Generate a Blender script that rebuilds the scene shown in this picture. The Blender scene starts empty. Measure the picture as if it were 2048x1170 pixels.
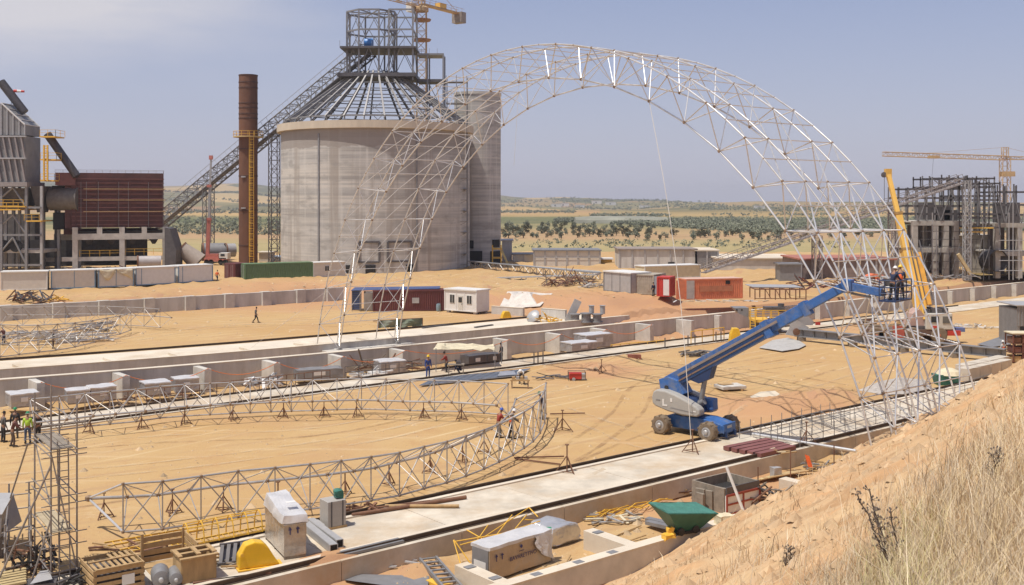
import bpy, bmesh, math, random
import numpy as np
from mathutils import Vector, Matrix, noise
R = math.radians
rnd = random.Random(7)
SC = bpy.context.scene
COL = SC.collection

# ------------------------------------------------------------------ camera, sky, sun, exposure
FPX, EYE, HOR = 2150.0, 14.5, 400.0      # focal length in photo pixels, eye height in metres, eye level row
cam_d = bpy.data.cameras.new('camera')
cam = bpy.data.objects.new('camera', cam_d); COL.objects.link(cam)
cam.location = (0, 0, EYE); cam.rotation_euler = (R(90), 0, 0)
cam_d.sensor_width = 36.0; cam_d.sensor_fit = 'HORIZONTAL'
cam_d.lens = 36.0*FPX/2048.0
cam_d.shift_y = -(585.0-HOR)/2048.0
cam_d.clip_start = 0.1; cam_d.clip_end = 30000
SC.camera = cam

SUN_EL, SUN_H = R(68), Vector((-0.82, -0.57)).normalized()
world = bpy.data.worlds.new('World'); SC.world = world; world.use_nodes = True
wn = world.node_tree.nodes; wl = world.node_tree.links
bg = wn['Background']
sky = wn.new('ShaderNodeTexSky'); sky.sky_type = 'NISHITA'; sky.sun_disc = False
sky.sun_elevation = SUN_EL; sky.sun_rotation = math.atan2(SUN_H.x, SUN_H.y)
sky.air_density = 1.0; sky.dust_density = 0.6; sky.ozone_density = 1.5; sky.altitude = 0
# thin high cloud, strongest towards the upper left of the view
tc = wn.new('ShaderNodeTexCoord'); mp = wn.new('ShaderNodeMapping'); mp.inputs['Scale'].default_value = (1.6, 1.0, 6.0)
nz = wn.new('ShaderNodeTexNoise'); nz.inputs['Scale'].default_value = 2.3; nz.inputs['Detail'].default_value = 7; nz.inputs['Roughness'].default_value = .55
sepw = wn.new('ShaderNodeSeparateXYZ')
cr = wn.new('ShaderNodeMapRange'); cr.inputs[1].default_value = .30; cr.inputs[2].default_value = .62
dirx = wn.new('ShaderNodeMapRange'); dirx.inputs[1].default_value = -.10; dirx.inputs[2].default_value = -.42
dirz = wn.new('ShaderNodeMapRange'); dirz.inputs[1].default_value = .085; dirz.inputs[2].default_value = .165
m1 = wn.new('ShaderNodeMath'); m1.operation = 'MULTIPLY'; m2 = wn.new('ShaderNodeMath'); m2.operation = 'MULTIPLY'
m3 = wn.new('ShaderNodeMath'); m3.operation = 'MULTIPLY'; m3.inputs[1].default_value = 1.3; m3.use_clamp = True
mixc = wn.new('ShaderNodeMixRGB'); mixc.inputs[2].default_value = (6.3, 6.2, 6.7, 1)
hz = wn.new('ShaderNodeHueSaturation'); hz.inputs['Saturation'].default_value = 1.15
wl.new(tc.outputs['Generated'], mp.inputs[0]); wl.new(mp.outputs[0], nz.inputs['Vector'])
wl.new(tc.outputs['Generated'], sepw.inputs[0]); wl.new(sepw.outputs[0], dirx.inputs[0]); wl.new(sepw.outputs[2], dirz.inputs[0])
wl.new(nz.outputs[0], cr.inputs[0]); wl.new(cr.outputs[0], m1.inputs[0]); wl.new(dirx.outputs[0], m1.inputs[1])
wl.new(m1.outputs[0], m2.inputs[0]); wl.new(dirz.outputs[0], m2.inputs[1]); wl.new(m2.outputs[0], m3.inputs[0])
# dusty summer air: the sky pales to a lavender grey towards the horizon
el = wn.new('ShaderNodeMapRange'); el.inputs[1].default_value = .26; el.inputs[2].default_value = -.02; el.inputs[3].default_value = .30; el.inputs[4].default_value = .92
hmix = wn.new('ShaderNodeMixRGB'); hmix.inputs[2].default_value = (4.75, 4.8, 6.0, 1)
wl.new(sepw.outputs[2], el.inputs[0]); wl.new(el.outputs[0], hmix.inputs[0])
wl.new(sky.outputs[0], hz.inputs['Color']); tint = wn.new('ShaderNodeMixRGB'); tint.blend_type = 'MULTIPLY'; tint.inputs[0].default_value = 1; tint.inputs[2].default_value = (.92, .875, 1.02, 1); wl.new(hz.outputs[0], tint.inputs[1]); wl.new(tint.outputs[0], hmix.inputs[1]); wl.new(hmix.outputs[0], mixc.inputs[1]); wl.new(m3.outputs[0], mixc.inputs[0]); wl.new(mixc.outputs[0], bg.inputs['Color'])
bg.inputs['Strength'].default_value = 0.10
sun_d = bpy.data.lights.new('sun', 'SUN'); sun_d.energy = 4.3; sun_d.angle = R(0.53); sun_d.color = (1.0, .955, .88)
sun = bpy.data.objects.new('sun', sun_d); COL.objects.link(sun); sun.location = (-60, -30, 150)
sv = Vector((SUN_H.x*math.cos(SUN_EL), SUN_H.y*math.cos(SUN_EL), math.sin(SUN_EL)))
sun.rotation_euler = sv.to_track_quat('Z', 'Y').to_euler()
vs = SC.view_settings; vs.view_transform = 'Standard'; vs.look = 'None'; vs.exposure = 0.06; vs.gamma = 1.0; vs.use_curve_mapping = False
SC.cycles.max_bounces = 5; SC.cycles.volume_bounces = 0; SC.cycles.transparent_max_bounces = 8
HAZE = 1.6e-4

# ------------------------------------------------------------------ helpers
def lin(c):
    if isinstance(c, str):
        c = [int(c[i:i+2], 16)/255 for i in (0, 2, 4)]
        return tuple((x/12.92 if x <= .04045 else ((x+.055)/1.055)**2.4) for x in c)
    return tuple(c)
MATS = {}
def mat(name, col, rough=.7, metal=0.0, var=.18, scale=1.5, col2=None, bump=0.0, bscale=None, stretch=(1, 1, 1), c2lo=.5, c2hi=.7, extra=None):
    """Principled surface: base colour broken up by two noises, an optional second colour in patches (rust, dust, stain)."""
    if name in MATS: return MATS[name]
    m = bpy.data.materials.new(name); m.use_nodes = True; MATS[name] = m
    n = m.node_tree.nodes; l = m.node_tree.links; b = n['Principled BSDF']
    b.inputs['Roughness'].default_value = rough; b.inputs['Metallic'].default_value = metal
    c = lin(col)
    t = n.new('ShaderNodeTexCoord'); mpn = n.new('ShaderNodeMapping'); mpn.inputs['Scale'].default_value = stretch
    l.new(t.outputs['Object'], mpn.inputs[0])
    n1 = n.new('ShaderNodeTexNoise'); n1.inputs['Scale'].default_value = scale; n1.inputs['Detail'].default_value = 6; n1.inputs['Roughness'].default_value = .62
    l.new(mpn.outputs[0], n1.inputs['Vector'])
    mx = n.new('ShaderNodeMixRGB'); mx.inputs[1].default_value = (*[x*(1-var) for x in c], 1); mx.inputs[2].default_value = (*[min(1, x*(1+var)) for x in c], 1)
    st = n.new('ShaderNodeMapRange'); st.inputs[1].default_value = .3; st.inputs[2].default_value = .7
    l.new(n1.outputs[0], st.inputs[0]); l.new(st.outputs[0], mx.inputs[0])
    out = mx.outputs[0]
    if col2 is not None:
        n2 = n.new('ShaderNodeTexNoise'); n2.inputs['Scale'].default_value = scale*.45; n2.inputs['Detail'].default_value = 8; n2.inputs['Roughness'].default_value = .7
        l.new(mpn.outputs[0], n2.inputs['Vector'])
        r2 = n.new('ShaderNodeMapRange'); r2.inputs[1].default_value = c2lo; r2.inputs[2].default_value = c2hi
        l.new(n2.outputs[0], r2.inputs[0])
        mm = n.new('ShaderNodeMixRGB'); mm.inputs[2].default_value = (*lin(col2), 1); l.new(out, mm.inputs[1]); l.new(r2.outputs[0], mm.inputs[0]); out = mm.outputs[0]
    l.new(out, b.inputs['Base Color'])
    if bump:
        n3 = n.new('ShaderNodeTexNoise'); n3.inputs['Scale'].default_value = bscale or scale*6; n3.inputs['Detail'].default_value = 5
        l.new(mpn.outputs[0], n3.inputs['Vector'])
        bp = n.new('ShaderNodeBump'); bp.inputs['Strength'].default_value = bump; bp.inputs['Distance'].default_value = .05
        l.new(n3.outputs[0], bp.inputs['Height']); l.new(bp.outputs[0], b.inputs['Normal'])
    return m

def G(px, py, z=0.0):                       # point of the level z seen at photo pixel px, py
    Y = (EYE-z)*FPX/(py-HOR); return Vector(((px-1024)/FPX*Y, Y, z))
def Q(px, py, Y):                           # point at depth Y
    return Vector(((px-1024)/FPX*Y, Y, EYE-(py-HOR)/FPX*Y))
U = Vector((.77375, .63349, 0)); V = Vector((-.63349, .77375, 0)); Z = Vector((0, 0, 1))
def bow(s): return .0021*max(0.0, 65-s)**2   # the far walls swing slightly away at their left end
def ST(s, t, z=0.0, b=0.0): return U*s + V*(t+bow(s)*b) + Z*z
def st(p): return p.x*U.x+p.y*U.y, p.x*V.x+p.y*V.y

class MB:
    def __init__(s): s.v = []; s.f = []; s.mi = []; s.cm = 0
    def mat(s, i): s.cm = i; return s
    def add(s, vs, fs):
        o = len(s.v); s.v += [tuple(v) for v in vs]; s.f += [tuple(o+i for i in f) for f in fs]; s.mi += [s.cm]*len(fs); return s
    def box(s, c, size, rot=0.0, M=None):       # centre, full size
        x, y, z = [a/2 for a in size]
        vs = [Vector(p) for p in ((-x,-y,-z),(x,-y,-z),(x,y,-z),(-x,y,-z),(-x,-y,z),(x,-y,z),(x,y,z),(-x,y,z))]
        if M is None: M = Matrix.Rotation(rot, 3, 'Z') if rot else None
        if M is not None: vs = [M @ v for v in vs]
        c = Vector(c); return s.add([v+c for v in vs], [(0,3,2,1),(4,5,6,7),(0,1,5,4),(1,2,6,5),(2,3,7,6),(3,0,4,7)])
    def bb(s, a, b):                            # box between two corners
        return s.box([(p+q)/2 for p, q in zip(a, b)], [abs(q-p) for p, q in zip(a, b)])
    def hexa(s, b4, t4):                        # bottom four and top four corners, same winding (ccw from above)
        return s.add(list(b4)+list(t4), [(3,2,1,0),(4,5,6,7),(0,1,5,4),(1,2,6,5),(2,3,7,6),(3,0,4,7)])
    def beam(s, a, b, w, h, up=Z):              # rectangular bar from a to b
        a = Vector(a); b = Vector(b); d = (b-a)
        if d.length < 1e-6: return s
        d.normalize(); x = d.cross(up)
        if x.length < 1e-3: x = d.cross(Vector((1, 0, 0)))
        x.normalize(); y = x.cross(d); x = x*w/2; y = y*h/2
        return s.add([a-x-y, a+x-y, a+x+y, a-x+y, b-x-y, b+x-y, b+x+y, b-x+y], [(0,1,2,3),(7,6,5,4),(0,4,5,1),(1,5,6,2),(2,6,7,3),(3,7,4,0)])
    def ibeam(s, a, b, w, h, t=.02, up=Z):
        a = Vector(a); b = Vector(b); d = (b-a).normalized(); x = d.cross(up)
        if x.length < 1e-3: x = d.cross(Vector((1, 0, 0)))
        x.normalize(); y = x.cross(d)
        s.beam(a+y*(h/2-t/2), b+y*(h/2-t/2), w, t, up); s.beam(a-y*(h/2-t/2), b-y*(h/2-t/2), w, t, up); return s.beam(a, b, t, h-2*t, up)
    def tube(s, a, b, r, r2=None, n=6, cap=True):
        a = Vector(a); b = Vector(b); d = b-a
        if d.length < 1e-6: return s
        d.normalize(); x = d.orthogonal().normalized(); y = d.cross(x); r2 = r if r2 is None else r2
        k = [(math.cos(2*math.pi*i/n), math.sin(2*math.pi*i/n)) for i in range(n)]
        vs = [a+(x*c+y*q)*r for c, q in k]+[b+(x*c+y*q)*r2 for c, q in k]
        fs = [(i, (i+1) % n, n+(i+1) % n, n+i) for i in range(n)]
        if cap: fs += [tuple(range(n-1, -1, -1)), tuple(range(n, 2*n))]
        return s.add(vs, fs)
    def path(s, pts, r, n=6):
        for a, b in zip(pts[:-1], pts[1:]): s.tube(a, b, r, n=n)
        return s
    def lathe(s, c, prof, n=24, axis=Z, a0=0, a1=2*math.pi):   # prof = [(radius, height)]
        c = Vector(c); axis = Vector(axis).normalized(); x = Vector((1, 0, 0)) if abs(axis.z) > .9 else axis.orthogonal().normalized(); y = axis.cross(x)
        full = abs(a1-a0-2*math.pi) < 1e-4; m = n if full else n+1; vs = []
        for r, h in prof:
            for i in range(m):
                t = a0+(a1-a0)*i/n; vs.append(c+axis*h+(x*math.cos(t)+y*math.sin(t))*r)
        fs = []
        for j in range(len(prof)-1):
            for i in range(n):
                k = (i+1) % m; fs.append((j*m+i, j*m+k, (j+1)*m+k, (j+1)*m+i))
        if full and prof[0][0] > 1e-4: fs.append(tuple(range(m-1, -1, -1)))
        if full and prof[-1][0] > 1e-4: fs.append(tuple(range((len(prof)-1)*m, len(prof)*m)))
        return s.add(vs, fs)
    def open_lathe(s, c, prof, n=24, axis=Z):
        s.lathe(c, prof, n, axis); k = [i for i, f in enumerate(s.f) if len(f) <= 4]; s.f = [s.f[i] for i in k]; s.mi = [s.mi[i] for i in k]; return s
    def prism(s, poly, axis_a, axis_b, origin, ext):           # polygon in plane (axis_a, axis_b), extruded by vector ext
        o = Vector(origin); A = Vector(axis_a); B = Vector(axis_b); E = Vector(ext); n = len(poly)
        vs = [o+A*p[0]+B*p[1] for p in poly]; vs += [v+E for v in vs]
        return s.add(vs, [tuple(range(n-1, -1, -1)), tuple(range(n, 2*n))]+[(i, (i+1) % n, n+(i+1) % n, n+i) for i in range(n)])
    def truss(s, a, b, side, up, n, r, rd=None, faces='tbs'):  # box lattice girder between a and b; side, up = full-size vectors
        a = Vector(a); b = Vector(b); side = Vector(side); up = Vector(up); rd = rd or r*.6
        cs = [(-.5, -.5), (.5, -.5), (.5, .5), (-.5, .5)]
        pt = lambda i, c: a+(b-a)*(i/n)+side*c[0]+up*c[1]
        for c in cs: s.tube(pt(0, c), pt(n, c), r)
        for i in range(n+1):
            for j in range(4): s.tube(pt(i, cs[j]), pt(i, cs[(j+1) % 4]), rd, n=4)
        for i in range(n):
            for j in range(4):
                p, q = cs[j], cs[(j+1) % 4]
                if i % 2: p, q = q, p
                s.tube(pt(i, p), pt(i+1, q), rd, n=4)
        return s
    def build(s, name, m, parent=None, world=False, smooth=False, bevel=0.0):
        me = bpy.data.meshes.new(name)
        vs = s.v
        if world and parent is not None:
            q = parent['_q'] if '_q' in parent else 0.0; L = parent.location; cq, sq = math.cos(-q), math.sin(-q)
            vs = [((x-L.x)*cq-(y-L.y)*sq, (x-L.x)*sq+(y-L.y)*cq, z-L.z) for x, y, z in vs]
        me.from_pydata(vs, [], s.f); me.update()
        if smooth: me.polygons.foreach_set('use_smooth', [True]*len(me.polygons))
        ms = m if isinstance(m, (list, tuple)) else [m]
        for q in ms: me.materials.append(q)
        if len(ms) > 1 and len(s.mi) == len(me.polygons): me.polygons.foreach_set('material_index', s.mi)
        o = bpy.data.objects.new(name, me); COL.objects.link(o)
        if parent is not None: o.parent = parent
        if smooth:
            md = o.modifiers.new('edges', 'EDGE_SPLIT'); md.split_angle = R(38)
        if bevel:
            md = o.modifiers.new('bevel', 'BEVEL'); md.width = bevel; md.segments = 2; md.limit_method = 'ANGLE'
        return o
def tag(o, label=None, cat=None, group=None, kind=None):
    if label: o['label'] = label
    if cat: o['category'] = cat
    if group: o['group'] = group
    if kind: o['kind'] = kind
    return o
def T(name, label, cat, loc=(0, 0, 0), rz=0.0, group=None):
    o = bpy.data.objects.new(name, None); COL.objects.link(o); o.location = Vector(loc); o.rotation_euler = (0, 0, rz); o['_q'] = rz
    o.empty_display_size = .3
    return tag(o, label, cat, group)
def kids(o): return [c for c in COL.objects if c.parent == o]
def dup(root, loc, rz=None, label=None, scale=None):
    def cp(o, p):
        c = o.copy(); COL.objects.link(c); c.parent = p
        for k in KID.get(o.name, ()): cp(k, c)
        return c
    KID = {}
    for o in COL.objects:
        if o.parent: KID.setdefault(o.parent.name, []).append(o)
    r = cp(root, None); r.location = Vector(loc)
    if rz is not None: r.rotation_euler = (0, 0, rz); r['_q'] = rz
    if scale: r.scale = scale if isinstance(scale, (tuple, list)) else (scale,)*3
    if label: r['label'] = label
    return r
def frame(p0, p1):                           # local frame: origin p0, x towards p1, y away from the camera
    d = p1-p0; return p0.copy(), math.atan2(d.y, d.x), math.hypot(d.x, d.y)
def structure(o): o['kind'] = 'structure'; return o
def fbm(x, y, z=0.0, o=4): return noise.fractal(Vector((x, y, z)), 1.0, 2.0, o)

# ------------------------------------------------------------------ materials
M_conc = mat('concrete', (.52, .485, .43), .9, var=.18, scale=.7, col2=(.40, .36, .31), c2lo=.52, c2hi=.75, bump=.25)
M_slab = mat('pale_concrete', (.62, .54, .43), .92, var=.12, scale=.35, col2=(.50, .40, .28), c2lo=.5, c2hi=.72, bump=.2, bscale=6)
M_wallc = mat('grey_concrete', (.54, .51, .465), .9, var=.16, scale=.7, col2=(.37, .33, .28), c2lo=.47, c2hi=.72, bump=.3, stretch=(1, 1, .22))
M_galv = mat('galvanised_pipe', (.66, .65, .635), .33, .6, var=.15, scale=1.0, col2=(.44, .39, .34), c2lo=.55, c2hi=.75)
M_galv2 = mat('dull_galvanised_pipe', (.42, .395, .37), .5, .45, var=.18, scale=1.0, col2=(.30, .25, .21), c2lo=.52, c2hi=.72)
M_node = mat('brown_joint', (.28, .19, .12), .7, .2, var=.2)
M_rust = mat('rusty_steel', (.19, .095, .055), .85, .1, var=.3, scale=2)
M_steelg = mat('grey_steel', (.24, .235, .235), .55, .3, var=.15)
M_dsteel = mat('dark_steel', (.11, .10, .10), .6, .3, var=.25)
M_lsteel = mat('light_grey_steel', (.42, .41, .40), .5, .3, var=.12)
M_yel = mat('yellow_paint', (.72, .42, .05), .5, var=.15, col2=(.45, .26, .06), c2lo=.62, c2hi=.8)
M_craney = mat('crane_yellow', (.70, .42, .09), .42, var=.08, scale=.6, col2=(.55, .33, .06), c2lo=.6, c2hi=.8)
M_black = mat('black_rubber', (.03, .028, .026), .8, var=.2)
M_wood = mat('bare_timber', (.40, .26, .12), .8, var=.22, scale=3, stretch=(1, 1, .3))
M_greywood = mat('weathered_timber', (.24, .20, .155), .9, var=.25, scale=3)
M_white = mat('white_panel', (.68, .66, .62), .5, var=.06, col2=(.55, .49, .40), c2lo=.6, c2hi=.85)
M_maroon = mat('maroon_paint', (.13, .035, .032), .6, var=.12, col2=(.17, .07, .045), c2lo=.55, c2hi=.8)
M_orange = mat('orange_red_paint', (.62, .20, .095), .6, var=.14, col2=(.46, .17, .10), c2lo=.55, c2hi=.8)
M_green = mat('green_paint', (.115, .19, .09), .6, var=.12)
M_blue = mat('lift_blue', (.035, .12, .34), .5, var=.2, scale=2.5, col2=(.17, .19, .24), c2lo=.5, c2hi=.72)
M_foil = mat('silver_foil', (.60, .59, .58), .28, .6, var=.14, scale=1.4, bump=.8, bscale=5)
M_glass = mat('dark_glass', (.03, .035, .04), .12, var=.05)
M_void = mat('dark_interior', (.02, .018, .017), .9, var=.1)
M_tarpg = mat('green_tarpaulin', (.03, .14, .105), .55, var=.2, bump=.5, bscale=4)
M_tarpw = mat('cream_tarpaulin', (.62, .54, .37), .7, var=.12, bump=.5, bscale=3)
M_cord = mat('orange_cord', (.62, .19, .06), .7, var=.1)
M_rope = mat('pale_rope', (.6, .56, .5), .8, var=.1)
M_paint_red = mat('red_paint', (.50, .045, .03), .5, var=.12)
M_skin = mat('skin', (.28, .15, .09), .6, var=.1)
# ------------------------------------------------------------------ ground and hills
def smooth(a, b, x):
    t = min(1, max(0, (x-a)/(b-a))); return t*t*(3-2*t)
def rise_edge(s):                            # where the site steps up behind the far walls
    return 137.5 - 41*smooth(77, 99, s)
def zsite(s, t):
    tb = t - bow(s)
    p = U*s+V*t
    z = 0.0
    if t < 31.35: z = -1.3
    elif t < 37.78: z = -.85+.25*fbm(p.x*.35, p.y*.35, 3)
    elif t < 75.3: z = .05*fbm(p.x*.15, p.y*.15, 5)+.03*fbm(p.x*.7, p.y*.7, 2)
    elif tb < 87.9:
        z = -1.8*smooth(75.3, 79, t)+.25*smooth(80, 86, t)*fbm(p.x*.3, p.y*.3, 9)
    elif tb < 92.0: z = -.5
    else: z = .18+.05*fbm(p.x*.15, p.y*.15, 5)
    # loose heaps on the pile area
    for (cx, cy, r, h) in HEAPS:
        d = math.hypot(p.x-cx, p.y-cy)/r
        if d < 1: z += h*(1-d*d)**2*(.75+.5*fbm(p.x*1.2, p.y*1.2, 4))
    if t > 88:
        e = rise_edge(s)
        k = smooth(e, e+6, tb+1.5*fbm(p.x*.12, p.y*.12, 1))
        z = z*(1-k)+k*(1.75+.35*fbm(p.x*.06, p.y*.06, 2)*smooth(e, e+12, tb)+.34*fbm(p.x*.3, p.y*.3, 2)+.22*fbm(p.x*.9, p.y*.9, 2))
    z -= 3.2*smooth(262, 285, p.y)
    return z
HEAPS = [(*G(1190, 738)[:2], 2.8, .7), (*G(1250, 720)[:2], 2.6, .6), (*G(1570, 815)[:2], 4.5, .7), (*G(1640, 800)[:2], 4, .75), (*G(1500, 825)[:2], 3, .4), (*G(1690, 790)[:2], 3, .5), (*G(1215, 745)[:2], 1.6, .5),
         (*G(760, 655)[:2], 5, .5), (*G(830, 1142, -.8)[:2], 1.3, .35), (*G(1090, 735)[:2], 2, .2), (*G(660, 1160, -.8)[:2], 1.6, .4),
         (*G(1150, 600, 1.5)[:2], 7, .9), (*G(1280, 612, 1.5)[:2], 8, 1.0), (*G(1370, 610, 1.5)[:2], 6, .8), (*G(1870, 545, 1.8)[:2], 9, 1.6), (*G(640, 566, 1.8)[:2], 7, .5), (*G(880, 566, 1.8)[:2], 8, .7)]
def GT(px, py, dz=0.0):                      # point of the terrain seen at photo pixel px, py
    z = 0.0
    for _ in range(30):
        p = G(px, py, z); z = z*.5+.5*zsite(*st(p))
    p = G(px, py, z); return Vector((p.x, p.y, z+dz))
def ground():
    ss = np.concatenate([np.arange(-40, 12, 2.0), np.arange(12, 100, .8), np.arange(100, 190, 1.6), np.arange(190, 420, 6)])
    ts = [ -40, -20, 0, 15, 25, 31.3, 31.4]+list(np.arange(32, 37.4, .6))+[37.5, 37.75, 37.82]+list(np.arange(38.6, 75, .8))+[75.2]+list(np.arange(75.9, 91.6, .55))+[91.95, 92.05]+list(np.arange(92.6, 95, .55))+list(np.arange(95, 150, .9))+list(np.arange(150, 200, 2.0))+list(np.arange(200, 330, 6.0))
    vs = []; nT = len(ts)
    for s in ss:
        for t in ts:
            tt = t+(bow(s) if t > 80 else bow(s)*max(0, (t-76)/4) if t > 76 else 0)
            vs.append(tuple(U*s+V*tt+Z*zsite(s, tt)))
    fs = [(i*nT+j, (i+1)*nT+j, (i+1)*nT+j+1, i*nT+j+1) for i in range(len(ss)-1) for j in range(nT-1)]
    mb = MB(); mb.v = vs; mb.f = fs
    return mb
def ground_mat():
    m = bpy.data.materials.new('sandy_ground'); m.use_nodes = True; n = m.node_tree.nodes; l = m.node_tree.links; b = n['Principled BSDF']; b.inputs['Roughness'].default_value = .95
    b.inputs['Specular IOR Level'].default_value = .15
    t = n.new('ShaderNodeTexCoord')
    def nz(scale, stretch=(1, 1, 1), rot=0, det=6, rough=.6):
        mp = n.new('ShaderNodeMapping'); mp.inputs['Scale'].default_value = stretch; mp.inputs['Rotation'].default_value = (0, 0, rot)
        a = n.new('ShaderNodeTexNoise'); a.inputs['Scale'].default_value = scale; a.inputs['Detail'].default_value = det; a.inputs['Roughness'].default_value = rough
        l.new(t.outputs['Object'], mp.inputs[0]); l.new(mp.outputs[0], a.inputs['Vector']); return a.outputs[0]
    def ramp(x, lo, hi):
        r = n.new('ShaderNodeMapRange'); r.inputs[1].default_value = lo; r.inputs[2].default_value = hi; l.new(x, r.inputs[0]); return r.outputs[0]
    def mix(f, a, c):
        k = n.new('ShaderNodeMixRGB'); l.new(f, k.inputs[0])
        if isinstance(a, tuple): k.inputs[1].default_value = (*a, 1)
        else: l.new(a, k.inputs[1])
        k.inputs[2].default_value = (*c, 1); return k.outputs[0]
    c = mix(ramp(nz(.06, det=4), .38, .62), (.455, .287, .126), (.49, .332, .16))
    c = mix(ramp(nz(.16, det=6), .5, .72), c, (.45, .28, .14))
    # wheel ruts and sweeping marks along the hall, and across it
    rot = -math.atan2(U.y, U.x)
    c = mix(ramp(nz(.9, (.06, 1, 1), rot+R(8), 4), .58, .86), c, (.60, .45, .27))
    c = mix(ramp(nz(.6, (1, .05, 1), R(25), 4), .62, .9), c, (.44, .285, .15))
    c = mix(ramp(nz(.35, det=7, rough=.7), .60, .74), c, (.57, .43, .26))
    c = mix(ramp(nz(5.0, det=5, rough=.8), .58, .72), c, (.36, .20, .09)); c = mix(ramp(nz(.45, det=9, rough=.85), .52, .66), c, (.43, .255, .12))
    c = mix(ramp(nz(2.2, det=6, rough=.8), .66, .74), c, (.62, .52, .38))
    wv = n.new('ShaderNodeTexWave'); wv.inputs['Scale'].default_value = .11; wv.inputs['Distortion'].default_value = 6; wv.inputs['Detail'].default_value = 2.5; wv.inputs['Detail Scale'].default_value = .35
    wm = n.new('ShaderNodeMapping'); wm.inputs['Rotation'].default_value = (0, 0, rot-R(86)); l.new(t.outputs['Object'], wm.inputs[0]); l.new(wm.outputs[0], wv.inputs['Vector'])
    tk = n.new('ShaderNodeMath'); tk.operation = 'MULTIPLY'; l.new(ramp(wv.outputs[1], .88, 1.0), tk.inputs[0]); l.new(ramp(nz(.12, det=3), .42, .62), tk.inputs[1]); c = mix(tk.outputs[0], c, (.43, .275, .14))
    wv2 = n.new('ShaderNodeTexWave'); wv2.inputs['Scale'].default_value = .17; wv2.inputs['Distortion'].default_value = 5; wv2.inputs['Detail'].default_value = 2; wv2.inputs['Detail Scale'].default_value = .25
    wm2 = n.new('ShaderNodeMapping'); wm2.inputs['Rotation'].default_value = (0, 0, rot-R(97)); l.new(t.outputs['Object'], wm2.inputs[0]); l.new(wm2.outputs[0], wv2.inputs['Vector'])
    tk2 = n.new('ShaderNodeMath'); tk2.operation = 'MULTIPLY'; l.new(ramp(wv2.outputs[1], .92, 1.02), tk2.inputs[0]); l.new(ramp(nz(.1, det=3), .5, .66), tk2.inputs[1]); c = mix(tk2.outputs[0], c, (.58, .44, .25))
    # banks: redder broken earth where the surface is steep
    for (px, py, zz, rad) in ((1380, 612, 1.6, 26), (1180, 600, 1.6, 20), (560, 578, 1.8, 22), (1620, 600, 1.6, 22), (1580, 822, 0, 9), (640, 1160, -.8, 5), (1200, 740, 0, 6), (1450, 990, -.8, 9)):
        q = G(px, py, zz); dn = n.new('ShaderNodeVectorMath'); dn.operation = 'DISTANCE'; dn.inputs[1].default_value = tuple(q); l.new(t.outputs['Object'], dn.inputs[0])
        w_ = n.new('ShaderNodeMath'); w_.operation = 'MULTIPLY_ADD'; w_.inputs[1].default_value = -1.1*rad; l.new(nz(.3, det=6), w_.inputs[0]); l.new(dn.outputs['Value'], w_.inputs[2])
        rr = n.new('ShaderNodeMapRange'); rr.inputs[1].default_value = rad*.4; rr.inputs[2].default_value = -rad*.15; rr.inputs[4].default_value = .8; l.new(w_.outputs[0], rr.inputs[0]); c = mix(rr.outputs[0], c, (.46, .255, .135))
    g = n.new('ShaderNodeNewGeometry'); sx = n.new('ShaderNodeSeparateXYZ'); l.new(g.outputs['True Normal'], sx.inputs[0])
    c = mix(ramp(sx.outputs[2], .975, .85), c, (.44, .25, .14))
    l.new(c, b.inputs['Base Color'])
    bp = n.new('ShaderNodeBump'); bp.inputs['Strength'].default_value = .4; bp.inputs['Distance'].default_value = .08; l.new(nz(4.5, det=8, rough=.7), bp.inputs['Height']); l.new(bp.outputs[0], b.inputs['Normal'])
    return m
M_ground = ground_mat()
g = ground().build('ground', M_ground, smooth=False); structure(g)
g.data.polygons.foreach_set('use_smooth', [True]*len(g.data.polygons))

def ridge_row(a):                            # photo row of the skyline for direction X/Y = a
    px = 1024+a*FPX
    return 392+2.4*fbm(px*.012, 1.7, .3, 4)+np.interp(px, [-400, 0, 330, 480, 560, 1000, 1130, 1300, 1450, 1700, 2048, 2500], [-26, -24, -23, -18, -12, 2, 4, 10, 14, 17, 21, 24])
def zfar(x, y):
    a = x/max(y, 1); d = y
    row = np.interp(math.log(max(d, 100)), np.log([100, 300, 420, 600, 1000, 1500, 2200, 3200, 4200]), [499+14.5*0, 501, 472.5, 451, 433, 421, 412, 404, 399])
    zb = EYE-(row-HOR)/FPX*d if d > 300 else 1.2
    zb = 1.2 if d < 300 else zb
    k = smooth(1800, 4200, d)
    zr = EYE-(ridge_row(a)-HOR)/FPX*d
    z = zb*(1-k)+zr*k
    amp = smooth(260, 900, d)*d*(.0014+.006*smooth(1000, 2400, d))
    z += amp*fbm(x*.0016, y*.0007, 1.3, 4)
    if d > 4300: z -= (d-4300)*.03
    return z
def fields():
    ys = np.concatenate([np.geomspace(190, 4400, 120), [4800, 5400]]); nx = 150
    vs = [(y*a, y, zfar(y*a, y)) for y in ys for a in np.linspace(-1.0, 1.1, nx)]
    mb = MB(); mb.v = vs; mb.f = [(i*nx+j, i*nx+j+1, (i+1)*nx+j+1, (i+1)*nx+j) for i in range(len(ys)-1) for j in range(nx-1)]
    return mb
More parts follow.
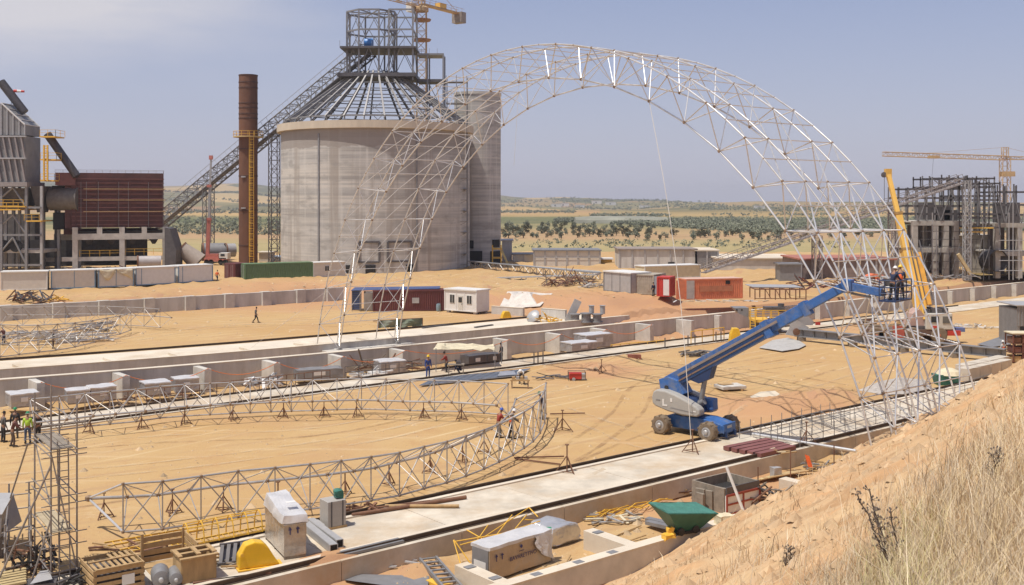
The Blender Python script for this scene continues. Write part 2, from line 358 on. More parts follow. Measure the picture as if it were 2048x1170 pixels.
def fields_mat():
    m = bpy.data.materials.new('farmland'); m.use_nodes = True; n = m.node_tree.nodes; l = m.node_tree.links; b = n['Principled BSDF']; b.inputs['Roughness'].default_value = 1; b.inputs['Specular IOR Level'].default_value = .05
    t = n.new('ShaderNodeTexCoord'); sp = n.new('ShaderNodeSeparateXYZ'); l.new(t.outputs['Object'], sp.inputs[0])
    lg = n.new('ShaderNodeMath'); lg.operation = 'LOGARITHM'; lg.inputs[1].default_value = 10; l.new(sp.outputs[1], lg.inputs[0])
    # wobble the field borders
    wz = n.new('ShaderNodeTexNoise'); wz.inputs['Scale'].default_value = .0045; wz.inputs['Detail'].default_value = 3; l.new(t.outputs['Object'], wz.inputs['Vector'])
    w2 = n.new('ShaderNodeMath'); w2.operation = 'MULTIPLY_ADD'; w2.inputs[1].default_value = .12; w2.inputs[2].default_value = -.06; l.new(wz.outputs[0], w2.inputs[0])
    ad = n.new('ShaderNodeMath'); ad.operation = 'ADD'; l.new(lg.outputs[0], ad.inputs[0]); l.new(w2.outputs[0], ad.inputs[1])
    rp = n.new('ShaderNodeMapRange'); rp.inputs[1].default_value = 2.25; rp.inputs[2].default_value = 3.65; l.new(ad.outputs[0], rp.inputs[0])
    cr = n.new('ShaderNodeValToRGB'); l.new(rp.outputs[0], cr.inputs[0]); e = cr.color_ramp
    stops = [(0, (.40, .27, .12)), (.13, (.33, .27, .135)), (.20, (.36, .29, .145)), (.235, (.36, .27, .14)), (.255, (.40, .26, .145)), (.32, (.36, .25, .13)), (.36, (.26, .22, .11)), (.46, (.11, .12, .06)), (.52, (.16, .16, .075)),
             (.58, (.42, .28, .12)), (.66, (.47, .31, .13)), (.72, (.33, .24, .11)), (.79, (.42, .29, .13)), (.86, (.18, .155, .08)), (.92, (.24, .185, .10)), (1, (.09, .10, .07))]
    while len(e.elements) < len(stops): e.elements.new(.5)
    for k, (p, c) in zip(e.elements, stops): k.position = p; k.color = (*c, 1)
    # patchwork of fields
    mp = n.new('ShaderNodeMapping'); mp.inputs['Scale'].default_value = (.0026, .0011, 0); mp.inputs['Rotation'].default_value = (0, 0, R(12)); l.new(t.outputs['Object'], mp.inputs[0])
    vo = n.new('ShaderNodeTexVoronoi'); vo.inputs['Scale'].default_value = 1.6; l.new(mp.outputs[0], vo.inputs['Vector'])
    bw = n.new('ShaderNodeValToRGB'); sc = n.new('ShaderNodeSeparateColor'); l.new(vo.outputs['Color'], sc.inputs[0]); l.new(sc.outputs[0], bw.inputs[0])
    q = bw.color_ramp; q.interpolation = 'CONSTANT'
    ps = [(0, (.43, .285, .125)), (.2, (.28, .20, .10)), (.36, (.15, .145, .07)), (.52, (.48, .33, .15)), (.66, (.075, .09, .045)), (.84, (.31, .185, .10))]
    while len(q.elements) < len(ps): q.elements.new(.5)
    for k, (p, c) in zip(q.elements, ps): k.position = p; k.color = (*c, 1)
    pf = n.new('ShaderNodeMapRange'); pf.inputs[1].default_value = 3.0; pf.inputs[2].default_value = 3.25; pf.inputs[4].default_value = .75; l.new(lg.outputs[0], pf.inputs[0])
    mx = n.new('ShaderNodeMixRGB'); l.new(pf.outputs[0], mx.inputs[0]); l.new(cr.outputs[0], mx.inputs[1]); l.new(bw.outputs[0], mx.inputs[2])
    # scrub and dry-grass mottling
    n2 = n.new('ShaderNodeTexNoise'); n2.inputs['Scale'].default_value = .05; n2.inputs['Detail'].default_value = 7; n2.inputs['Roughness'].default_value = .7; l.new(t.outputs['Object'], n2.inputs['Vector'])
    r2 = n.new('ShaderNodeMapRange'); r2.inputs[1].default_value = .55; r2.inputs[2].default_value = .72; r2.inputs[4].default_value = .6; l.new(n2.outputs[0], r2.inputs[0])
    m2 = n.new('ShaderNodeMixRGB'); m2.inputs[2].default_value = (.13, .135, .06, 1); l.new(r2.outputs[0], m2.inputs[0]); l.new(mx.outputs[0], m2.inputs[1])
    n3 = n.new('ShaderNodeTexNoise'); n3.inputs['Scale'].default_value = .012; n3.inputs['Detail'].default_value = 5; l.new(t.outputs['Object'], n3.inputs['Vector'])
    r3 = n.new('ShaderNodeMapRange'); r3.inputs[1].default_value = .55; r3.inputs[2].default_value = .75; r3.inputs[4].default_value = .55; l.new(n3.outputs[0], r3.inputs[0])
    m4 = n.new('ShaderNodeMixRGB'); m4.inputs[2].default_value = (.46, .34, .16, 1); l.new(r3.outputs[0], m4.inputs[0]); l.new(m2.outputs[0], m4.inputs[1])
    l.new(m4.outputs[0], b.inputs['Base Color'])
    return m
fo = fields().build('fields', fields_mat()); structure(fo); fo.data.polygons.foreach_set('use_smooth', [True]*len(fo.data.polygons))

# ------------------------------------------------------------------ near embankment the camera stands on
TOE = Vector((3.9, 40.5, 0)); TD = Vector((.598, .801, 0)); TN = Vector((.801, -.598, 0))
def zhill(a, d):
    p = TOE+TD*a+TN*d
    z = .605*d
    z -= max(0, d-21.5)*.42
    z += .35*fbm(p.x*.16, p.y*.16, 7)+.20*fbm(p.x*.6, p.y*.6, 1)+.09*fbm(p.x*2.1, p.y*2.1, 1)
    if a > 45: z += .5*smooth(45, 70, a)*fbm(a*.1, d*.1, 3)
    return z
def hill_pt(x, y):
    r = Vector((x, y, 0))-TOE; a = r.dot(TD); d = r.dot(TN); return Vector((x, y, zhill(a, d)))
def hill():
    As = np.concatenate([np.arange(-55, -44, 2), np.arange(-44, 20, .45), np.arange(20, 75, .7), np.arange(75, 130, 4)]); Ds = np.concatenate([np.arange(-5, 22, .4), np.arange(22, 60, 2)])
    vs = []
    for a in As:
        for d in Ds:
            p = TOE+TD*a+TN*d; vs.append((p.x, p.y, zhill(a, d)))
    n = len(Ds); mb = MB(); mb.v = vs; mb.f = [(i*n+j, i*n+j+1, (i+1)*n+j+1, (i+1)*n+j) for i in range(len(As)-1) for j in range(n-1)]
    return mb
def hill_mat():
    m = mat('dry_earth_bank', (.47, .275, .13), .95, var=.24, scale=.9, col2=(.54, .37, .20), c2lo=.42, c2hi=.62, bump=1.0, bscale=4)
    return m
h = hill().build('hillside', hill_mat()); structure(h); h.data.polygons.foreach_set('use_smooth', [True]*len(h.data.polygons))
# ------------------------------------------------------------------ concrete tracks, walls
def strip(mb, s0, s1, t0, t1, z0, z1, b=0.0, step=6.0):
    n = max(1, int(abs(s1-s0)/step)); 
    for i in range(n):
        a = s0+(s1-s0)*i/n; c = s0+(s1-s0)*(i+1)/n
        P = [ST(a, t0, 0, b), ST(c, t0, 0, b), ST(c, t1, 0, b), ST(a, t1, 0, b)]
        mb.hexa([p+Z*z0 for p in P], [p+Z*z1 for p in P])
    return mb
def slab_mat():
    m = mat('track_concrete', (.54, .475, .38), .93, var=.24, scale=.5, col2=(.45, .33, .205), c2lo=.44, c2hi=.68, bump=.25, bscale=5)
    return m
M_track = slab_mat()
b = MB()
for s in np.arange(-14, 220, 6.0):            # cast bays with joints, upstands along both rails
    strip(b, s, s+5.97, 37.62, 43.25, -.9, .055+.01*rnd.random(), 0, 6)
structure(b.build('near_concrete_track', M_track))
b = MB(); strip(b, -14, 220, 38.2, 38.55, .05, .16, 0, 12); strip(b, -14, 220, 42.35, 42.62, .05, .13, 0, 12); structure(b.build('near_track_kerb', M_slab))
def rail(name, t, label, s0=-14, s1=220, z=.06, bw=0.0, w=.13, h=.15):
    mb = MB(); n = int((s1-s0)/8)
    for i in range(n):
        a = s0+(s1-s0)*i/n; c = s0+(s1-s0)*(i+1)/n
        A = ST(a, t, 0, bw); C = ST(c, t, 0, bw)
        mb.beam(A+Z*(z+.012), C+Z*(z+.012), w, .024); mb.beam(A+Z*(z+h/2), C+Z*(z+h/2), .03, h-.05); mb.beam(A+Z*(z+h-.02), C+Z*(z+h-.02), .075, .045)
    return tag(mb.build('steel_rail', mat('rail_steel', (.10, .07, .05), .6, .4, var=.25)), label, 'rail')
rail('r', 38.02, 'dark steel rail along the front edge of the nearest pale concrete track', w=.28, h=.19)
rail('r', 42.85, 'dark steel rail along the rear edge of the nearest pale concrete track', w=.26, h=.17)
b = MB()
for s in np.arange(-14, 230, 6.0): strip(b, s, s+5.97, 71.2, 75.25, -1.2, .06+.012*rnd.random(), 0, 6)
structure(b.build('middle_concrete_track', M_track))
rail('r', 71.55, 'dark steel rail on the front edge of the middle track by the metal sheets', s1=110)
rail('r', 74.9, 'dark steel rail on the rear edge of the middle track above the pit', s1=140)
b = MB(); strip(b, -10, 92, 93.0, 98.6, -.4, .30, 1, 5); structure(b.build('far_concrete_track', M_slab))
rail('r', 99.1, 'dark steel rail on the far track in front of the maroon container', s0=-10, s1=88, z=.28, bw=1, w=.2, h=.2)

# far retaining walls
def wall_thing(name, label, cat): return T(name, label, cat)
w1 = T('retaining_wall', 'long grey concrete retaining wall with buttresses above the middle pit', 'wall')
b = MB(); strip(b, -12, 235, 87.45, 88.05, -2.1, .27, 1, 5); b.build('wall', M_wallc, w1)
b = MB(); strip(b, -12, 235, 87.40, 88.1, .27, .33, 1, 5); b.build('coping', M_slab, w1)
PIER1 = [(88, 766), (256, 751), (412, 735), (546, 722), (688, 712), (811, 700), (1028, 680), (1127, 668), (1221, 659), (1309, 649)]
pier_s = sorted(st(G(x, y, .3))[0] for x, y in PIER1)
print('pier s', [round(s, 1) for s in pier_s])
for s in pier_s+[pier_s[-1]+7*k for k in range(1, 14)]:
    b = MB(); L = 2.5 if s < 100 else .9
    P = [ST(s-.28, 87.45-L, 0, 1), ST(s+.28, 87.45-L, 0, 1), ST(s+.28, 87.45, 0, 1), ST(s-.28, 87.45, 0, 1)]
    b.hexa([p-Z*2.1 for p in P], [p+Z*.2 for p in P]); b.build('buttress', M_conc, w1)
w2 = T('retaining_wall', 'grey concrete upstand wall behind the buttressed wall, along the far track', 'wall')
b = MB(); strip(b, -12, 93.5, 91.7, 92.1, -.8, .50, 1, 5); b.build('wall', M_wallc, w2)
b = MB(); strip(b, -12, 93.5, 91.66, 92.14, .50, .55, 1, 5); b.build('coping', M_slab, w2)
for x, y in ((48, 737), (215, 718), (345, 708), (475, 694), (600, 689), (725, 678)):
    s = st(G(x, y, .4))[0]; b = MB(); P = [ST(s-.3, 92.1, 0, 1), ST(s+.3, 92.1, 0, 1), ST(s+.3, 94.6, 0, 1), ST(s-.3, 94.6, 0, 1)]
    b.hexa([p+Z*.29 for p in P], [p+Z*.52 for p in P]); b.build('cross_block', M_slab, w2)
w3 = T('concrete_wall', 'grey concrete wall with pale pilasters at the back of the far yard', 'wall')
b = MB(); strip(b, 10, 79, 134.6, 135.1, -.3, 1.95, 1, 5); b.build('wall', M_wallc, w3)
for x in (12, 118, 212, 306, 392, 476, 557, 633, 700):
    y = 643-(x)*.0505; p = G(x, y, .15); s = st(p)[0]
    b = MB(); P = [ST(s-.65, 134.15, 0, 1), ST(s+.65, 134.15, 0, 1), ST(s+.65, 135.2, 0, 1), ST(s-.65, 135.2, 0, 1)]
    b.hexa([p-Z*.3 for p in P], [p+Z*2.03 for p in P]); b.build('pilaster', M_conc, w3)
for (xa, ya, xb, yb, h, lab) in ((983, 628, 1046, 632, .95, 'short low concrete wall beside the white cabin'), (1082, 636, 1130, 640, 1.15, 'short low concrete wall behind the yellow fittings and grey flanged pipes')):
    A = G(xa, ya, .2); B = G(xb, yb, .2); o, q, L = frame(A, B); t = T('concrete_wall', lab, 'wall', o, q)
    MB().box((L/2, .2, h/2-.2), (L, .4, h+.4)).build('wall', M_wallc, t); MB().box((L/2, .2, h+.03), (L+.06, .46, .06)).build('coping', M_slab, t)

# near trench wall
w4 = T('retaining_wall', 'pale concrete trench wall with buttresses in the near right foreground', 'wall')
b = MB(); strip(b, 10, 75, 31.35, 31.85, -1.6, -.03, 0, 6.98); b.build('wall', M_conc, w4)
b = MB(); strip(b, 10, 75, 31.33, 31.87, -.03, .02, 0, 6.98); b.build('coping', M_slab, w4)
for s in (18.6, 25.6, 32.6, 46.5, 53.4, 60.3):
    b = MB(); P = [ST(s-.3, 31.86, 0), ST(s+.3, 31.86, 0), ST(s+.3, 34.5, 0), ST(s-.3, 34.5, 0)]
    b.hexa([p-Z*1.6 for p in P], [p+Z*(-.0) for p in P]); b.build('buttress', M_slab, w4)
for s, tt in ((27.1, 31.6), (29.3, 31.6), (31.2, 31.6), (25.6, 33.9), (32.6, 33.9), (34.6, 31.6), (38.9, 31.6), (25.6, 32.3), (41.5, 31.6)):   # cast-in plates
    b = MB(); P = [ST(s-.22, tt-.16, 0), ST(s+.22, tt-.16, 0), ST(s+.22, tt+.16, 0), ST(s-.22, tt+.16, 0)]
    b.hexa([p+Z*.02 for p in P], [p+Z*.03 for p in P]); b.build('base_plate', M_steelg, w4)

# sagging warning cord along the buttresses
for i, (a, c) in enumerate(zip(pier_s[:-1], pier_s[1:])):
    pts = []; sag = .75+.15*rnd.random(); A = ST(a, 85.0, .26, 1); C = ST(c, 87.3, .33, 1) if i % 3 == 3 else ST(c, 85.0, .26, 1)
    for k in range(13):
        f = k/12; p = A.lerp(C, f); pts.append(p-Z*sag*4*f*(1-f))
    mb = MB().path(pts, .035, 5)
    tag(mb.build('warning_cord', M_cord), ['orange cord sagging between the two leftmost buttresses of the pit wall', 'orange cord over the pair of wrapped crates left of centre', 'orange cord swagged between buttresses above two foil crates', 'orange cord swagged between buttresses left of the dark open crate',
        'orange cord swagged above the dark open crate in the pit', 'orange cord swagged beside the far feet of the standing arch', 'orange cord swagged behind the cream canopy', 'orange cord swagged just right of the cream canopy',
        'orange cord swagged above the two stacked foil crates on the right', 'orange cord sagging at the right end of the buttresses'][i % 10], 'cord', 'warning cords along the pit wall')

# ------------------------------------------------------------------ the standing space-frame arch
S0 = 53.2; T0 = 33.76; TC, ZC, RI, RO = 28.6, -5.98, 29.70, 32.07
PH0 = math.degrees(math.asin(-ZC/RI)); DPH = (180-2*PH0)/23
def apt(r, ph, ds): return ST(S0+ds, T0+TC-r*math.cos(R(ph)), ZC+r*math.sin(R(ph)))
arch = T('space_frame_arch', 'tall half built arch of galvanised pipe lattice standing across the whole yard', 'arch', ST(S0, T0+TC, 0))
OJ = [-1.125+2.25*j for j in range(5)]; IJ = [0, 2.25, 4.5, 6.75]
phI = [PH0+DPH*k for k in range(24)]
phO = [PH0-.85]+[PH0+DPH*(k/2) for k in range(1, 46)]+[180-PH0+.85]   # index i: even = above inner nodes, odd = major nodes
NB = 9                                                              # lines at each leg where the middle chord is in
def knob(b, p, r=.13): b.mat(1); b.lathe(p, [(0, -r), (r*.8, -r*.6), (r, 0), (r*.8, r*.6), (0, r)], 8); b.mat(0)
MM = [M_galv, M_node]
def chord_run(ids, ph, rad, ds, pr, kr):
    b = MB()
    for i in ids: b.tube(apt(rad, ph[i], ds), apt(rad, ph[i+1], ds), pr, n=8)
    for i in list(ids)+[ids[-1]+1]:
        if 0 < i < len(ph)-1 or rad == RI: knob(b, apt(rad, ph[i], ds), kr if (rad == RI or i % 2) else kr*.7)
    b.build('chord', MM, arch, world=True, smooth=True)
for j, ds in enumerate(OJ):
    for ids in ([list(range(46))] if j != 2 else [list(range(NB))]): chord_run(ids, phO, RO, ds, .058, .10)
for j, ds in enumerate(IJ):
    for ids in ([list(range(23))] if j in (0, 3) else [list(range(4))]): chord_run(ids, phI, RI, ds, .062, .125)
for i in range(1, 46):
    MB().tube(apt(RO, phO[i], OJ[0]), apt(RO, phO[i], OJ[4]), .032, n=6).build('purlin', M_galv, arch, world=True, smooth=True)
for k in list(range(1, 5))+[20, 22]: MB().tube(apt(RI, phI[k], IJ[0]), apt(RI, phI[k], IJ[3]), .04, n=6).build('inner_tie', M_galv, arch, world=True, smooth=True)
for k in range(24):
    for j, ds in enumerate(IJ):
        if j in (1, 2) and not k < 5: continue
        b = MB(); p = apt(RI, phI[k], ds)
        for i in (2*k-1, 2*k+1):
            if i < 0 or i > 46: continue
            for jj in (j, j+1): b.tube(p, apt(RO, phO[i], OJ[jj]), .036, n=6)
        if k in (0, 23):
            for jj in (j, j+1): b.tube(p, apt(RO, phO[0 if k == 0 else 46], OJ[jj]), .05, n=6)
        b.build('web_strut', M_galv, arch, world=True, smooth=True)
for i in range(1, 44, 2):                      # surface diagonals, falling towards the left chord
    lo, hi = (i, i+2) if i < 22 else (i+2, i)
    for js in ((0, 1, 2, 3),) if not 15 < i < 31 else ((0,), (3,)):
        for j in js:
            MB().tube(apt(RO, phO[lo], OJ[j]), apt(RO, phO[hi], OJ[j+1]), .048 if i < 15 else .028, n=6).build('surface_brace', M_galv, arch, world=True, smooth=True)
for r, phs in ((RI, (phI[0], phI[23])), (RO, (phO[0], phO[46]))):
    for q, ph in enumerate(phs):
        for ds in ((IJ if r == RI else OJ) if q == 0 else ((IJ[0], IJ[3]) if r == RI else (OJ[0], OJ[1], OJ[3], OJ[4]))):
            p = apt(r, ph, ds); b = MB(); b.box(p+Z*.0, (.45, .45, .06), math.atan2(U.y, U.x)); b.tube(p, p+Z*.35, .11, .08, 8); b.build('base_shoe', M_steelg, arch, world=True)
for q in (0, 1):                               # plinths under the feet
    pl = T('footing', ['concrete footing under the near right feet of the standing arch', 'concrete footing under the far left feet of the standing arch'][q], 'footing')
    t0 = T0+(TC-RO*math.cos(R(phO[0])) if q == 0 else TC+RI*math.cos(R(phI[0]))-.5)
    b = MB(); P = [ST(S0-1.6, t0-.5), ST(S0+8.4, t0-.5), ST(S0+8.4, t0+3.3), ST(S0-1.6, t0+3.3)]
    if q == 1: P = [ST(S0-1.6, t0-.2), ST(S0+8.4, t0-.2), ST(S0+8.4, t0+3.4), ST(S0-1.6, t0+3.4)]
    b.hexa([p-Z*1.5 for p in P], [p-Z*.04 for p in P]); b.build('plinth', M_conc, pl)

# thin guy ropes hanging from the arch
def rope(label, pts, r=.018): return tag(MB().path([Vector(p) for p in pts], r, 5).build('hanging_rope', M_rope), label, 'rope', 'ropes hanging from the arch')
top = apt(RI, phI[8], 0); bot = G(1382, 880, .1)
mid = [top.lerp(bot, f)+V*(-.6*math.sin(math.pi*f)) for f in np.linspace(0, 1, 9)]
rope('long pale rope hanging from the arch in front of the blue lift', mid, .022)
p = apt(RI, phI[14], 0); rope('short thin rope dangling below the left part of the arch crown', [p, p-Z*4.5], .014)
p = apt(RI, phI[12], 0); rope('thin rope hanging from the middle of the arch crown', [p, p-Z*6.5-U*.5], .012)
p = apt(RI, phI[18], 0); rope('thin stay rope slanting from the left arch leg to the far yard', [p-Z*5, G(490, 705, .3)], .012)
# ------------------------------------------------------------------ silos, chimney, cranes, plant buildings
def silo_mat(name, seed, top=None):
    m = mat(name, (.455, .435, .405), .92, var=.2, scale=.16, col2=(.39, .36, .32), c2lo=.5, c2hi=.8, bump=.2, bscale=3)
    n = m.node_tree.nodes; l = m.node_tree.links; b = n['Principled BSDF']; src = b.inputs['Base Color'].links[0].from_socket
    t = n.new('ShaderNodeTexCoord'); c = src
    for scv, lo, hi, col, amt in (((.03, .03, 0.62), .46, .60, (.285, .27, .25), .85), ((.02, .02, 1.6), .47, .60, (.60, .55, .48), .7), ((.55, .55, .02), .50, .62, (.33, .29, .25), .75), ((1.6, 1.6, .03), .55, .64, (.58, .55, .5), .5), ((.22, .22, .55), .53, .66, (.29, .27, .245), .7)):
        mp = n.new('ShaderNodeMapping'); mp.inputs['Scale'].default_value = scv; mp.inputs['Location'].default_value = (seed, seed*2, 0)
        nz = n.new('ShaderNodeTexNoise'); nz.inputs['Scale'].default_value = 1.0; nz.inputs['Detail'].default_value = 6; nz.inputs['Roughness'].default_value = .6
        r = n.new('ShaderNodeMapRange'); r.inputs[1].default_value = lo; r.inputs[2].default_value = hi; r.inputs[4].default_value = amt
        x = n.new('ShaderNodeMixRGB'); x.inputs[2].default_value = (*col, 1)
        l.new(t.outputs['Object'], mp.inputs[0]); l.new(mp.outputs[0], nz.inputs['Vector']); l.new(nz.outputs[0], r.inputs[0]); l.new(r.outputs[0], x.inputs[0]); l.new(c, x.inputs[1]); c = x.outputs[0]
    sz = n.new('ShaderNodeSeparateXYZ'); l.new(t.outputs['Object'], sz.inputs[0]); fr = n.new('ShaderNodeMath'); fr.operation = 'PINGPONG'; fr.inputs[1].default_value = .62; l.new(sz.outputs[2], fr.inputs[0])
    lr_ = n.new('ShaderNodeMapRange'); lr_.inputs[1].default_value = .06; lr_.inputs[2].default_value = .0; lr_.inputs[4].default_value = .28; l.new(fr.outputs[0], lr_.inputs[0])
    lx_ = n.new('ShaderNodeMixRGB'); lx_.inputs[2].default_value = (.27, .24, .21, 1); l.new(lr_.outputs[0], lx_.inputs[0]); l.new(c, lx_.inputs[1]); c = lx_.outputs[0]
    if top:                                    # darker last pour under the rim, ragged below; some eave shade painted into its colour
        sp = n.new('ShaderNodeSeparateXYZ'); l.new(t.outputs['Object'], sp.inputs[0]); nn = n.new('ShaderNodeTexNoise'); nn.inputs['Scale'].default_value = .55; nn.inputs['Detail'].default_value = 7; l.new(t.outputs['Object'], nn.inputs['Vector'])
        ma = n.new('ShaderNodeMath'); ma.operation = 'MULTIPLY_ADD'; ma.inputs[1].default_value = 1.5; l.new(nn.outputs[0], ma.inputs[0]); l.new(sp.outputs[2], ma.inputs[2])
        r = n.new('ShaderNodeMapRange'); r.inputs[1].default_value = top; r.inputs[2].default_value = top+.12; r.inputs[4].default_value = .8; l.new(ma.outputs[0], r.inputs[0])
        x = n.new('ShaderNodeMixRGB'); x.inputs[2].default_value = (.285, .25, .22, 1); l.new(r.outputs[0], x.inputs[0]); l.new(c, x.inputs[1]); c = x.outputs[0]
    l.new(c, b.inputs['Base Color']); return m
SX, SY, SR, SB = -26.0, 206.0, 17.9, 1.2
silo = T('concrete_silo', 'huge round concrete clinker silo with an open steel rafter roof', 'silo', (SX, SY, SB))
H0 = 28.5-SB
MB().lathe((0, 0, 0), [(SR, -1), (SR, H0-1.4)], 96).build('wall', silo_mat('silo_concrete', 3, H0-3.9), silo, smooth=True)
MB().lathe((0, 0, 0), [(SR-.3, H0-1.4), (SR+.75, H0-1.35), (SR+.75, H0), (SR-.9, H0), (SR-.9, H0-1.4)], 96).build('rim', mat('rim_concrete', (.55, .47, .36), .9, var=.12, scale=.4, col2=(.42, .36, .28), stretch=(1, 1, .2)), silo, smooth=True)
def on_silo(px, z, off=0.0):                 # point of the silo face under photo column px
    a = math.asin(max(-1, min(1, ((px-752)/187.0)))); return Vector((SR+off)*Vector((math.sin(a), -math.cos(a), 0)))+Z*z, a
for px, w in ((667, .32), (847, .22)):
    p, a = on_silo(px, 0, .05); MB().box(p+Z*((H0-2)/2), (w, .2, H0-2.5), a).build('cover_strip', M_steelg, silo)
for (x0, x1, y0, y1) in ((743, 781, 483, 523), (796, 838, 483, 522)):
    za, zb = [14.5+(400-y)/2150*190-SB for y in (y1, y0)]
    p0, a0 = on_silo(x0, 0, .1); p1, a1 = on_silo(x1, 0, .1); b = MB()
    b.beam(p0+Z*za, p0+Z*zb, .35, .35); b.beam(p1+Z*za, p1+Z*zb, .35, .35); b.beam(p0+Z*zb, p1+Z*zb, .35, .35); b.beam(p0+Z*za, p1+Z*za, .3, .3)
    b.build('door_frame', M_dsteel, silo)
for k in range(22):
    p, a = on_silo(565, 2+k*1.1, .12); MB().box(p, (.35, .35, .3), a).build('bracket', M_dsteel, silo)
for px, w in ((720, .9), (765, 1.1), (835, .9)):
    p, a = on_silo(px, .8, .03); MB().box(p, (w*1.6, .3, 2.2), a).build('low_opening', M_void, silo)
NR = 30; zr0, zr1, rr0, rr1 = H0+1.05, 38.8-SB, 16.9, 4.2
def rp(k, f, dz=0): 
    a = 2*math.pi*k/NR; r = rr0+(rr1-rr0)*f; return Vector((r*math.sin(a), -r*math.cos(a), zr0+(zr1-zr0)*f+dz))
M_raft = mat('pale_rafter', (.40, .38, .36), .5, .35, var=.1)
for k in range(NR):
    b = MB(); b.ibeam(rp(k, -.03), rp(k, 1), .28, .42, .05); b.build('rafter', M_raft, silo)
    a = rp(k, 0); MB().beam(Vector((a.x, a.y, H0)), a, .22, .22).build('rafter_post', M_steelg, silo)
for f in (0, .16, .31, .46, .6, .74, .88, 1.0):
    b = MB()
    for k in range(NR): b.beam(rp(k, f, -.1), rp(k+1, f, -.1), .16 if f else .26, .18 if f else .3)
    b.build('purlin_ring', M_steelg, silo)
for k in range(0, NR, 3):
    b = MB(); b.beam(rp(k, 0, -.2), rp(k+1, .31, -.2), .08, .08); b.beam(rp(k+1, 0, -.2), rp(k, .31, -.2), .08, .08); b.build('roof_brace', M_steelg, silo)

# steel tower on the silo roof
tow = T('steel_tower', 'open grey steel tower frame with platforms on top of the big silo', 'steel frame', (SX, SY, 38.0))
def zr(y, Y): return EYE-(y-HOR)/FPX*Y-38.0
LV = [zr(150, SY), zr(100, SY), zr(66, SY), zr(27, SY)]
cx = (744-1024)/FPX*SY-SX; oc = [(cx+4.9*math.sin(2*math.pi*(k+.5)/8), 4.9*-math.cos(2*math.pi*(k+.5)/8)) for k in range(8)]
sq = [((x-1024)/FPX*SY-SX, y) for x, y in ((783, -4.5), (830, -4.5), (830, 4.5), (783, 4.5))]
for ring, nm in ((oc, 'o'), (sq, 's')):
    n = len(ring)
    for i, (x, y) in enumerate(ring): MB().beam((x, y, LV[0]-1.5), (x, y, LV[3]), .3, .3).build('column', M_steelg, tow)
    for z in LV[1:]:
        b = MB()
        for i in range(n): b.beam((*ring[i], z), (*ring[(i+1) % n], z), .22, .3)
        b.build('ring_beam', M_steelg, tow)
    for i in range(n):
        b = MB(); p, q = ring[i], ring[(i+1) % n]; mx = ((p[0]+q[0])/2, (p[1]+q[1])/2)
        for za, zb in zip(LV[:-1], LV[1:]): b.tube((*p, za), (*mx, zb), .07, n=5); b.tube((*q, za), (*mx, zb), .07, n=5)
        b.build('brace', M_steelg, tow)
b = MB()
for i in range(8): b.beam((*oc[i], LV[3]), (cx, 0, LV[3]), .16, .2)
b.build('roof_spokes', M_steelg, tow)
MB().bb((oc[6][0]-.8, -5.4, LV[1]-.35), (sq[1][0]+.6, 5, LV[1])).build('platform', M_dsteel, tow)
MB().bb((oc[6][0]-1.2, -5.8, LV[0]-.9), (sq[1][0]+.6, 5.4, LV[0]-.2)).build('platform', M_dsteel, tow)
ex = [(x-1024)/FPX*SY-SX for x in (830, 857, 888)]
MB().bb((ex[0]+.6, -2.5, zr(112, SY)-.15), (ex[2], 2.5, zr(112, SY)+.2)).build('platform', M_steelg, tow)
MB().bb((ex[0]+.6, -2.5, zr(161, SY)-.5), (ex[2]+.4, 2.5, zr(161, SY))).build('platform', M_dsteel, tow)
for x in ex[1:]:
    for y in (-2.4, 2.4): MB().beam((x, y, zr(228, SY)-.8), (x, y, zr(110, SY)), .26, .26).build('column', M_steelg, tow)
b = MB(); b.tube((ex[1], -2.4, zr(225, SY)), (ex[2], -2.4, zr(165, SY)), .08); b.tube((ex[2], -2.4, zr(225, SY)), (ex[1], -2.4, zr(165, SY)), .08); b.build('brace', M_steelg, tow)
b = MB()
for x in np.arange(oc[6][0]-.8, ex[2], 1.5): b.beam((x, -5.3 if x < sq[1][0] else -2.5, LV[1] if x < sq[1][0] else zr(112, SY)), (x, -5.3 if x < sq[1][0] else -2.5, (LV[1] if x < sq[1][0] else zr(112, SY))+1.1), .06, .06)
b.build('rail_post', M_steelg, tow)
mo = T('drive_motor', 'blue conveyor drive motor on the tower platform', 'motor', (SX+cx-.3, SY-2.5, 38+LV[1]))
b = MB(); b.lathe((-.9, 0, 1.0), [(0, 0), (.75, .05), (.85, .3), (.85, 1.5), (.75, 1.75), (0, 1.8)], 16, axis=(1, 0, 0)); b.build('casing', mat('motor_blue', (.05, .20, .50), .4, var=.1), mo, smooth=True); MB().box((0, 0, .12), (2.6, 1.6, .24)).build('base', M_dsteel, mo)

# second silo and stair tower between
s2 = T('concrete_silo', 'slim round concrete silo standing behind the big silo on its right', 'silo', ((955-1024)/FPX*218, 218, 1.2)); H2 = 34.8
MB().lathe((0, 0, 0), [(4.72, -1), (4.72, H2)], 48).build('wall', silo_mat('slim_silo_concrete', 11), s2, smooth=True)
MB().lathe((0, 0, 0), [(4.3, H2-.4), (4.85, H2-.4), (4.85, H2+.12), (4.3, H2+.12)], 48).build('rim', M_conc, s2, smooth=True)
for (x0, x1, y0, y1) in ((939, 949, 481, 497), (939, 966, 502, 532), (986, 998, 480, 495), (983, 1001, 503, 533)):
    xm = (x0+x1)/2; a = math.asin(max(-.98, min(.98, (xm-955)/46.5))); p = Vector((4.6*math.sin(a), -4.6*math.cos(a), 0)); z0, z1 = [EYE-(y-HOR)/FPX*213-1.2 for y in (y1, y0)]
    w = (x1-x0)/FPX*214/max(.35, math.cos(a)); MB().box(p+Z*((z0+z1)/2), (w, .7, z1-z0), a).build('opening', M_void, s2)
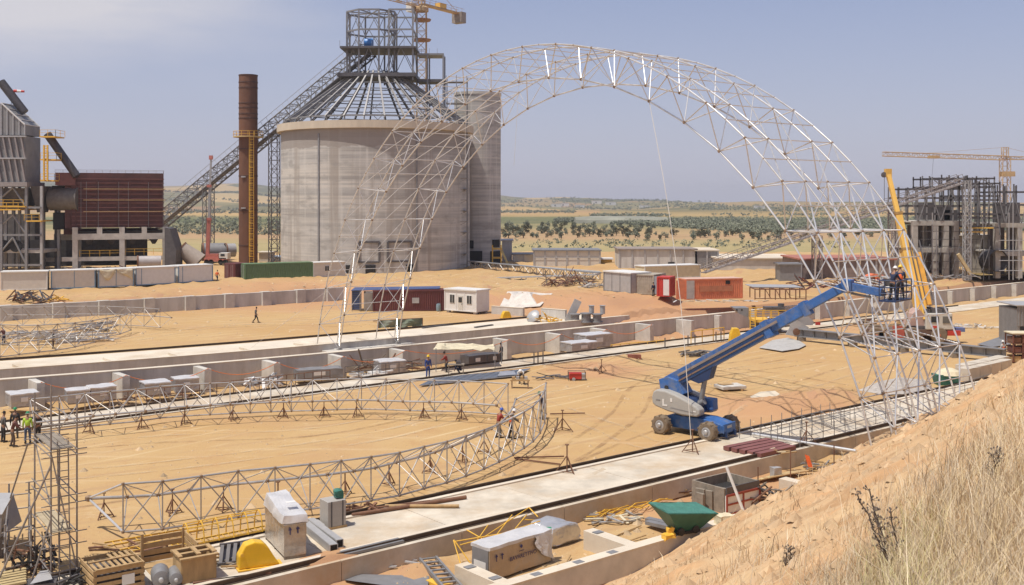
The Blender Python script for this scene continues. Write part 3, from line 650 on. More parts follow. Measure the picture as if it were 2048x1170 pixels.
stt = T('stair_tower', 'tall pipe scaffold stair tower in the gap between the two silos', 'scaffold', Q(915, 546, 200)); 
x0, x1 = [(x-1024)/FPX*200 for x in (893, 934)]; zt = EYE+(400-152)/FPX*200
for (x, y) in ((x0, 199), (x1, 199), (x1, 202.5), (x0, 202.5), ((x0+x1)/2, 199)):
    MB().tube((x, y, 1), (x, y, zt), .07, n=5).build('standard', M_steelg, stt, world=True)
for k, z in enumerate(np.arange(2.5, zt, 2.0)):
    b = MB(); b.tube((x0, 199, z), (x1, 199, z), .05, n=4); b.tube((x0, 202.5, z), (x1, 202.5, z), .05, n=4); b.tube((x0, 199, z), (x0, 202.5, z), .05, n=4); b.tube((x1, 199, z), (x1, 202.5, z), .05, n=4)
    b.bb((x0, 200, z-.05), (x1, 202, z)) if k % 2 else b.beam((x0, 200.6, z), (x1, 200.6, z+2.0), .7, .12)
    b.build('flight' , M_greywood, stt, world=True)
    if z < zt-2: MB().tube((x0, 199, z), (x1, 199, z+2), .04, n=4).build('brace', M_steelg, stt, world=True)

# inclined conveyor gallery with trestles
A, B = Q(286, 472, 231), Q(738, 100, 208)
cv = T('inclined_conveyor', 'long steel lattice conveyor gallery climbing from lower left to the silo top', 'conveyor', A)
d = (B-A).normalized(); up = Vector((-d.z*d.x, -d.z*d.y, 1-d.z*d.z)).normalized(); sd = d.cross(up).normalized()
MB().truss(A, B, sd*3.2, up*2.3, 44, .13, .085).build('lattice_girder', M_steelg, cv, world=True)
MB().beam(A-up*.9, B-up*.9, 1.1, .1, up).build('belt', mat('conveyor_belt', (.16, .15, .15), .8), cv, world=True)
for sgn in (-1, 1):
    b = MB()
    for k in range(45):
        p = A.lerp(B, k/44)+sd*1.75*sgn+up*1.15; b.tube(p, p+up*1.0, .04, n=4)
    b.tube(A+sd*1.75*sgn+up*2.15, B+sd*1.75*sgn+up*2.15, .05, n=4); b.build('handrail', M_lsteel, cv, world=True)
for s_ in (-1.55, 1.55): MB().beam(A-up*1.2+sd*s_, B-up*1.2+sd*s_, .16, .3, up).build('floor_beam', M_dsteel, cv, world=True)
for px in (427, 560):
    k = (px-286)/(738-286); top = A.lerp(B, k); Y = top.y
    bse = Vector((top.x, Y, 1.2)); MB().truss(bse, Vector((top.x, Y, top.z-1.2)), (1.7, 0, 0), (0, 2.6, 0), int((top.z)/2.2)+2, .11, .06).build('trestle', M_steelg, cv, world=True)

# chimney
ch = T('chimney', 'tall rusty brown steel chimney with a yellow ring platform and caged ladder', 'chimney', ((496.5-1024)/FPX*214, 214, 1.0)); HC = EYE+248/FPX*214-1.0
M_chim = mat('rusted_chimney', (.17, .075, .040), .8, .15, var=.25, scale=.35, col2=(.11, .055, .035), c2lo=.45, c2hi=.7, bump=.2, stretch=(1, 1, .35))
MB().open_lathe((0, 0, 0), [(1.83, 0), (1.83, HC), (1.74, HC), (1.74, HC-3)], 40).build('shaft', M_chim, ch, smooth=True)
for y in (151, 165, 176, 207, 216, 228, 237, 298, 352, 420, 490):
    z = EYE+(400-y)/FPX*214-1.0; MB().lathe((0, 0, z), [(1.83, -.12), (1.9, -.1), (1.9, .1), (1.83, .12)], 40).build('stiffener', mat('dark_rust', (.085, .042, .03), .85, var=.2), ch, smooth=True)
zp = EYE+(400-274)/FPX*214-1
MB().lathe((0, 0, zp), [(1.86, -.1), (2.95, -.1), (2.95, .12), (1.86, .12)], 28).build('platform', mat('pale_yellow_steel', (.55, .40, .17), .6, var=.15), ch)
b = MB()
for h in (.55, 1.1):
    for k in range(28):
        a, c = 2*math.pi*k/28, 2*math.pi*(k+1)/28; b.tube((2.9*math.cos(a), 2.9*math.sin(a), zp+h), (2.9*math.cos(c), 2.9*math.sin(c), zp+h), .045, n=4)
for k in range(14):
    a = 2*math.pi*k/14; b.tube((2.9*math.cos(a), 2.9*math.sin(a), zp), (2.9*math.cos(a), 2.9*math.sin(a), zp+1.1), .045, n=4)
b.build('handrail', M_yel, ch)
b = MB(); lx, ly = 1.15, -1.95
for q in (-.42, .42): b.beam((lx+q, ly, 0), (lx+q, ly, zp+1), .08, .08)
for z in np.arange(.4, zp, .5): b.beam((lx-.42, ly, z), (lx+.42, ly, z), .06, .06)
for z in np.arange(2.4, zp, 1.1):
    for k in range(6):
        a, c = math.pi+math.pi*k/6, math.pi+math.pi*(k+1)/6; b.beam((lx+.5*math.cos(a), ly+.6*math.sin(a), z), (lx+.5*math.cos(c), ly+.6*math.sin(c), z), .05, .09)
for k in (1, 3, 5):
    a = math.pi+math.pi*k/6; b.beam((lx+.5*math.cos(a), ly+.6*math.sin(a), 2.4), (lx+.5*math.cos(a), ly+.6*math.sin(a), zp), .06, .06)
b.build('caged_ladder', M_yel, ch)
for y in (354, 416): MB().box((-.5, -1.9, EYE+(400-y)/FPX*214-1), (.9, .25, .25)).build('test_port', M_lsteel, ch)

# tower cranes
def lat_mast(mb, x, y, z0, z1, w, r=.09): return mb.truss((x, y, z0), (x, y, z1), (w, 0, 0), (0, w, 0), max(3, int((z1-z0)/w)), r, r*.6)
M_crn = mat('faded_crane_paint', (.50, .34, .17), .6, var=.2, col2=(.40, .22, .14), c2lo=.5, c2hi=.7)
Y1 = 228; X1 = (843-1024)/FPX*Y1; zs = EYE+(400-14)/FPX*Y1
c1 = T('tower_crane', 'faded yellow tower crane rising behind the big silo with its counterjib to the right', 'tower crane', (X1, Y1, 1.0))
lat_mast(MB(), X1, Y1, 1, zs-1, 2.0, .12).build('mast', M_crn, c1, world=True)
for y in (40, 80): 
    z = EYE+(400-y)/FPX*Y1; MB().lathe((X1, Y1, z), [(1.3, -.3), (1.9, -.25), (2.1, .15), (1.3, .3)], 12).build('collar', mat('collar_rust', (.33, .17, .09), .7), c1, world=True)
dj = Vector((8.4, 13.6, 0)).normalized(); sj = Vector((-dj.y, dj.x, 0))
MB().lathe((X1, Y1, zs-1), [(1.5, 0), (1.5, .8), (1.1, 1.2)], 16).build('slewing_ring', M_crn, c1, world=True)
b = MB(); O = Vector((X1, Y1, zs+.6)); b.truss(O, O-dj*38, sj*1.3, Z*1.4, 22, .09, .055); b.build('jib', M_crn, c1, world=True)
b = MB(); b.beam(O, O+dj*15, 1.4, .35); b.build('counterjib', M_crn, c1, world=True)
b = MB()
for q in (-.8, .8):
    for k in range(8): b.tube(O+dj*(2*k)+sj*q, O+dj*(2*k)+sj*q+Z*1.1, .04, n=4)
    b.tube(O+sj*q+Z*1.1, O+dj*15+sj*q+Z*1.1, .04, n=4)
b.build('handrail', M_crn, c1, world=True)
MB().box(O+dj*14-Z*.9, (1.8, 2.6, 2.4), math.atan2(dj.y, dj.x)).build('counterweight', mat('counterweight_grey', (.30, .25, .21), .8), c1, world=True)
MB().box(O+dj*7+Z*.6, (2.2, 1.4, 1.2), math.atan2(dj.y, dj.x)).build('winch', M_craney, c1, world=True)
MB().box(O-dj*1.6+sj*1.5-Z*.8, (1.8, 1.4, 1.9), math.atan2(dj.y, dj.x)).build('cab', M_white, c1, world=True)
b = MB(); b.truss(O, O+Z*7, sj*1.1, dj*1.1, 5, .09, .05); b.tube(O+Z*7, O+dj*14, .05, n=4); b.tube(O+Z*7, O-dj*26+Z*.7, .05, n=4); b.build('apex_frame', M_crn, c1, world=True)
Y2 = 262; X2 = (2010-1024)/FPX*Y2; z2 = EYE+(400-316)/FPX*Y2
c2 = T('tower_crane', 'distant pale yellow tower crane with a long level jib above the right scaffolding', 'tower crane', (X2, Y2, 1.0))
lat_mast(MB(), X2, Y2, 1, z2, 1.9, .1).build('mast', M_crn, c2, world=True)
O = Vector((X2, Y2, z2)); 
MB().truss(O, Q(1766, 308, 262), (0, 1.1, 0), Z*1.0, 24, .09, .05).build('jib', M_crn, c2, world=True)
MB().truss(O, O+Vector((13, 3, 0)), (0, 1.1, 0), Z*.7, 9, .09, .05).build('counterjib', M_crn, c2, world=True)
b = MB(); b.truss(O, O+Z*2.6, (1.2, 0, 0), (0, 1.2, 0), 2, .09, .05); b.tube(O+Z*2.6, Q(1850, 309, 262)+Z*.3, .04, n=4); b.tube(O+Z*2.6, O+Vector((12, 3, .3)), .04, n=4); b.build('apex_frame', M_crn, c2, world=True)
MB().box(Q(1867, 314, 262), (2.4, 1.4, .7)).build('trolley', M_crn, c2, world=True)
MB().box(Q(2015, 348, 262), (2.6, 2.6, 1.2)).build('collar', M_crn, c2, world=True)
MB().tube(Q(1867, 316, 262), Q(1864, 352, 262), .03, n=4).build('hoist_rope', M_dsteel, c2, world=True)

# ---- helpers for axis-aligned pieces given by photo rectangle and depth
def bp(mb, x0, x1, y0, y1, Y, d):
    X0, X1_ = (x0-1024)/FPX*Y, (x1-1024)/FPX*Y; z0, z1 = EYE-(y1-HOR)/FPX*Y, EYE-(y0-HOR)/FPX*Y
    return mb.bb((X0, Y, z0), (X1_, Y+d, z1))
def rails(mb, a, b, h=1.1, n=None, r=.045):
    a = Vector(a); b = Vector(b); n = n or max(2, int((b-a).length/1.6))
    for k in range(n+1): p = a.lerp(b, k/n); mb.tube(p, p+Z*h, r, n=4)
    mb.tube(a+Z*h, b+Z*h, r, n=4); mb.tube(a+Z*h*.55, b+Z*h*.55, r*.8, n=4); return mb

# filter plant at the left edge
FY = 190.0
fp = T('filter_plant', 'grey ribbed steel filter plant with a sloping top at the left edge of the site', 'industrial building', Q(25, 552, FY))
X = lambda px: (px-1024)/FPX*FY
Zp = lambda py: EYE-(py-HOR)/FPX*FY
M_filt = mat('filter_steel', (.25, .245, .24), .6, .25, var=.14, scale=.5, col2=(.19, .17, .16), c2lo=.5, c2hi=.75)
M_filtp = mat('filter_panel', (.30, .265, .25), .65, .2, var=.1)
b = MB(); b.prism([(X(-60), Zp(207)), (X(3), Zp(207)), (X(50), Zp(250)), (X(50), Zp(270)), (X(-60), Zp(270))], (1, 0, 0), Z, (0, FY, 0), (0, 6, 0)); b.build('hood', M_filt, fp, world=True)
for px, yt in ((2, 207), (14, 218), (26, 229), (38, 240), (49, 249)): bp(MB(), px-1, px+1, yt, 270, FY-.18, .18).build('rib', M_lsteel, fp, world=True)
b = MB(); b.beam((X(3), FY-.1, Zp(206)), (X(50), FY-.1, Zp(249)), .2, .2); b.beam((X(3), FY+5.9, Zp(206)), (X(50), FY+5.9, Zp(249)), .2, .2)
for k in range(5):
    p = Vector((X(3), FY, Zp(206))).lerp(Vector((X(50), FY, Zp(249))), k/4); b.beam(p, p+Vector((0, 6, 0)), .15, .15)
b.build('edge_rail', M_white, fp, world=True)
bp(MB(), -60, 51, 272, 366, FY, 6.0).build('casing', M_filt, fp, world=True)
for row, (ya, yb) in enumerate(((274, 316), (318, 362))):
    for k in range(5):
        x = -6+k*12; b = MB()
        b.prism([(X(x), Zp(ya)), (X(x+3), Zp(ya)), (X(x+11), Zp(yb)), (X(x+8), Zp(yb))], (1, 0, 0), Z, (0, FY-.45, 0), (0, .45, 0)); b.build('slanted_rib', M_filtp, fp, world=True)
    bp(MB(), -60, 51, ya-3, ya, FY-.5, .5).build('ledge', M_lsteel, fp, world=True)
bp(MB(), -60, 54, 364, 373, FY-.6, 7.2).build('base_beam', M_filtp, fp, world=True)
for px in (-25, 3, 53):
    for y in (FY, FY+7): MB().beam((X(px), y, .8), (X(px), y, Zp(372)), .45, .45).build('column', M_steelg, fp, world=True)
for y in (FY+.3, FY+7.5): MB().beam((X(82), y, .8), (X(82), y, Zp(372)), .45, .45).build('column', M_lsteel, fp, world=True)
for (ya, yb) in ((375, 415), (430, 470), (475, 530)):
    b = MB(); b.tube((X(-20), FY, Zp(yb)), (X(26), FY, Zp(ya)), .17, n=6); b.tube((X(53), FY, Zp(yb)), (X(26), FY, Zp(ya)), .17, n=6); b.beam((X(-25), FY, Zp(yb)), (X(82), FY, Zp(yb)), .3, .35); b.build('frame_brace', M_steelg, fp, world=True)
for k, (x0, x1, ya, yb) in enumerate(((-40, 50, 376, 420), (56, 80, 372, 425))): 
    b = MB(); b.hexa([Vector((X(x0+8), FY+2, Zp(yb))), Vector((X(x1-8), FY+2, Zp(yb))), Vector((X(x1-8), FY+5, Zp(yb))), Vector((X(x0+8), FY+5, Zp(yb)))], [Vector((X(x0), FY+.8, Zp(ya))), Vector((X(x1), FY+.8, Zp(ya))), Vector((X(x1), FY+6, Zp(ya))), Vector((X(x0), FY+6, Zp(ya)))]); b.build('hopper', M_dsteel, fp, world=True)
for (x0, x1, y) in ((-30, 50, 412), (-30, 40, 418), (52, 82, 441)):
    bp(MB(), x0, x1, y, y+2.5, FY-.8, 6.5).build('walkway', M_yel, fp, world=True); rails(MB(), (X(x0), FY-.7, Zp(y)), (X(x1), FY-.7, Zp(y)), 1.1).build('handrail', M_yel, fp, world=True)
bp(MB(), -60, 84, 500, 506, FY+.5, 7).build('slab', M_conc, fp, world=True)
for k in range(7): 
    x = -20+k*15; MB().beam((X(x), FY+9+3*(k % 2), .8), (X(x), FY+9+3*(k % 2), Zp(372)), .5, .5).build('column', M_dsteel, fp, world=True)
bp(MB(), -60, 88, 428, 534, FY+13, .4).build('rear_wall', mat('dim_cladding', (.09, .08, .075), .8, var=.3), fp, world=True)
for px in (6, 30): MB().lathe((X(px), FY+.8, Zp(492)), [(0, 0), (1.0, .02), (1.1, .6), (0, .62)], 18, axis=(0, -1, 0)).build('fan_inlet', M_void, fp, world=True)
b = MB(); b.tube((X(-14), FY+3, Zp(160)), (X(34), FY+3, Zp(222)), .75, n=14); b.build('riser_pipe', mat('dark_pipe', (.07, .06, .06), .5, .3), fp, world=True, smooth=True)
b = MB(); b.tube((X(80), FY+3, Zp(266)), (X(140), FY+3, Zp(352)), .72, n=14); b.build('riser_pipe', MATS['dark_pipe'], fp, world=True, smooth=True)
for (x0, x1, y) in ((79, 110, 272), (80, 112, 318), (80, 108, 360)):
    bp(MB(), x0, x1, y, y+2.5, FY+.2, 4).build('platform', M_yel, fp, world=True); rails(rails(MB(), (X(x0), FY+.2, Zp(y)), (X(x1), FY+.2, Zp(y))), (X(x1), FY+.2, Zp(y)), (X(x1), FY+4.2, Zp(y))).build('handrail', M_yel, fp, world=True)
b = MB()
for q in (88, 95): b.beam((X(q), FY, Zp(362)), (X(q), FY, Zp(290)), .25, .25)
for y in range(292, 362, 5): b.beam((X(88), FY, Zp(y)), (X(95), FY, Zp(y)), .15, .15)
b.build('ladder', M_yel, fp, world=True)
b = MB(); b.lathe((X(80), FY+4.5, Zp(398)), [(2.1, 0), (2.1, 5.0), (2.25, 5.0), (2.25, 5.25)], 20, axis=(1, 0, 0)); b.build('duct', mat('brownish_duct', (.16, .145, .13), .7, .2, var=.2), fp, world=True, smooth=True)
ws = T('windsock', 'small red and white windsock above the filter plant', 'windsock', (X(4), FY+3.2, Zp(178)))
b = MB(); b.lathe((.6, 0, 0), [(.28, 0), (.26, .6)], 10, axis=(1, .1, -.05)); b.build('red_band', M_paint_red, ws); MB().lathe((1.9, .13, -.06), [(.22, 0), (.2, .5)], 10, axis=(1, .1, -.05)).build('red_band', M_paint_red, ws); b = MB().lathe((1.2, .06, -.03), [(.26, 0), (.22, .7)], 10, axis=(1, .1, -.05)).build('white_band', M_white, ws); MB().tube((0, 0, -3), (.6, 0, 0), .05).build('pole', M_steelg, ws)

# maroon precipitator on its concrete table
RY = 196.0; X = lambda px: (px-1024)/FPX*RY; Zp = lambda py: EYE-(py-HOR)/FPX*RY
pb = T('precipitator', 'big maroon riveted steel casing standing on a grey concrete table frame', 'industrial building', Q(240, 545, RY))
M_mar2 = mat('maroon_casing', (.105, .038, .032), .75, .05, var=.28, scale=.6, col2=(.065, .028, .025), c2lo=.45, c2hi=.7, stretch=(1, 1, 1.8))
bp(MB(), 150, 323, 346, 455, RY, 11).build('casing', M_mar2, pb, world=True); bp(MB(), 140, 152, 346, 456, RY+.6, 10).build('casing', M_mar2, pb, world=True)
bp(MB(), 118, 155, 346, 371, RY-.6, 7).build('inlet_hood', mat('maroon_hood', (.17, .065, .055), .7, var=.15), pb, world=True)
for y in (358, 366, 374, 380, 388, 397, 406, 415, 424, 432, 441, 449): bp(MB(), 149.5, 323.5, y-.9, y+.9, RY-.14, .14).build('stiffener', MATS['maroon_hood'], pb, world=True)
for px in (157, 196, 234, 258, 294, 321): bp(MB(), px-1, px+1, 360, 455, RY-.2, .2).build('post_stiffener', M_mar2, pb, world=True)
for y in (378, 400, 423): 
    b = MB(); bp(b, 168, 323, y-.8, y+.7, RY-1.0, .3); b.build('scaffold_board', M_wood, pb, world=True)
b = MB()
for px in (168, 178, 200, 238, 256, 294, 322): b.tube((X(px), RY-.9, Zp(455)), (X(px), RY-.9, Zp(364)), .035, n=4)
b.build('scaffold_standards', M_steelg, pb, world=True)
b = MB(); rails(b, (X(120), RY, Zp(346)), (X(323), RY, Zp(346)), .5, 14, .028); rails(b, (X(323), RY, Zp(346)), (X(323), RY+10, Zp(346)), .5, 4, .028); b.build('roof_handrail', M_rust, pb, world=True)
for y in (384, 396, 408): bp(MB(), 143, 156, y-4.5, y+4, RY+.1, .6).build('access_panel', MATS['maroon_hood'], pb, world=True)
bp(MB(), 118, 140, 372, 382, RY+1, 5).build('throat', M_void, pb, world=True); bp(MB(), 120, 140, 425, 458, RY+1, 6).build('hopper', M_void, pb, world=True)
for px in (157, 244, 326):
    for y in (RY-.3, RY+9): MB().beam((X(px), y, .6), (X(px), y, Zp(454)), 1.0, .9).build('column', M_conc, pb, world=True)
for px in (202, 286): MB().beam((X(px), RY-.3, Zp(470)), (X(px), RY-.3, Zp(454)), 1.0, .9).build('stub_column', M_conc, pb, world=True)
for y in (RY-.32, RY+9): 
    b = MB(); bp(b, 148, 331, 467, 479, y-.5, 1.0); b.build('beam', M_conc, pb, world=True)
    b = MB(); bp(b, 130, 331, 513, 521, y-.35, .7); b.build('beam', M_conc, pb, world=True)
bp(MB(), 150, 326, 456, 468, RY+4, .3).build('skirt', M_mar2, pb, world=True)
for k in range(4):
    xa = 162+k*41; b = MB(); b.hexa([Vector((X(xa+16), RY+3.5, Zp(490))), Vector((X(xa+22), RY+3.5, Zp(490))), Vector((X(xa+22), RY+5, Zp(490))), Vector((X(xa+16), RY+5, Zp(490)))], [Vector((X(xa), RY+1, Zp(462))), Vector((X(xa+38), RY+1, Zp(462))), Vector((X(xa+38), RY+8, Zp(462))), Vector((X(xa), RY+8, Zp(462)))]); b.build('hopper', M_dsteel, pb, world=True)
b = MB(); rails(b, (X(165), RY-.6, Zp(512)), (X(240), RY-.6, Zp(512)), 1.1); b.build('handrail', M_yel, pb, world=True)
b = MB(); rails(b, (X(250), RY-.6, Zp(510)), (X(321), RY-.6, Zp(510)), 1.1); b.build('handrail', M_yel, pb, world=True)
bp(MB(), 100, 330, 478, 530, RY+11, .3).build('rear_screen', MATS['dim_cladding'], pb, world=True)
dk = T('steel_plate_hopper', 'dark grey steel plate hopper leaning beside the maroon casing table', 'hopper', Q(340, 548, RY))
b = MB(); b.prism([(X(331), Zp(455)), (X(341), Zp(457)), (X(354), Zp(500)), (X(353), Zp(545)), (X(331), Zp(545))], (1, 0, 0), Z, (0, RY-.5, 0), (0, 4, 0)); b.build('plate', M_dsteel, dk, world=True)

pb.rotation_euler = (0, 0, R(18.3)); pb['_q'] = R(18.3)
# big pipe sections lying about
def pipe_sec(name, label, p, r, L, ax, m, r2=None, group=None):
    t = T(name, label, 'pipe section', p, group=group); ax = Vector(ax).normalized(); c = Z*r
    MB().open_lathe(c, [(r, 0), (r2 or r, L), ((r2 or r)-.12, L), (r-.12, 0)], 28, axis=ax).build('shell', m, t, smooth=True)
    MB().open_lathe(c, [(r, 0), (r+.12, 0), (r+.12, .25), (r, .25)], 28, axis=ax).build('flange', M_rust, t, smooth=True)
    MB().box(c*.12, (.5, r*1.4, r*.24)).build('chock', M_greywood, t); return t
M_pipe = mat('pale_steel_pipe', (.42, .38, .36), .6, .15, var=.12, col2=(.3, .22, .18), c2lo=.6, c2hi=.8)
pipe_sec('pipe_section', 'pale steel pipe drum lying under the concrete table, rusty open end to the left', Q(274, 536, 188), 1.05, 4.0, (1, .35, 0), M_pipe)
pipe_sec('pipe_section', 'wide grey steel drum lying behind the pink crane boom', Q(404, 521, 217), 1.75, 4.6, (1, .4, 0), M_steelg)
pipe_sec('pipe_section', 'short open steel drum with dark mouth just left of the chimney', Q(450, 514, 217), 1.35, 2.0, (1, .6, 0), M_lsteel)
t = T('duct_elbow', 'beige steel cone shaped duct elbow with slanted open mouth beside the dark hopper', 'duct', Q(375, 527, 200))
b = MB(); b.open_lathe((-1.2, 0, 2.9), [(1.25, 0), (1.55, 2.0), (1.85, 4.2)], 24, axis=(.72, .1, -.62)); b.build('shell', mat('beige_duct', (.36, .30, .25), .7, var=.12), t, smooth=True); MB().open_lathe((-1.2, 0, 2.9), [(1.3, -.1), (1.36, -.1), (1.36, .15), (1.25, .15)], 24, axis=(.72, .1, -.62)).build('rim', M_rust, t)

# pink mobile crane far left of the chimney
mc = T('mobile_crane', 'far mobile crane with an upright salmon pink boom left of the chimney', 'mobile crane', Q(424, 527, 212)); X = lambda px: (px-1024)/FPX*212; Zp = lambda py: EYE-(py-HOR)/FPX*212
M_pink = mat('salmon_paint', (.50, .17, .13), .5, var=.12)
MB().beam((X(415), 212, Zp(518)), (X(418), 212, Zp(438)), .62, .7, (0, 1, 0)).build('boom_base', M_pink, mc, world=True)
b = MB(); b.beam((X(418), 212, Zp(440)), (X(420), 212, Zp(372)), .42, .5, (0, 1, 0)); b.beam((X(420), 212, Zp(375)), (X(422), 212, Zp(318)), .3, .36, (0, 1, 0)); b.build('boom_section', M_lsteel, mc, world=True)
MB().box(Q(422, 315, 212), (.7, .5, .8)).build('boom_head', M_pink, mc, world=True)
for y in (372, 438): MB().box(Q(418.5, y, 211.9), (.8, .8, .5)).build('boom_collar', M_pink, mc, world=True)
b = MB(); bp(b, 408, 452, 516, 523, 211, 2.6); bp(b, 412, 436, 508, 517, 211.3, 2); b.build('carrier', M_pink, mc, world=True)
bp(MB(), 438, 455, 506, 518, 211, 2.5).build('cab', M_white, mc, world=True); bp(MB(), 441, 449, 508, 512, 210.95, .1).build('window', M_glass, mc, world=True)
for px in (413, 422, 441, 450): MB().lathe(Q(px, 524, 211), [(0, 0), (.5, 0), (.55, .3), (.3, .4), (0, .4)], 14, axis=(0, 1, 0)).build('wheel', M_black, mc, world=True)
# ------------------------------------------------------------------ containers, cabins and the buildings behind
ZB = 1.6                                     # level of the ground behind the yard walls
def corrugated(mb, x0, x1, y, z0, z1, pitch=.28, d=.05, axis='x'):
    n = max(2, int((x1-x0)/pitch)); pts = []
    for i in range(n):
        a = x0+(x1-x0)*i/n; w = (x1-x0)/n
        pts += [(a, 0), (a+w*.35, 0), (a+w*.5, d), (a+w*.85, d)]
    pts.append((x1, 0)); vs = []
    for a, q in pts:
        for z in (z0, z1): vs.append((a, y-q, z) if axis == 'x' else (y+q if axis == 'y' else y-q, a, z))
    mb.add(vs, [(2*i, 2*i+2, 2*i+3, 2*i+1) for i in range(len(pts)-1)]); return mb
def container(label, pl, pr, z, h, depth, m, cat='shipping container', trim=None, doors='left', group=None, name='shipping_container', roof=None):
    o, q, L = frame(G(*pl, z), G(*pr, z)); t = T(name, label, cat, o, q, group); trim = trim or m
    b = MB(); b.bb((.04, .05, .14), (L-.04, depth-.05, h-.06)); corrugated(b, .1, L-.1, .03, .18, h-.12); corrugated(b, .1, depth-.1, L-.03, .18, h-.12, axis='y'); b.build('body', m, t)
    b = MB()
    for x in (.06, L-.06):
        for y in (.0, depth): b.box((x, y, h/2+.03), (.16, .16, h-.06))
    for z_ in (.1, h-.06):
        for y in (0, depth): b.box((L/2, y, z_), (L-.28, .14, .14))
        for x in (.06, L-.06): b.box((x, depth/2, z_), (.14, depth-.18, .14))
    b.build('frame', trim, t)
    MB().bb((.0, -.06, h+.012), (L, depth+.06, h+.05)).build('roof', roof or m, t)
    if doors == 'left':
        for k in (0, 1):
            y0 = .12+k*(depth/2-.08); d = MB().bb((-.06, y0, .2), (.02, y0+depth/2-.2, h-.15)).build('door', m, t)
            b = MB(); b.tube((-.09, y0+.35, .2), (-.09, y0+.35, h-.15), .025); b.build('lock_bar', M_lsteel, d); b = MB(); b.tube((-.09, y0+.75, .2), (-.09, y0+.75, h-.15), .025); b.build('lock_bar', M_lsteel, d)
    return t, L
def cabin(label, pl, pr, z, h, depth, trim=None, m=None, wins=(), door=None, roof_m=None, group=None, seams=(), name='site_cabin', left_wins=()):
    o, q, L = frame(G(*pl, z), G(*pr, z)); t = T(name, label, 'site cabin', o, q, group); trim = trim or M_white; m = m or M_white
    MB().bb((0, 0, .15), (L, depth, h-.1)).build('wall', m, t)
    MB().bb((-.12, -.15, h-.1), (L+.12, depth+.15, h+.06)).build('roof', roof_m or M_white, t)
    b = MB()
    for x in (0, L): b.box((x, -.01, h/2), (.13, .13, h-.25))
    for x in seams: b.box((x*L, -.01, h/2), (.07, .07, h-.25))
    b.box((L/2, -.015, .2), (L-.15, .1, .14)); b.build('frame', trim, t)
    for f, w, zb, zt in wins:
        x = f*L; w_ = MB().bb((x-w/2-.06, -.05, zb-.06), (x+w/2+.06, .02, zt+.06)).build('window', M_white, t); MB().bb((x-w/2, -.075, zb), (x-.04, -.052, zt)).build('pane', M_glass, w_); MB().bb((x+.04, -.075, zb), (x+w/2, -.052, zt)).build('pane', M_glass, w_)
    if door:
        f, w = door; x = f*L; d = MB().bb((x-w/2, -.06, .18), (x+w/2, .02, 2.1)).build('door', mat('pale_door', (.56, .53, .47), .5), t); MB().box((x+w/2-.12, -.09, 1.05), (.06, .08, .16)).build('handle', M_dsteel, d); MB().bb((x-w/2+.12, -.085, 1.25), (x+w/2-.12, -.063, 1.9)).build('pane', M_glass, d)
    b = MB()
    for x in (.4, L-.4): 
        for y in (.3, depth-.3): b.box((x, y, -.05), (.4, .4, .4))
    for i in range(0, len(b.f), 6): pass
    b.build('footing_blocks', M_conc, t); return t, L
M_cab = mat('cream_white_panel', (.60, .55, .475), .55, var=.07, col2=(.48, .41, .32), c2lo=.6, c2hi=.85)
M_btrim = mat('blue_trim', (.16, .27, .38), .5, var=.1)
cabin('long cream site cabin at the far left end of the cabin row', (2, 583), (94, 581), ZB, 2.75, 2.6, M_white, M_cab, name='site_cabin')
cabin('cream site cabin with a pale blue corner post, second from the left in the row', (103, 580), (190, 577), ZB, 2.75, 2.6, M_btrim, M_cab, seams=(.52,))
t, L = cabin('site cabin half covered by a sagging cream tarpaulin in the cabin row', (197, 577), (267, 574), ZB, 2.75, 2.6, M_btrim, M_cab, seams=(.5,))
tp = MB()
for k, (x0, x1) in enumerate(((.03, .49), (.52, .97))):
    n = 10; vs = []; 
    for i in range(n+1):
        for j in range(5):
            f = i/n; sag = (.35+1.25*(math.sin(math.pi*f)**1.2 if k == 0 else f))*j/4
            vs.append(((x0+(x1-x0)*f), -.12-.1*math.sin(j*1.4+i*.8)*(j/4), 2.75-sag))
    o, q = t.location, t['_q']; vs = [Vector(o)+Vector((math.cos(q)*v[0]*L-math.sin(q)*v[1], math.sin(q)*v[0]*L+math.cos(q)*v[1], v[2])) for v in vs]
    m2 = MB(); m2.add(vs, [(i*5+j, (i+1)*5+j, (i+1)*5+j+1, i*5+j+1) for i in range(n) for j in range(4)])
    o2 = tag(m2.build('tarpaulin', M_tarpw, smooth=True), ['cream tarpaulin draped in a scoop over the left half of a cabin front', 'cream tarpaulin hanging in a triangle over the right half of a cabin front'][k], 'tarpaulin'); md = o2.modifiers.new('s', 'SOLIDIFY'); md.thickness = .03
cabin('white site cabin edged in blue, second from the right in the cabin row', (272, 573), (350, 569), ZB, 2.75, 2.6, M_btrim, M_white, seams=(.14,))
cabin('white site cabin edged in blue at the right end of the cabin row', (357, 568), (425, 564), ZB, 2.75, 2.6, M_btrim, M_white, seams=(.12,))
container('maroon shipping container half hidden behind the long green one', (470, 560), (496, 558), ZB, 2.6, 2.5, M_maroon)
container('long faded green shipping container left of the big silo', (490, 561), (626, 556), ZB, 2.6, 2.5, M_green)
cabin('small white hut with a flat roof and one window beside the green container', (627, 556), (690, 553), ZB, 2.5, 2.6, None, M_cab, wins=((.42, .7, 1.1, 1.9),), name='site_hut')
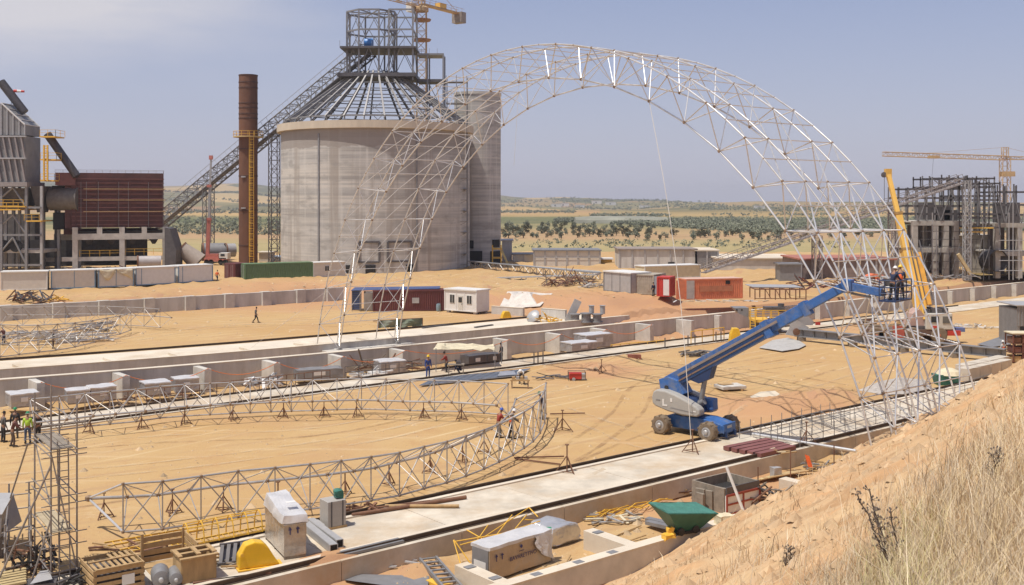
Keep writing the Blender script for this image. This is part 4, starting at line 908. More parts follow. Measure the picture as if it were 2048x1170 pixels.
# maroon container with its blue sheet and the white cabin beside it
t, L = container('maroon shipping container in the far yard with open grey doors at its left end', (746, 623), (889, 621), .2, 2.65, 2.6, M_maroon, doors='none')
MB().bb((-.05, .1, .2), (.01, 2.4, 2.4)).build('dark_opening', M_void, t)
for a, x in ((R(200), -.05), (R(165), -.05)):
    y = .1 if a > R(180) else 2.45; d = MB(); d.beam((x, y, 1.3), (x+1.15*math.cos(a), y+1.15*math.sin(a), 1.3), .06, 2.2); d = d.build('door', mat('grey_door', (.36, .33, .29), .6), t)
b = MB(); b.bb((-1.7, .2, .05), (-1.55, .5, 2.5)); b.build('prop', M_greywood, t); 
MB().bb((5.0, -.1, 1.0), (5.9, -.03, 1.7)).build('notice_panel', M_lsteel, t)
o = t.location; bs = MB(); M_bsh = mat('blue_sheet', (.06, .09, .20), .5, var=.15)
A = G(704, 622, .2)
lt = T('lean_to_shelter', 'blue sheet lean-to shelter with a striped side joined to the maroon container', 'shelter', A)
corrugated(bs, -.9, 8.6, .0, 2.75, 2.82); bs = MB(); bs.hexa([Vector((-.1, -.2, 2.62)), Vector((11.2, .9, 2.78)), Vector((11.2, 3.2, 2.9)), Vector((-.1, 3.2, 2.75))], [Vector((-.1, -.2, 2.68)), Vector((11.2, .9, 2.84)), Vector((11.2, 3.2, 2.96)), Vector((-.1, 3.2, 2.81))]); bs.build('roof_sheet', M_bsh, lt)
bs = MB(); 
for k in range(9): bs.bb((0, .1, .2+k*.26), (1.2, .18, .36+k*.26))
bs.build('slatted_side', M_bsh, lt); bs = MB().bb((.02, .2, .1), (1.18, .26, 2.6)).build('side_panel', mat('grey_blue', (.15, .16, .2), .6), lt)
MB().bb((1.75, .1, .1), (2.75, .2, 2.55)).build('cream_board', M_cab, lt)
for x in (0, 2.9): MB().tube((x, 0, 0), (x, 0, 2.65), .05).build('post', M_steelg, lt)
cb, L = cabin('white two window site cabin with a central door, raised on blocks in the far yard', (890, 622), (953, 627), .35, 2.85, 2.6, None, M_white, wins=((.24, .7, 1.15, 2.15), (.78, .7, 1.15, 2.15)), door=(.5, .8), seams=(.37, .63))
dr = T('drum', 'pale blue plastic barrel standing between the maroon container and the white cabin', 'barrel', G(877, 622, .2)); MB().lathe((0, 0, 0), [(.27, 0), (.31, .2), (.31, .7), (.27, .9), (.12, .95), (0, .95)], 16).build('body', mat('pale_blue_plastic', (.22, .30, .34), .4), dr, smooth=True); MB().lathe((0, 0, .95), [(.06, 0), (.06, .06), (0, .06)], 8).build('cap', M_dsteel, dr)

# right-hand containers on the bank
cabin('grey steel site box with two dark hatches left of the orange container', (1208, 583), (1262, 589), ZB, 2.9, 3.5, M_steelg, M_lsteel, name='site_box', seams=(.3, .6))
t, L = container('weathered beige shipping container with one grey door leaf open', (1265, 588), (1308, 590), ZB, 2.7, 4.2, mat('weathered_beige', (.36, .31, .24), .7, var=.15, col2=(.25, .18, .12), c2lo=.55, c2hi=.75), doors='none')
MB().beam((L, .02, 1.35), (L+1.2, -.3, 1.35), .06, 2.4).build('door', mat('bluish_grey_door', (.27, .29, .31), .6), t)
t, L = container('faded orange red shipping container with an open doorway at its left end', (1372, 600), (1485, 597), ZB, 2.65, 2.5, M_orange, doors='none', roof=mat('dusty_pink_roof', (.55, .36, .28), .8))
MB().bb((-1.35, .0, .15), (.0, .08, 2.55)).build('door', M_orange, t); MB().bb((.0, .4, .2), (-.02, 2.0, 2.4)).build('dark_opening', M_void, t); MB().bb((.05, -.09, .15), (1.15, -.02, 2.5)).build('door', mat('grey_white_door', (.42, .38, .34), .6), t)
MB().bb((1.9, -.08, 1.0), (6.6, -.04, 1.75)).build('faded_lettering_panel', mat('brownish_red', (.44, .17, .085), .7), t); MB().bb((5.6, -.085, 1.95), (6.2, -.03, 2.4)).build('vent_opening', M_void, t)
t, L = container('end of another red container standing just left of the orange one', (1314, 593), (1340, 594), ZB, 2.6, 2.5, M_paint_red, doors='none'); MB().bb((.9, -.12, .2), (1.7, -.05, 2.3)).build('door', M_white, t)
for k, (x, y, lab, m) in enumerate(((1432, 552, 'pale flat roofed shed behind the orange container', M_cab),)):
    cabin(lab, (1290, 560), (1400, 556), ZB, 2.2, 3, None, M_tarpw, name='shed')
ac = T('air_conditioner', 'white cooling unit box beside the grey steel site box', 'cooling unit', G(1224, 583, ZB)); MB().bb((0, -.6, 0), (1.6, .4, 1.2)).build('casing', M_white, ac); MB().bb((.95, -.64, .45), (1.4, -.6, .9)).build('grille', M_void, ac)

# low buildings in the middle distance
def shed(label, x0, x1, ytop, ybase, d, m, roof=None, wins=(), cols=0, z=1.4, name='low_building', cat='building', band=None):
    Y = (EYE-z)*FPX/(ybase-HOR); t = T(name, label, cat, Q((x0+x1)/2, ybase, Y)); X = lambda px: (px-1024)/FPX*Y; Zp = lambda py: EYE-(py-HOR)/FPX*Y
    MB().bb((X(x0), Y, z-1), (X(x1), Y+d, Zp(ytop))).build('wall', m, t, world=True)
    MB().bb((X(x0)-.3, Y-.3, Zp(ytop)), (X(x1)+.3, Y+d+.3, Zp(ytop)+.25)).build('roof', roof or M_slab, t, world=True)
    for k in range(cols+1):
        if cols: MB().bb((X(x0)+(X(x1)-X(x0))*k/cols-.15, Y-.12, z-.5), (X(x0)+(X(x1)-X(x0))*k/cols+.15, Y, Zp(ytop))).build('pilaster', M_lsteel, t, world=True)
    if band: MB().bb((X(x0), Y-.16, Zp(band[1])), (X(x1), Y-.13, Zp(band[0]))).build('band', M_lsteel, t, world=True)
    for (a, b_, c, d_) in wins: MB().bb((X(a), Y-.15, Zp(d_)), (X(b_), Y-.1, Zp(c))).build('opening', M_void, t, world=True)
    return t
shed('bright cream panelled hall wall right of the slim silo', 1068, 1200, 502, 534, 8, M_cab, M_steelg, cols=6, band=(514, 516))
shed('low cream wall joined to the left of the cream panelled hall', 1026, 1068, 510, 528, 6, M_cab, M_steelg, cols=2)
shed('long low grey concrete building with one dark window', 1239, 1392, 500, 541, 9, M_wallc, mat('brown_roof', (.27, .22, .19), .9), wins=((1336, 1349, 524, 536),), cols=6)
shed('grey shaded block at the right end of the long low building', 1392, 1436, 502, 541, 10, M_steelg, M_slab, cols=2)
shed('pale low building with a gravel covered roof behind the orange container', 1436, 1601, 518, 545, 14, M_conc, M_slab)
shed('small yellow hut between the cream hall and the grey building', 1202, 1224, 519, 531, 3, mat('ochre_paint', (.50, .32, .07), .7), M_white)
b = shed('long dark shed with red roof beams behind the right arch leg', 1602, 1790, 520, 560, 12, mat('dusky_brown', (.22, .165, .14), .9, var=.2), mat('faded_red_beam', (.36, .14, .10), .8), cols=5)
shed('grey steel enclosure of upright plates left of the right arch leg', 1560, 1602, 530, 566, 3, M_steelg, M_steelg)
shed('distant low white sheds between chimney and silo', 541, 563, 516, 524, 6, M_white, mat('pale_blue_roof', (.36, .42, .50), .6))
shed('grey block hut right beside the chimney foot', 518, 541, 506, 528, 4, M_wallc)
shed('grey box plant room clad in pale sheets right of the slim silo', 1004, 1024, 482, 527, 6, M_lsteel, M_lsteel)
ys = T('yellow_stair_frame', 'small yellow steel stair frame at the foot of the slim silo', 'steel frame', Q(1000, 530, 208))
b = MB()
for px in (985, 1002): b.beam(Q(px, 535, 208), Q(px, 490, 208), .25, .25)
b.build('post', M_yel, ys, world=True)
for y in (497, 515): bp(MB(), 984, 1004, y, y+2, 207.6, 3).build('platform', M_yel, ys, world=True)
MB().beam(Q(1003, 500, 208), Q(1018, 533, 208), .3, .4).build('brace', mat('pale_yellow', (.55, .45, .2), .6), ys, world=True)

# low conveyor girder running right from the slim silo
lc = T('low_conveyor', 'low steel lattice conveyor running from the slim silo towards the grey boxes', 'conveyor', Q(1000, 545, 190))
MB().truss(Q(940, 531, 200), Q(1200, 553, 172), (0, 1.6, 0), Z*1.5, 20, .09, .06).build('lattice_girder', M_lsteel, lc, world=True)
MB().beam(Q(940, 522, 199), Q(1200, 546, 171), 1.2, .12).build('deck', M_steelg, lc, world=True)
for px in (1020, 1045, 1075, 1110): 
    p = Q(px, 541+(px-1020)*.06, 192-(px-1020)*.1); MB().beam(Vector((p.x, p.y, 1.0)), p, .25, .25).build('leg', M_steelg, lc, world=True)
lp = T('steel_walkway', 'pale level steel walkway on thin posts below the lattice conveyor', 'walkway', Q(1080, 565, 170))
MB().beam(Q(990, 556, 178), Q(1195, 549, 168), 1.5, .2).build('deck', M_lsteel, lp, world=True)
for px in (1020, 1043, 1052, 1075): p = Q(px, 556, 173); MB().beam(Vector((p.x, p.y, 1.3)), p, .18, .18).build('leg', M_steelg, lp, world=True)
# tables of rusty frames, sticks and tarps on the bank
tf = T('steel_trestle_table', 'long rusty steel trestle frame with a grey plate top right of the orange container', 'trestle', G(1600, 600, ZB))
A, B = G(1510, 599, ZB), G(1612, 600, ZB); e = Vector((0, 3, 0))
for k in range(6):
    p = A.lerp(B, k/5); 
    for q in (Vector((0, 0, 0)), e): MB().beam(p+q, p+q+Z*1.35, .12, .12).build('leg', M_rust, tf, world=True)
b = MB(); b.beam(A+Z*1.35, B+Z*1.35, .12, .15); b.beam(A+e+Z*1.35, B+e+Z*1.35, .12, .15); b.beam(A+Z*.15, B+Z*.15, .1, .1)
for k in range(6): p = A.lerp(B, k/5); b.beam(p+Z*1.35, p+e+Z*1.35, .12, .12)
for k in (1, 2, 3): b.beam(A.lerp(B, k/5)+Z*1.35, A.lerp(B, (k+.6)/5)+Z*.1, .08, .08)
b.build('frame', M_rust, tf, world=True); 
MB().hexa([A+Z*1.44+e*.5, B+Z*1.44+e*.5, B+Z*1.44+e*2, A+Z*1.44+e*2], [A+Z*1.52+e*.5, B+Z*1.52+e*.5, B+Z*1.52+e*2, A+Z*1.52+e*2]).build('plate_top', M_lsteel, tf, world=True)
def heap(name, label, cat, p, n, L, r, mats, spread=(1.5, .8), h=.5, tilt=.25, rz=0, group=None):
    t = T(name, label, cat, p, group=group)
    for i in range(n):
        c = Vector((rnd.uniform(-1, 1)*spread[0], rnd.uniform(-1, 1)*spread[1], .05+h*rnd.random())); a = rz+rnd.gauss(0, .5); e = rnd.gauss(0, tilt); l_ = L*rnd.uniform(.5, 1)
        d = Vector((math.cos(a)*math.cos(e), math.sin(a)*math.cos(e), math.sin(e)))*l_/2; c.z = max(c.z, abs(d.z)+r)
        MB().beam(c-d, c+d, r*rnd.uniform(.8, 2.4), r).build('piece', mats[i % len(mats)], t)
    return t
heap('stick_pile', 'heap of brown sticks and rusty bars on the bank below the lattice conveyor', 'scrap heap', G(1135, 573, ZB), 60, 3.2, .09, [M_rust, M_greywood, mat('pinkish_rust', (.27, .15, .12), .9)], (3.4, 1.5), 1.3, .6)
heap('scrap_pile', 'low heap of pale scrap and sheets left of the grey steel site box', 'scrap heap', G(1185, 577, ZB), 26, 2.0, .09, [M_lsteel, M_steelg, M_white], (1.8, 1.2), .6, .4)
heap('scrap_pile', 'grey heap of pipe fittings by the left end of the back yard wall', 'scrap heap', G(62, 603, ZB), 44, 1.8, .12, [M_steelg, M_dsteel, M_rust], (2.2, 1.2), 1.0, .5)
heap('scrap_pile', 'small yellow heap of guards beside the grey fittings heap on the left', 'scrap heap', G(118, 602, ZB), 14, 1.6, .09, [M_yel], (1.4, .6), .3, .2)
heap('debris_pile', 'messy dark heap of machinery parts behind the lift basket', 'scrap heap', G(1700, 577, ZB), 60, 3.0, .14, [M_dsteel, M_rust, M_steelg, M_maroon], (8, 3.0), 1.0, .4)
heap('debris_pile', 'low litter of planks and rags below the orange container front', 'scrap heap', G(1440, 604, ZB), 26, 1.6, .07, [M_white, M_tarpw, M_greywood], (6, .8), .15, .1)
heap('debris_pile', 'grey and pale plates lying beside the concrete frames on the right', 'scrap heap', G(1880, 557, ZB), 26, 3.0, .1, [M_lsteel, M_steelg], (5, 2.0), .5, .2)
heap('debris_pile', 'rubble and boards piled under the concrete precipitator table', 'scrap heap', G(200, 545, ZB), 36, 2.5, .12, [M_greywood, M_maroon, M_steelg], (7, 2.0), .7, .25)
def sheet_on_ground(name, label, poly, z, m, cat='sheet', amp=.15, h0=.06):
    on = z is None; pts = [GT(x, y) if on else G(x, y, z) for x, y in poly]; c = sum(pts, Vector())/len(pts); vs = [c+Z*(h0+amp)]; fs = []; rings = 4; n = len(pts)
    for r in range(1, rings+1):
        for k, p in enumerate(pts):
            q = c.lerp(p, r/rings); vs.append(q+Z*(h0+amp*(1-r/rings)*.6+(amp*.7*abs(fbm(q.x*1.3, q.y*1.3, 3)) if r < rings else 0)))
    if on: vs = [Vector((v.x, v.y, zsite(*st(v))+.08+amp*.5*abs(fbm(v.x*1.3, v.y*1.3, 3)))) for v in vs]
    for k in range(n): fs.append((0, 1+k, 1+(k+1) % n))
    for r in range(rings-1):
        for k in range(n): a = 1+r*n+k; b_ = 1+r*n+(k+1) % n; fs.append((a, a+n, b_+n, b_))
    mb = MB(); mb.add(vs, fs); o = tag(mb.build(name, m, smooth=False), label, cat); md = o.modifiers.new('s', 'SOLIDIFY'); md.thickness = .04; return o
sheet_on_ground('plastic_sheet', 'white plastic sheet lying crumpled on the bank above the white cabin', [(1000, 597), (1015, 588), (1035, 585), (1060, 590), (1085, 592), (1105, 598), (1080, 601), (1040, 601)], None, mat('white_plastic', (.56, .51, .45), .6), amp=.3)
# ------------------------------------------------------------------ people
def skin_mesh(name, pts, edges, m, parent, root=0, sub=1):
    me = bpy.data.meshes.new(name); me.from_pydata([p[:3] for p in pts], edges, []); ob = bpy.data.objects.new(name, me); COL.objects.link(ob)
    md = ob.modifiers.new('skin', 'SKIN'); md.use_smooth_shade = True
    sd = ob.modifiers.new('sub', 'SUBSURF'); sd.levels = sub; sd.render_levels = sub
    sl = me.skin_vertices[0].data
    for i, p in enumerate(pts): sl[i].radius = (p[3], p[4] if len(p) > 4 else p[3]); sl[i].use_root = (i == root)
    dg = bpy.context.evaluated_depsgraph_get(); ev = ob.evaluated_get(dg); nm = bpy.data.meshes.new_from_object(ev)
    ob.modifiers.clear(); ob.data = nm; nm.name = name; nm.materials.clear(); nm.materials.append(m); nm.polygons.foreach_set('use_smooth', [True]*len(nm.polygons))
    bpy.data.meshes.remove(me); ob.parent = parent; return ob
POSES = {   # pelvis height, lean (forward = +y), elbow / wrist, knee / ankle offsets per side (x outward, y forward, z abs)
 'stand': dict(p=.95, lean=.02, L=((.25, .02, 1.13), (.26, .12, .88)), R=((.25, .0, 1.13), (.27, .1, .87)), lk=(.11, .02, .5), la=(.12, -.02, .08), rk=(.12, .03, .5), ra=(.14, .02, .08)),
 'walk': dict(p=.94, lean=.05, L=((.25, -.12, 1.15), (.26, -.05, .92)), R=((.25, .12, 1.15), (.25, .3, .95)), lk=(.1, .2, .52), la=(.1, .3, .1), rk=(.1, .02, .5), ra=(.1, -.3, .13)),
 'reach': dict(p=.94, lean=.14, L=((.24, .26, 1.22), (.2, .48, 1.12)), R=((.24, .25, 1.2), (.2, .46, 1.05)), lk=(.12, .06, .5), la=(.14, -.05, .08), rk=(.13, .1, .5), ra=(.16, .1, .08)),
 'bend': dict(p=.88, lean=.55, L=((.24, .66, .98), (.18, .72, .72)), R=((.24, .66, .98), (.16, .74, .74)), lk=(.14, .08, .48), la=(.17, .0, .08), rk=(.14, .1, .48), ra=(.18, .06, .08)),
 'crouch': dict(p=.42, lean=.26, L=((.24, .4, .62), (.15, .5, .38)), R=((.24, .42, .6), (.14, .52, .4)), lk=(.2, .38, .5), la=(.17, .05, .08), rk=(.18, .4, .46), ra=(.16, .1, .08)),
}
def person(label, foot, face, pose, shirt, trousers, helmet=None, vest=None, hair=(.02, .015, .012), h=1.76, group=None):
    k = h/1.76; t = T('person', label, 'person', foot, face, group); t.scale = (k, k, k); q = POSES[pose]
    ph, ln = q['p'], q['lean']; tl = math.hypot(.5, 0); dz = math.sqrt(max(.02, .25-min(ln, .49)**2)); 
    pel = (0, 0, ph); chest = (0, ln, ph+dz); spine = (0, ln*.45, ph+dz*.5); neck = (0, ln*1.2+.01, ph+dz*1.2); hb = (0, ln*1.32+.03, ph+dz*1.34+.02); ht = (0, ln*1.48+.04, ph+dz*1.6+.02)
    sh = lambda s: (s*.19, ln*.98, ph+dz*.96)
    pts = [(*pel, .13, .10), (*spine, .125, .095), (*chest, .15, .10), (*neck, .055), (*hb, .082, .09), (*ht, .075, .085)]; ed = [(0, 1), (1, 2), (2, 3), (3, 4), (4, 5)]
    nose = (0, hb[1]+.115, (hb[2]*.7+ht[2]*.3)); pts.append((*nose, .014)); ed.append((4, 6))
    sp = [(*pel, .155, .12), (*spine, .15, .12), (*chest, .17, .125), (0, neck[1], neck[2]-.03, .075)]; se = [(0, 1), (1, 2), (2, 3)]
    tp = [(0, 0, ph+.06, .15, .12), (0, 0, ph-.02, .15, .12)]; te = [(0, 1)]
    for s, arm, kn, an in ((-1, q['L'], q['lk'], q['la']), (1, q['R'], q['rk'], q['ra'])):
        S = sh(s); E = (arm[0][0]*s, arm[0][1], arm[0][2]); W = (arm[1][0]*s, arm[1][1], arm[1][2]); b = len(pts)
        d = (Vector(W)-Vector(E)).normalized(); H = Vector(W)+d*.09
        pts += [(*S, .06), (*E, .045), (*W, .03), (*H, .035, .02)]; ed += [(2, b), (b, b+1), (b+1, b+2), (b+2, b+3)]
        sd = d.orthogonal().normalized(); n0 = len(pts)
        for f, (o, ln_) in enumerate(((-.03, .06), (-.01, .075), (.01, .07), (.03, .055))):
            p = H+sd*o; pts.append((*(p+d*ln_+d.cross(sd)*.02), .009)); ed.append((b+3, n0+f))
        pts.append((*(Vector(W)+d*.05-sd*.055), .011)); ed.append((b+2, n0+4))
        c = len(sp); sp += [(*S, .08), (*E, .062), (*W, .048)]; se += [(2, c), (c, c+1), (c+1, c+2)]
        hip = (s*.1, 0, ph-.05); K = (kn[0]*s, kn[1], kn[2]); A = (an[0]*s, an[1], an[2]); g_ = len(pts)
        pts += [(*hip, .085), (*K, .06), (*A, .042), (A[0], A[1]+.16, .04, .045, .035)]; ed += [(0, g_), (g_, g_+1), (g_+1, g_+2), (g_+2, g_+3)]
        c = len(tp); tp += [(*hip, .105), (*K, .078), (*A, .06)]; te += [(1, c), (c, c+1), (c+1, c+2)]
        MB().box((A[0], A[1]+.05, .045), (.1, .28, .09)).build('boot', M_black, t, bevel=.02)
    skin_mesh('body', pts, ed, M_skin, t); skin_mesh('shirt', sp, se, shirt, t); skin_mesh('trousers', tp, te, trousers, t)
    hv = Vector(ht); up = (Vector(ht)-Vector(hb)).normalized()
    if helmet: MB().lathe(hv-up*.035, [(.15, 0), (.15, .015), (.118, .02), (.112, .07), (.08, .125), (.03, .145), (0, .147)], 14, axis=up).build('helmet', helmet, t, smooth=True)
    else: MB().lathe(hv-up*.05, [(.088, 0), (.095, .05), (.085, .1), (.05, .135), (0, .145)], 12, axis=up).build('hair', mat('dark_hair', hair, .8), t, smooth=True)
    if vest: 
        v = skin_mesh('vest', [(0, 0, ph+.02, .17, .135), (*spine, .165, .135), (0, ln*.9, ph+dz*.9, .185, .14)], [(0, 1), (1, 2)], vest, t)
    return t
def cloth(n, c): return mat('cloth_'+n, c, .85, var=.12, scale=6)
c_dark, c_navy, c_blue, c_grey, c_red, c_white, c_marn, c_hv, c_or, c_jean = cloth('dark', (.03, .028, .03)), cloth('navy', (.02, .03, .07)), cloth('blue', (.03, .06, .22)), cloth('grey', (.10, .095, .09)), cloth('red', (.28, .04, .03)), cloth('white', (.5, .48, .45)), cloth('maroon', (.12, .045, .04)), cloth('yellow_green', (.42, .62, .06)), cloth('orange', (.72, .13, .03)), cloth('jeans', (.07, .10, .17))
def helm(n, c): return mat('helmet_'+n, c, .35, var=.05)
h_yel, h_grn, h_blu, h_wht = helm('yellow', (.75, .5, .03)), helm('green', (.03, .25, .10)), helm('blue', (.05, .1, .4)), helm('white', (.75, .73, .7))
person('person in dark grey work clothes walking alone across the far yard', G(511, 645, .2), R(-95), 'walk', c_grey, c_dark)
person('person in bright yellow green vest and green helmet with back turned by the scaffold tower', G(55, 886), R(15), 'stand', c_hv, c_jean, h_grn, c_hv)
person('person in dark clothes standing just right of the yellow green vest', G(76, 884), R(60), 'stand', c_dark, c_dark, None)
person('person in a maroon jacket leaning forward at the far left edge group', G(24, 893), R(-60), 'reach', c_marn, cloth('brown', (.10, .07, .055)), None)
person('person in dark jacket and green helmet at the back of the left edge group', G(30, 876), R(20), 'stand', c_dark, c_grey, h_grn)
person('person in grey clothes cut by the left picture edge', G(6, 884), R(-40), 'stand', c_grey, c_dark, None)
person('person in blue coveralls and yellow helmet standing on the middle track', G(856, 755), R(-150), 'stand', c_blue, c_blue, h_yel)
person('person in a dark red shirt working under the cream canopy', G(894, 746), R(80), 'reach', c_red, c_dark, None)
person('person in navy clothes crouching in the shade of the canopy', G(922, 748), R(90), 'crouch', c_navy, c_navy, None)
person('person in dark clothes beside the dark open crates right of the canopy', G(1003, 724, -.9), R(120), 'stand', c_dark, c_dark, None)
person('person in a dark vest and white sleeves bending over a work bench', G(1044, 767), R(170), 'bend', c_white, c_dark, h_wht, c_dark)
person('person in a red shirt and blue helmet working inside the crescent truss', G(996, 876), R(-60), 'reach', c_red, c_grey, h_blu)
person('person in an orange vest and white helmet working at the crescent truss', G(1021, 878), R(-70), 'reach', c_grey, c_dark, h_wht, c_or)
person('person in dark clothes and green helmet at the right tip of the crescent truss', G(1086, 838), R(80), 'reach', c_navy, c_dark, h_grn)
person('person in an orange vest walking past the right end of the cabin row', G(434, 563, 1.6), R(-20), 'walk', c_or, c_navy, None, c_or)
person('person in an orange vest and white helmet beside the long grey girder', G(2007, 722), R(10), 'stand', c_white, c_or, h_wht, c_or)
person('person in dark clothes inside the left edge lattice truss', G(8, 690, .2), R(60), 'reach', c_marn, c_navy, None)
person('person in brown clothes standing in the far left lattice truss', G(106, 697, .2), R(-80), 'stand', c_grey, cloth('brown', (.1, .07, .055)), None)
person('person in dark clothes outside the beige container door', G(1307, 592, 1.6), R(30), 'stand', c_navy, c_dark, None)
person('person in grey clothes by the red container end', G(1323, 591, 1.6), R(-30), 'stand', c_grey, c_dark, None)
person('person in white helmet behind the yellow railed platform', G(1537, 668), R(0), 'stand', c_grey, c_dark, h_wht)

# ------------------------------------------------------------------ lattice arch pieces assembled on the ground
def ground_truss(name, label, bot, side, zb=.35, h=2.05, back=1.9, mid=None, flip=1, diag_phase=0, m=None, endcap=True, zg=0.0, rad=.046):
    """Triangular lattice: bottom + top front chords over the pixel polyline, one chord behind at mid height."""
    m = m or M_galv2; B = [G(x, y, zb+zg) for x, y in bot]; n = len(B); t = T(name, label, 'lattice truss', (B[n//2].x, B[n//2].y, zg))
    Tn = [p+Z*h for p in B]; K = []
    for i in range(n):
        d = (B[min(n-1, i+1)]-B[max(0, i-1)]).normalized(); nn = Vector((-d.y, d.x, 0))*flip; K.append(B[i]+nn*back+Z*(h*.47))
    for nm, P, r in (('chord', B, rad), ('chord', Tn, rad), ('chord', K, rad*1.35)):
        b = MB()
        for p, q in zip(P[:-1], P[1:]): b.tube(p, q, r, n=8)
        b.mat(1)
        for p in P: b.lathe(p, [(0, -r*1.8), (r*1.6, -r), (r*1.6, r), (0, r*1.8)], 8)
        b.mat(0); b.build(nm, [m, M_node], t, world=True, smooth=True)
    for i in range(n):
        MB().tube(B[i], Tn[i], rad*.72, n=6).build('post', m, t, world=True, smooth=True)
        b = MB(); b.tube(K[i], B[i], rad*.55, n=6); b.tube(K[i], Tn[i], rad*.55, n=6); b.build('back_strut', m, t, world=True, smooth=True)
        if i < n-1:
            b = MB(); b.tube(B[i], Tn[i+1], rad*.72, n=6); b.build('diagonal', m, t, world=True, smooth=True)
            MB().tube(Tn[i], B[i+1], rad*.6, n=6).build('diagonal', m, t, world=True, smooth=True)
            if i % 2: MB().tube(K[i], Tn[i+1], rad*.5, n=6).build('back_diagonal', m, t, world=True, smooth=True)
            else: MB().tube(Tn[i], K[i+1], rad*.5, n=6).build('back_diagonal', m, t, world=True, smooth=True)
    return t, B, Tn, K
near_bot = [(246, 1064), (325, 1058), (402, 1046), (476, 1034), (550, 1026), (620, 1018), (682, 1010), (742, 1001), (799, 991), (848, 977), (894, 965), (932, 952), (968, 938), (998, 924), (1026, 910), (1048, 896), (1066, 883), (1080, 866), (1089, 846), (1092, 828)]
tN, BN, TN_, KN = ground_truss('crescent_truss', 'near arm of a galvanised lattice arch lying assembled on low stands', near_bot, 1, back=2.0, flip=1)
tip = KN[0]-(BN[1]-BN[0]).normalized()*1.6+Z*.05
b = MB(); b.tube(KN[0], tip, .075, n=8); b.mat(1); b.lathe(tip, [(0, -.16), (.16, -.08), (.16, .08), (0, .16)], 8); b.mat(0); b.build('tip_chord', [M_galv2, M_node], tN, world=True, smooth=True)
MB().tube(tip, BN[0], .055, n=8).build('tip_strut', M_galv, tN, world=True, smooth=True); MB().tube(tip, TN_[0], .05, n=8).build('tip_strut', M_galv, tN, world=True, smooth=True)
far_bot = [(60, 866), (118, 860), (170, 853), (220, 848), (272, 843), (320, 836), (369, 832), (420, 829), (460, 827), (500, 825), (542, 823), (583, 822), (625, 821), (674, 819), (723, 818), (772, 819), (820, 821), (869, 822), (918, 823), (968, 826), (1016, 830)]
tF, BF, TF_, KF = ground_truss('crescent_truss', 'far arm of a galvanised lattice arch lying assembled on low stands', far_bot, 1, back=1.9, flip=-1)
lb1 = [(0, 688), (35, 690), (75, 690), (115, 687), (150, 684), (185, 679), (215, 673), (240, 668), (262, 660)]
ground_truss('crescent_truss', 'bunched lattice truss full of pipes at the left of the far yard', lb1, 1, zb=.3, h=1.9, back=2.0, flip=1, zg=.2, rad=.045)
lb2 = [(0, 650), (45, 650), (88, 650), (130, 648), (172, 648), (212, 648), (252, 650), (288, 652), (320, 655)]
ground_truss('crescent_truss', 'straight thin lattice truss in front of the back yard wall', lb2, 1, zb=.3, h=2.0, back=1.6, flip=1, zg=.2, rad=.04)
lb3 = [(0, 714), (38, 709), (78, 704), (112, 700), (150, 694), (190, 684)]
ground_truss('crescent_truss', 'front low lattice truss at the left edge of the far yard', lb3, 1, zb=.3, h=1.9, back=1.6, flip=1, zg=.2, rad=.045)
heap('pipe_stack', 'bright heap of galvanised pipes beside the bunched lattice truss', 'pipe heap', G(150, 682, .2), 34, 4.5, .08, [M_galv, M_lsteel, M_white], (3.2, 1.0), .8, .08, .5)
heap('pipe_stack', 'pale heap of galvanised pipes near the left edge of the far yard', 'pipe heap', G(55, 676, .2), 24, 3.5, .08, [M_galv, M_lsteel, M_white], (2.6, .8), .6, .08, .2)
heap('pipe_stack', 'grey blue bundle of fittings on the far left truss end', 'pipe heap', G(190, 662, .2), 22, 2.4, .1, [M_steelg, M_lsteel], (1.6, .7), .9, .2, .4)

def tripod(label, p, h=1.15, w=.45, group='rusty tripod stands'):
    t = T('tripod_stand', label, 'stand', p, rnd.uniform(0, 2), group); top = Vector((0, 0, h*.62))
    for k in range(3):
        a = 2.09*k+.4; MB().beam(top, (w*math.cos(a), w*math.sin(a), .02), .045, .045).build('leg', M_rust, t)
    MB().beam((0, 0, .05), (0, 0, h), .05, .05).build('post', M_rust, t); MB().box((0, 0, h), (.16, .16, .05)).build('head', M_rust, t)
    b = MB()
    for k in range(3): 
        a, c = 2.09*k+.4, 2.09*(k+1)+.4; b.beam((w*.8*math.cos(a), w*.8*math.sin(a), .12), (w*.8*math.cos(c), w*.8*math.sin(c), .12), .035, .035)
    b.build('tie_bar', M_rust, t); return t
lab = 'rusty tripod stand under the near arm of the crescent truss'
pn = [(208, 1036, 'rusty tripod under the bare left tip of the near truss arm'), (345, 1028, 'second rusty tripod from the left under the near truss arm'), (447, 1022, 'third rusty tripod from the left under the near truss arm'), (556, 1012, 'rusty tripod behind the silver wrapped cabinet'), (690, 990, 'rusty tripod behind the grey strapped box'), (778, 972, 'rusty tripod in the middle of the near truss arm'), (860, 946, 'rusty tripod left of the truss bend'), (925, 926, 'rusty tripod at the start of the truss bend'), (968, 906, 'rusty tripod beside the two workers in the truss')]
for x, y, l_ in pn: tripod(l_, G(x, y))
pf_ = [(180, 866, 'leftmost rusty tripod under the far truss arm'), (283, 858, 'second rusty tripod from the left under the far truss arm'), (369, 849, 'third rusty tripod from the left under the far truss arm'), (466, 841, 'rusty tripod under the middle of the far truss arm, left of two close ones'), (567, 836, 'rusty tripod left of the orange scrap on the far truss arm'), (648, 834, 'rusty tripod beside the orange scrap on the far truss arm'), (713, 834, 'rusty tripod right of the orange scrap on the far truss arm'), (847, 837, 'second rusty tripod from the right under the far truss arm'), (923, 840, 'rightmost rusty tripod under the far truss arm')]
for x, y, l_ in pf_: tripod(l_, G(x, y))
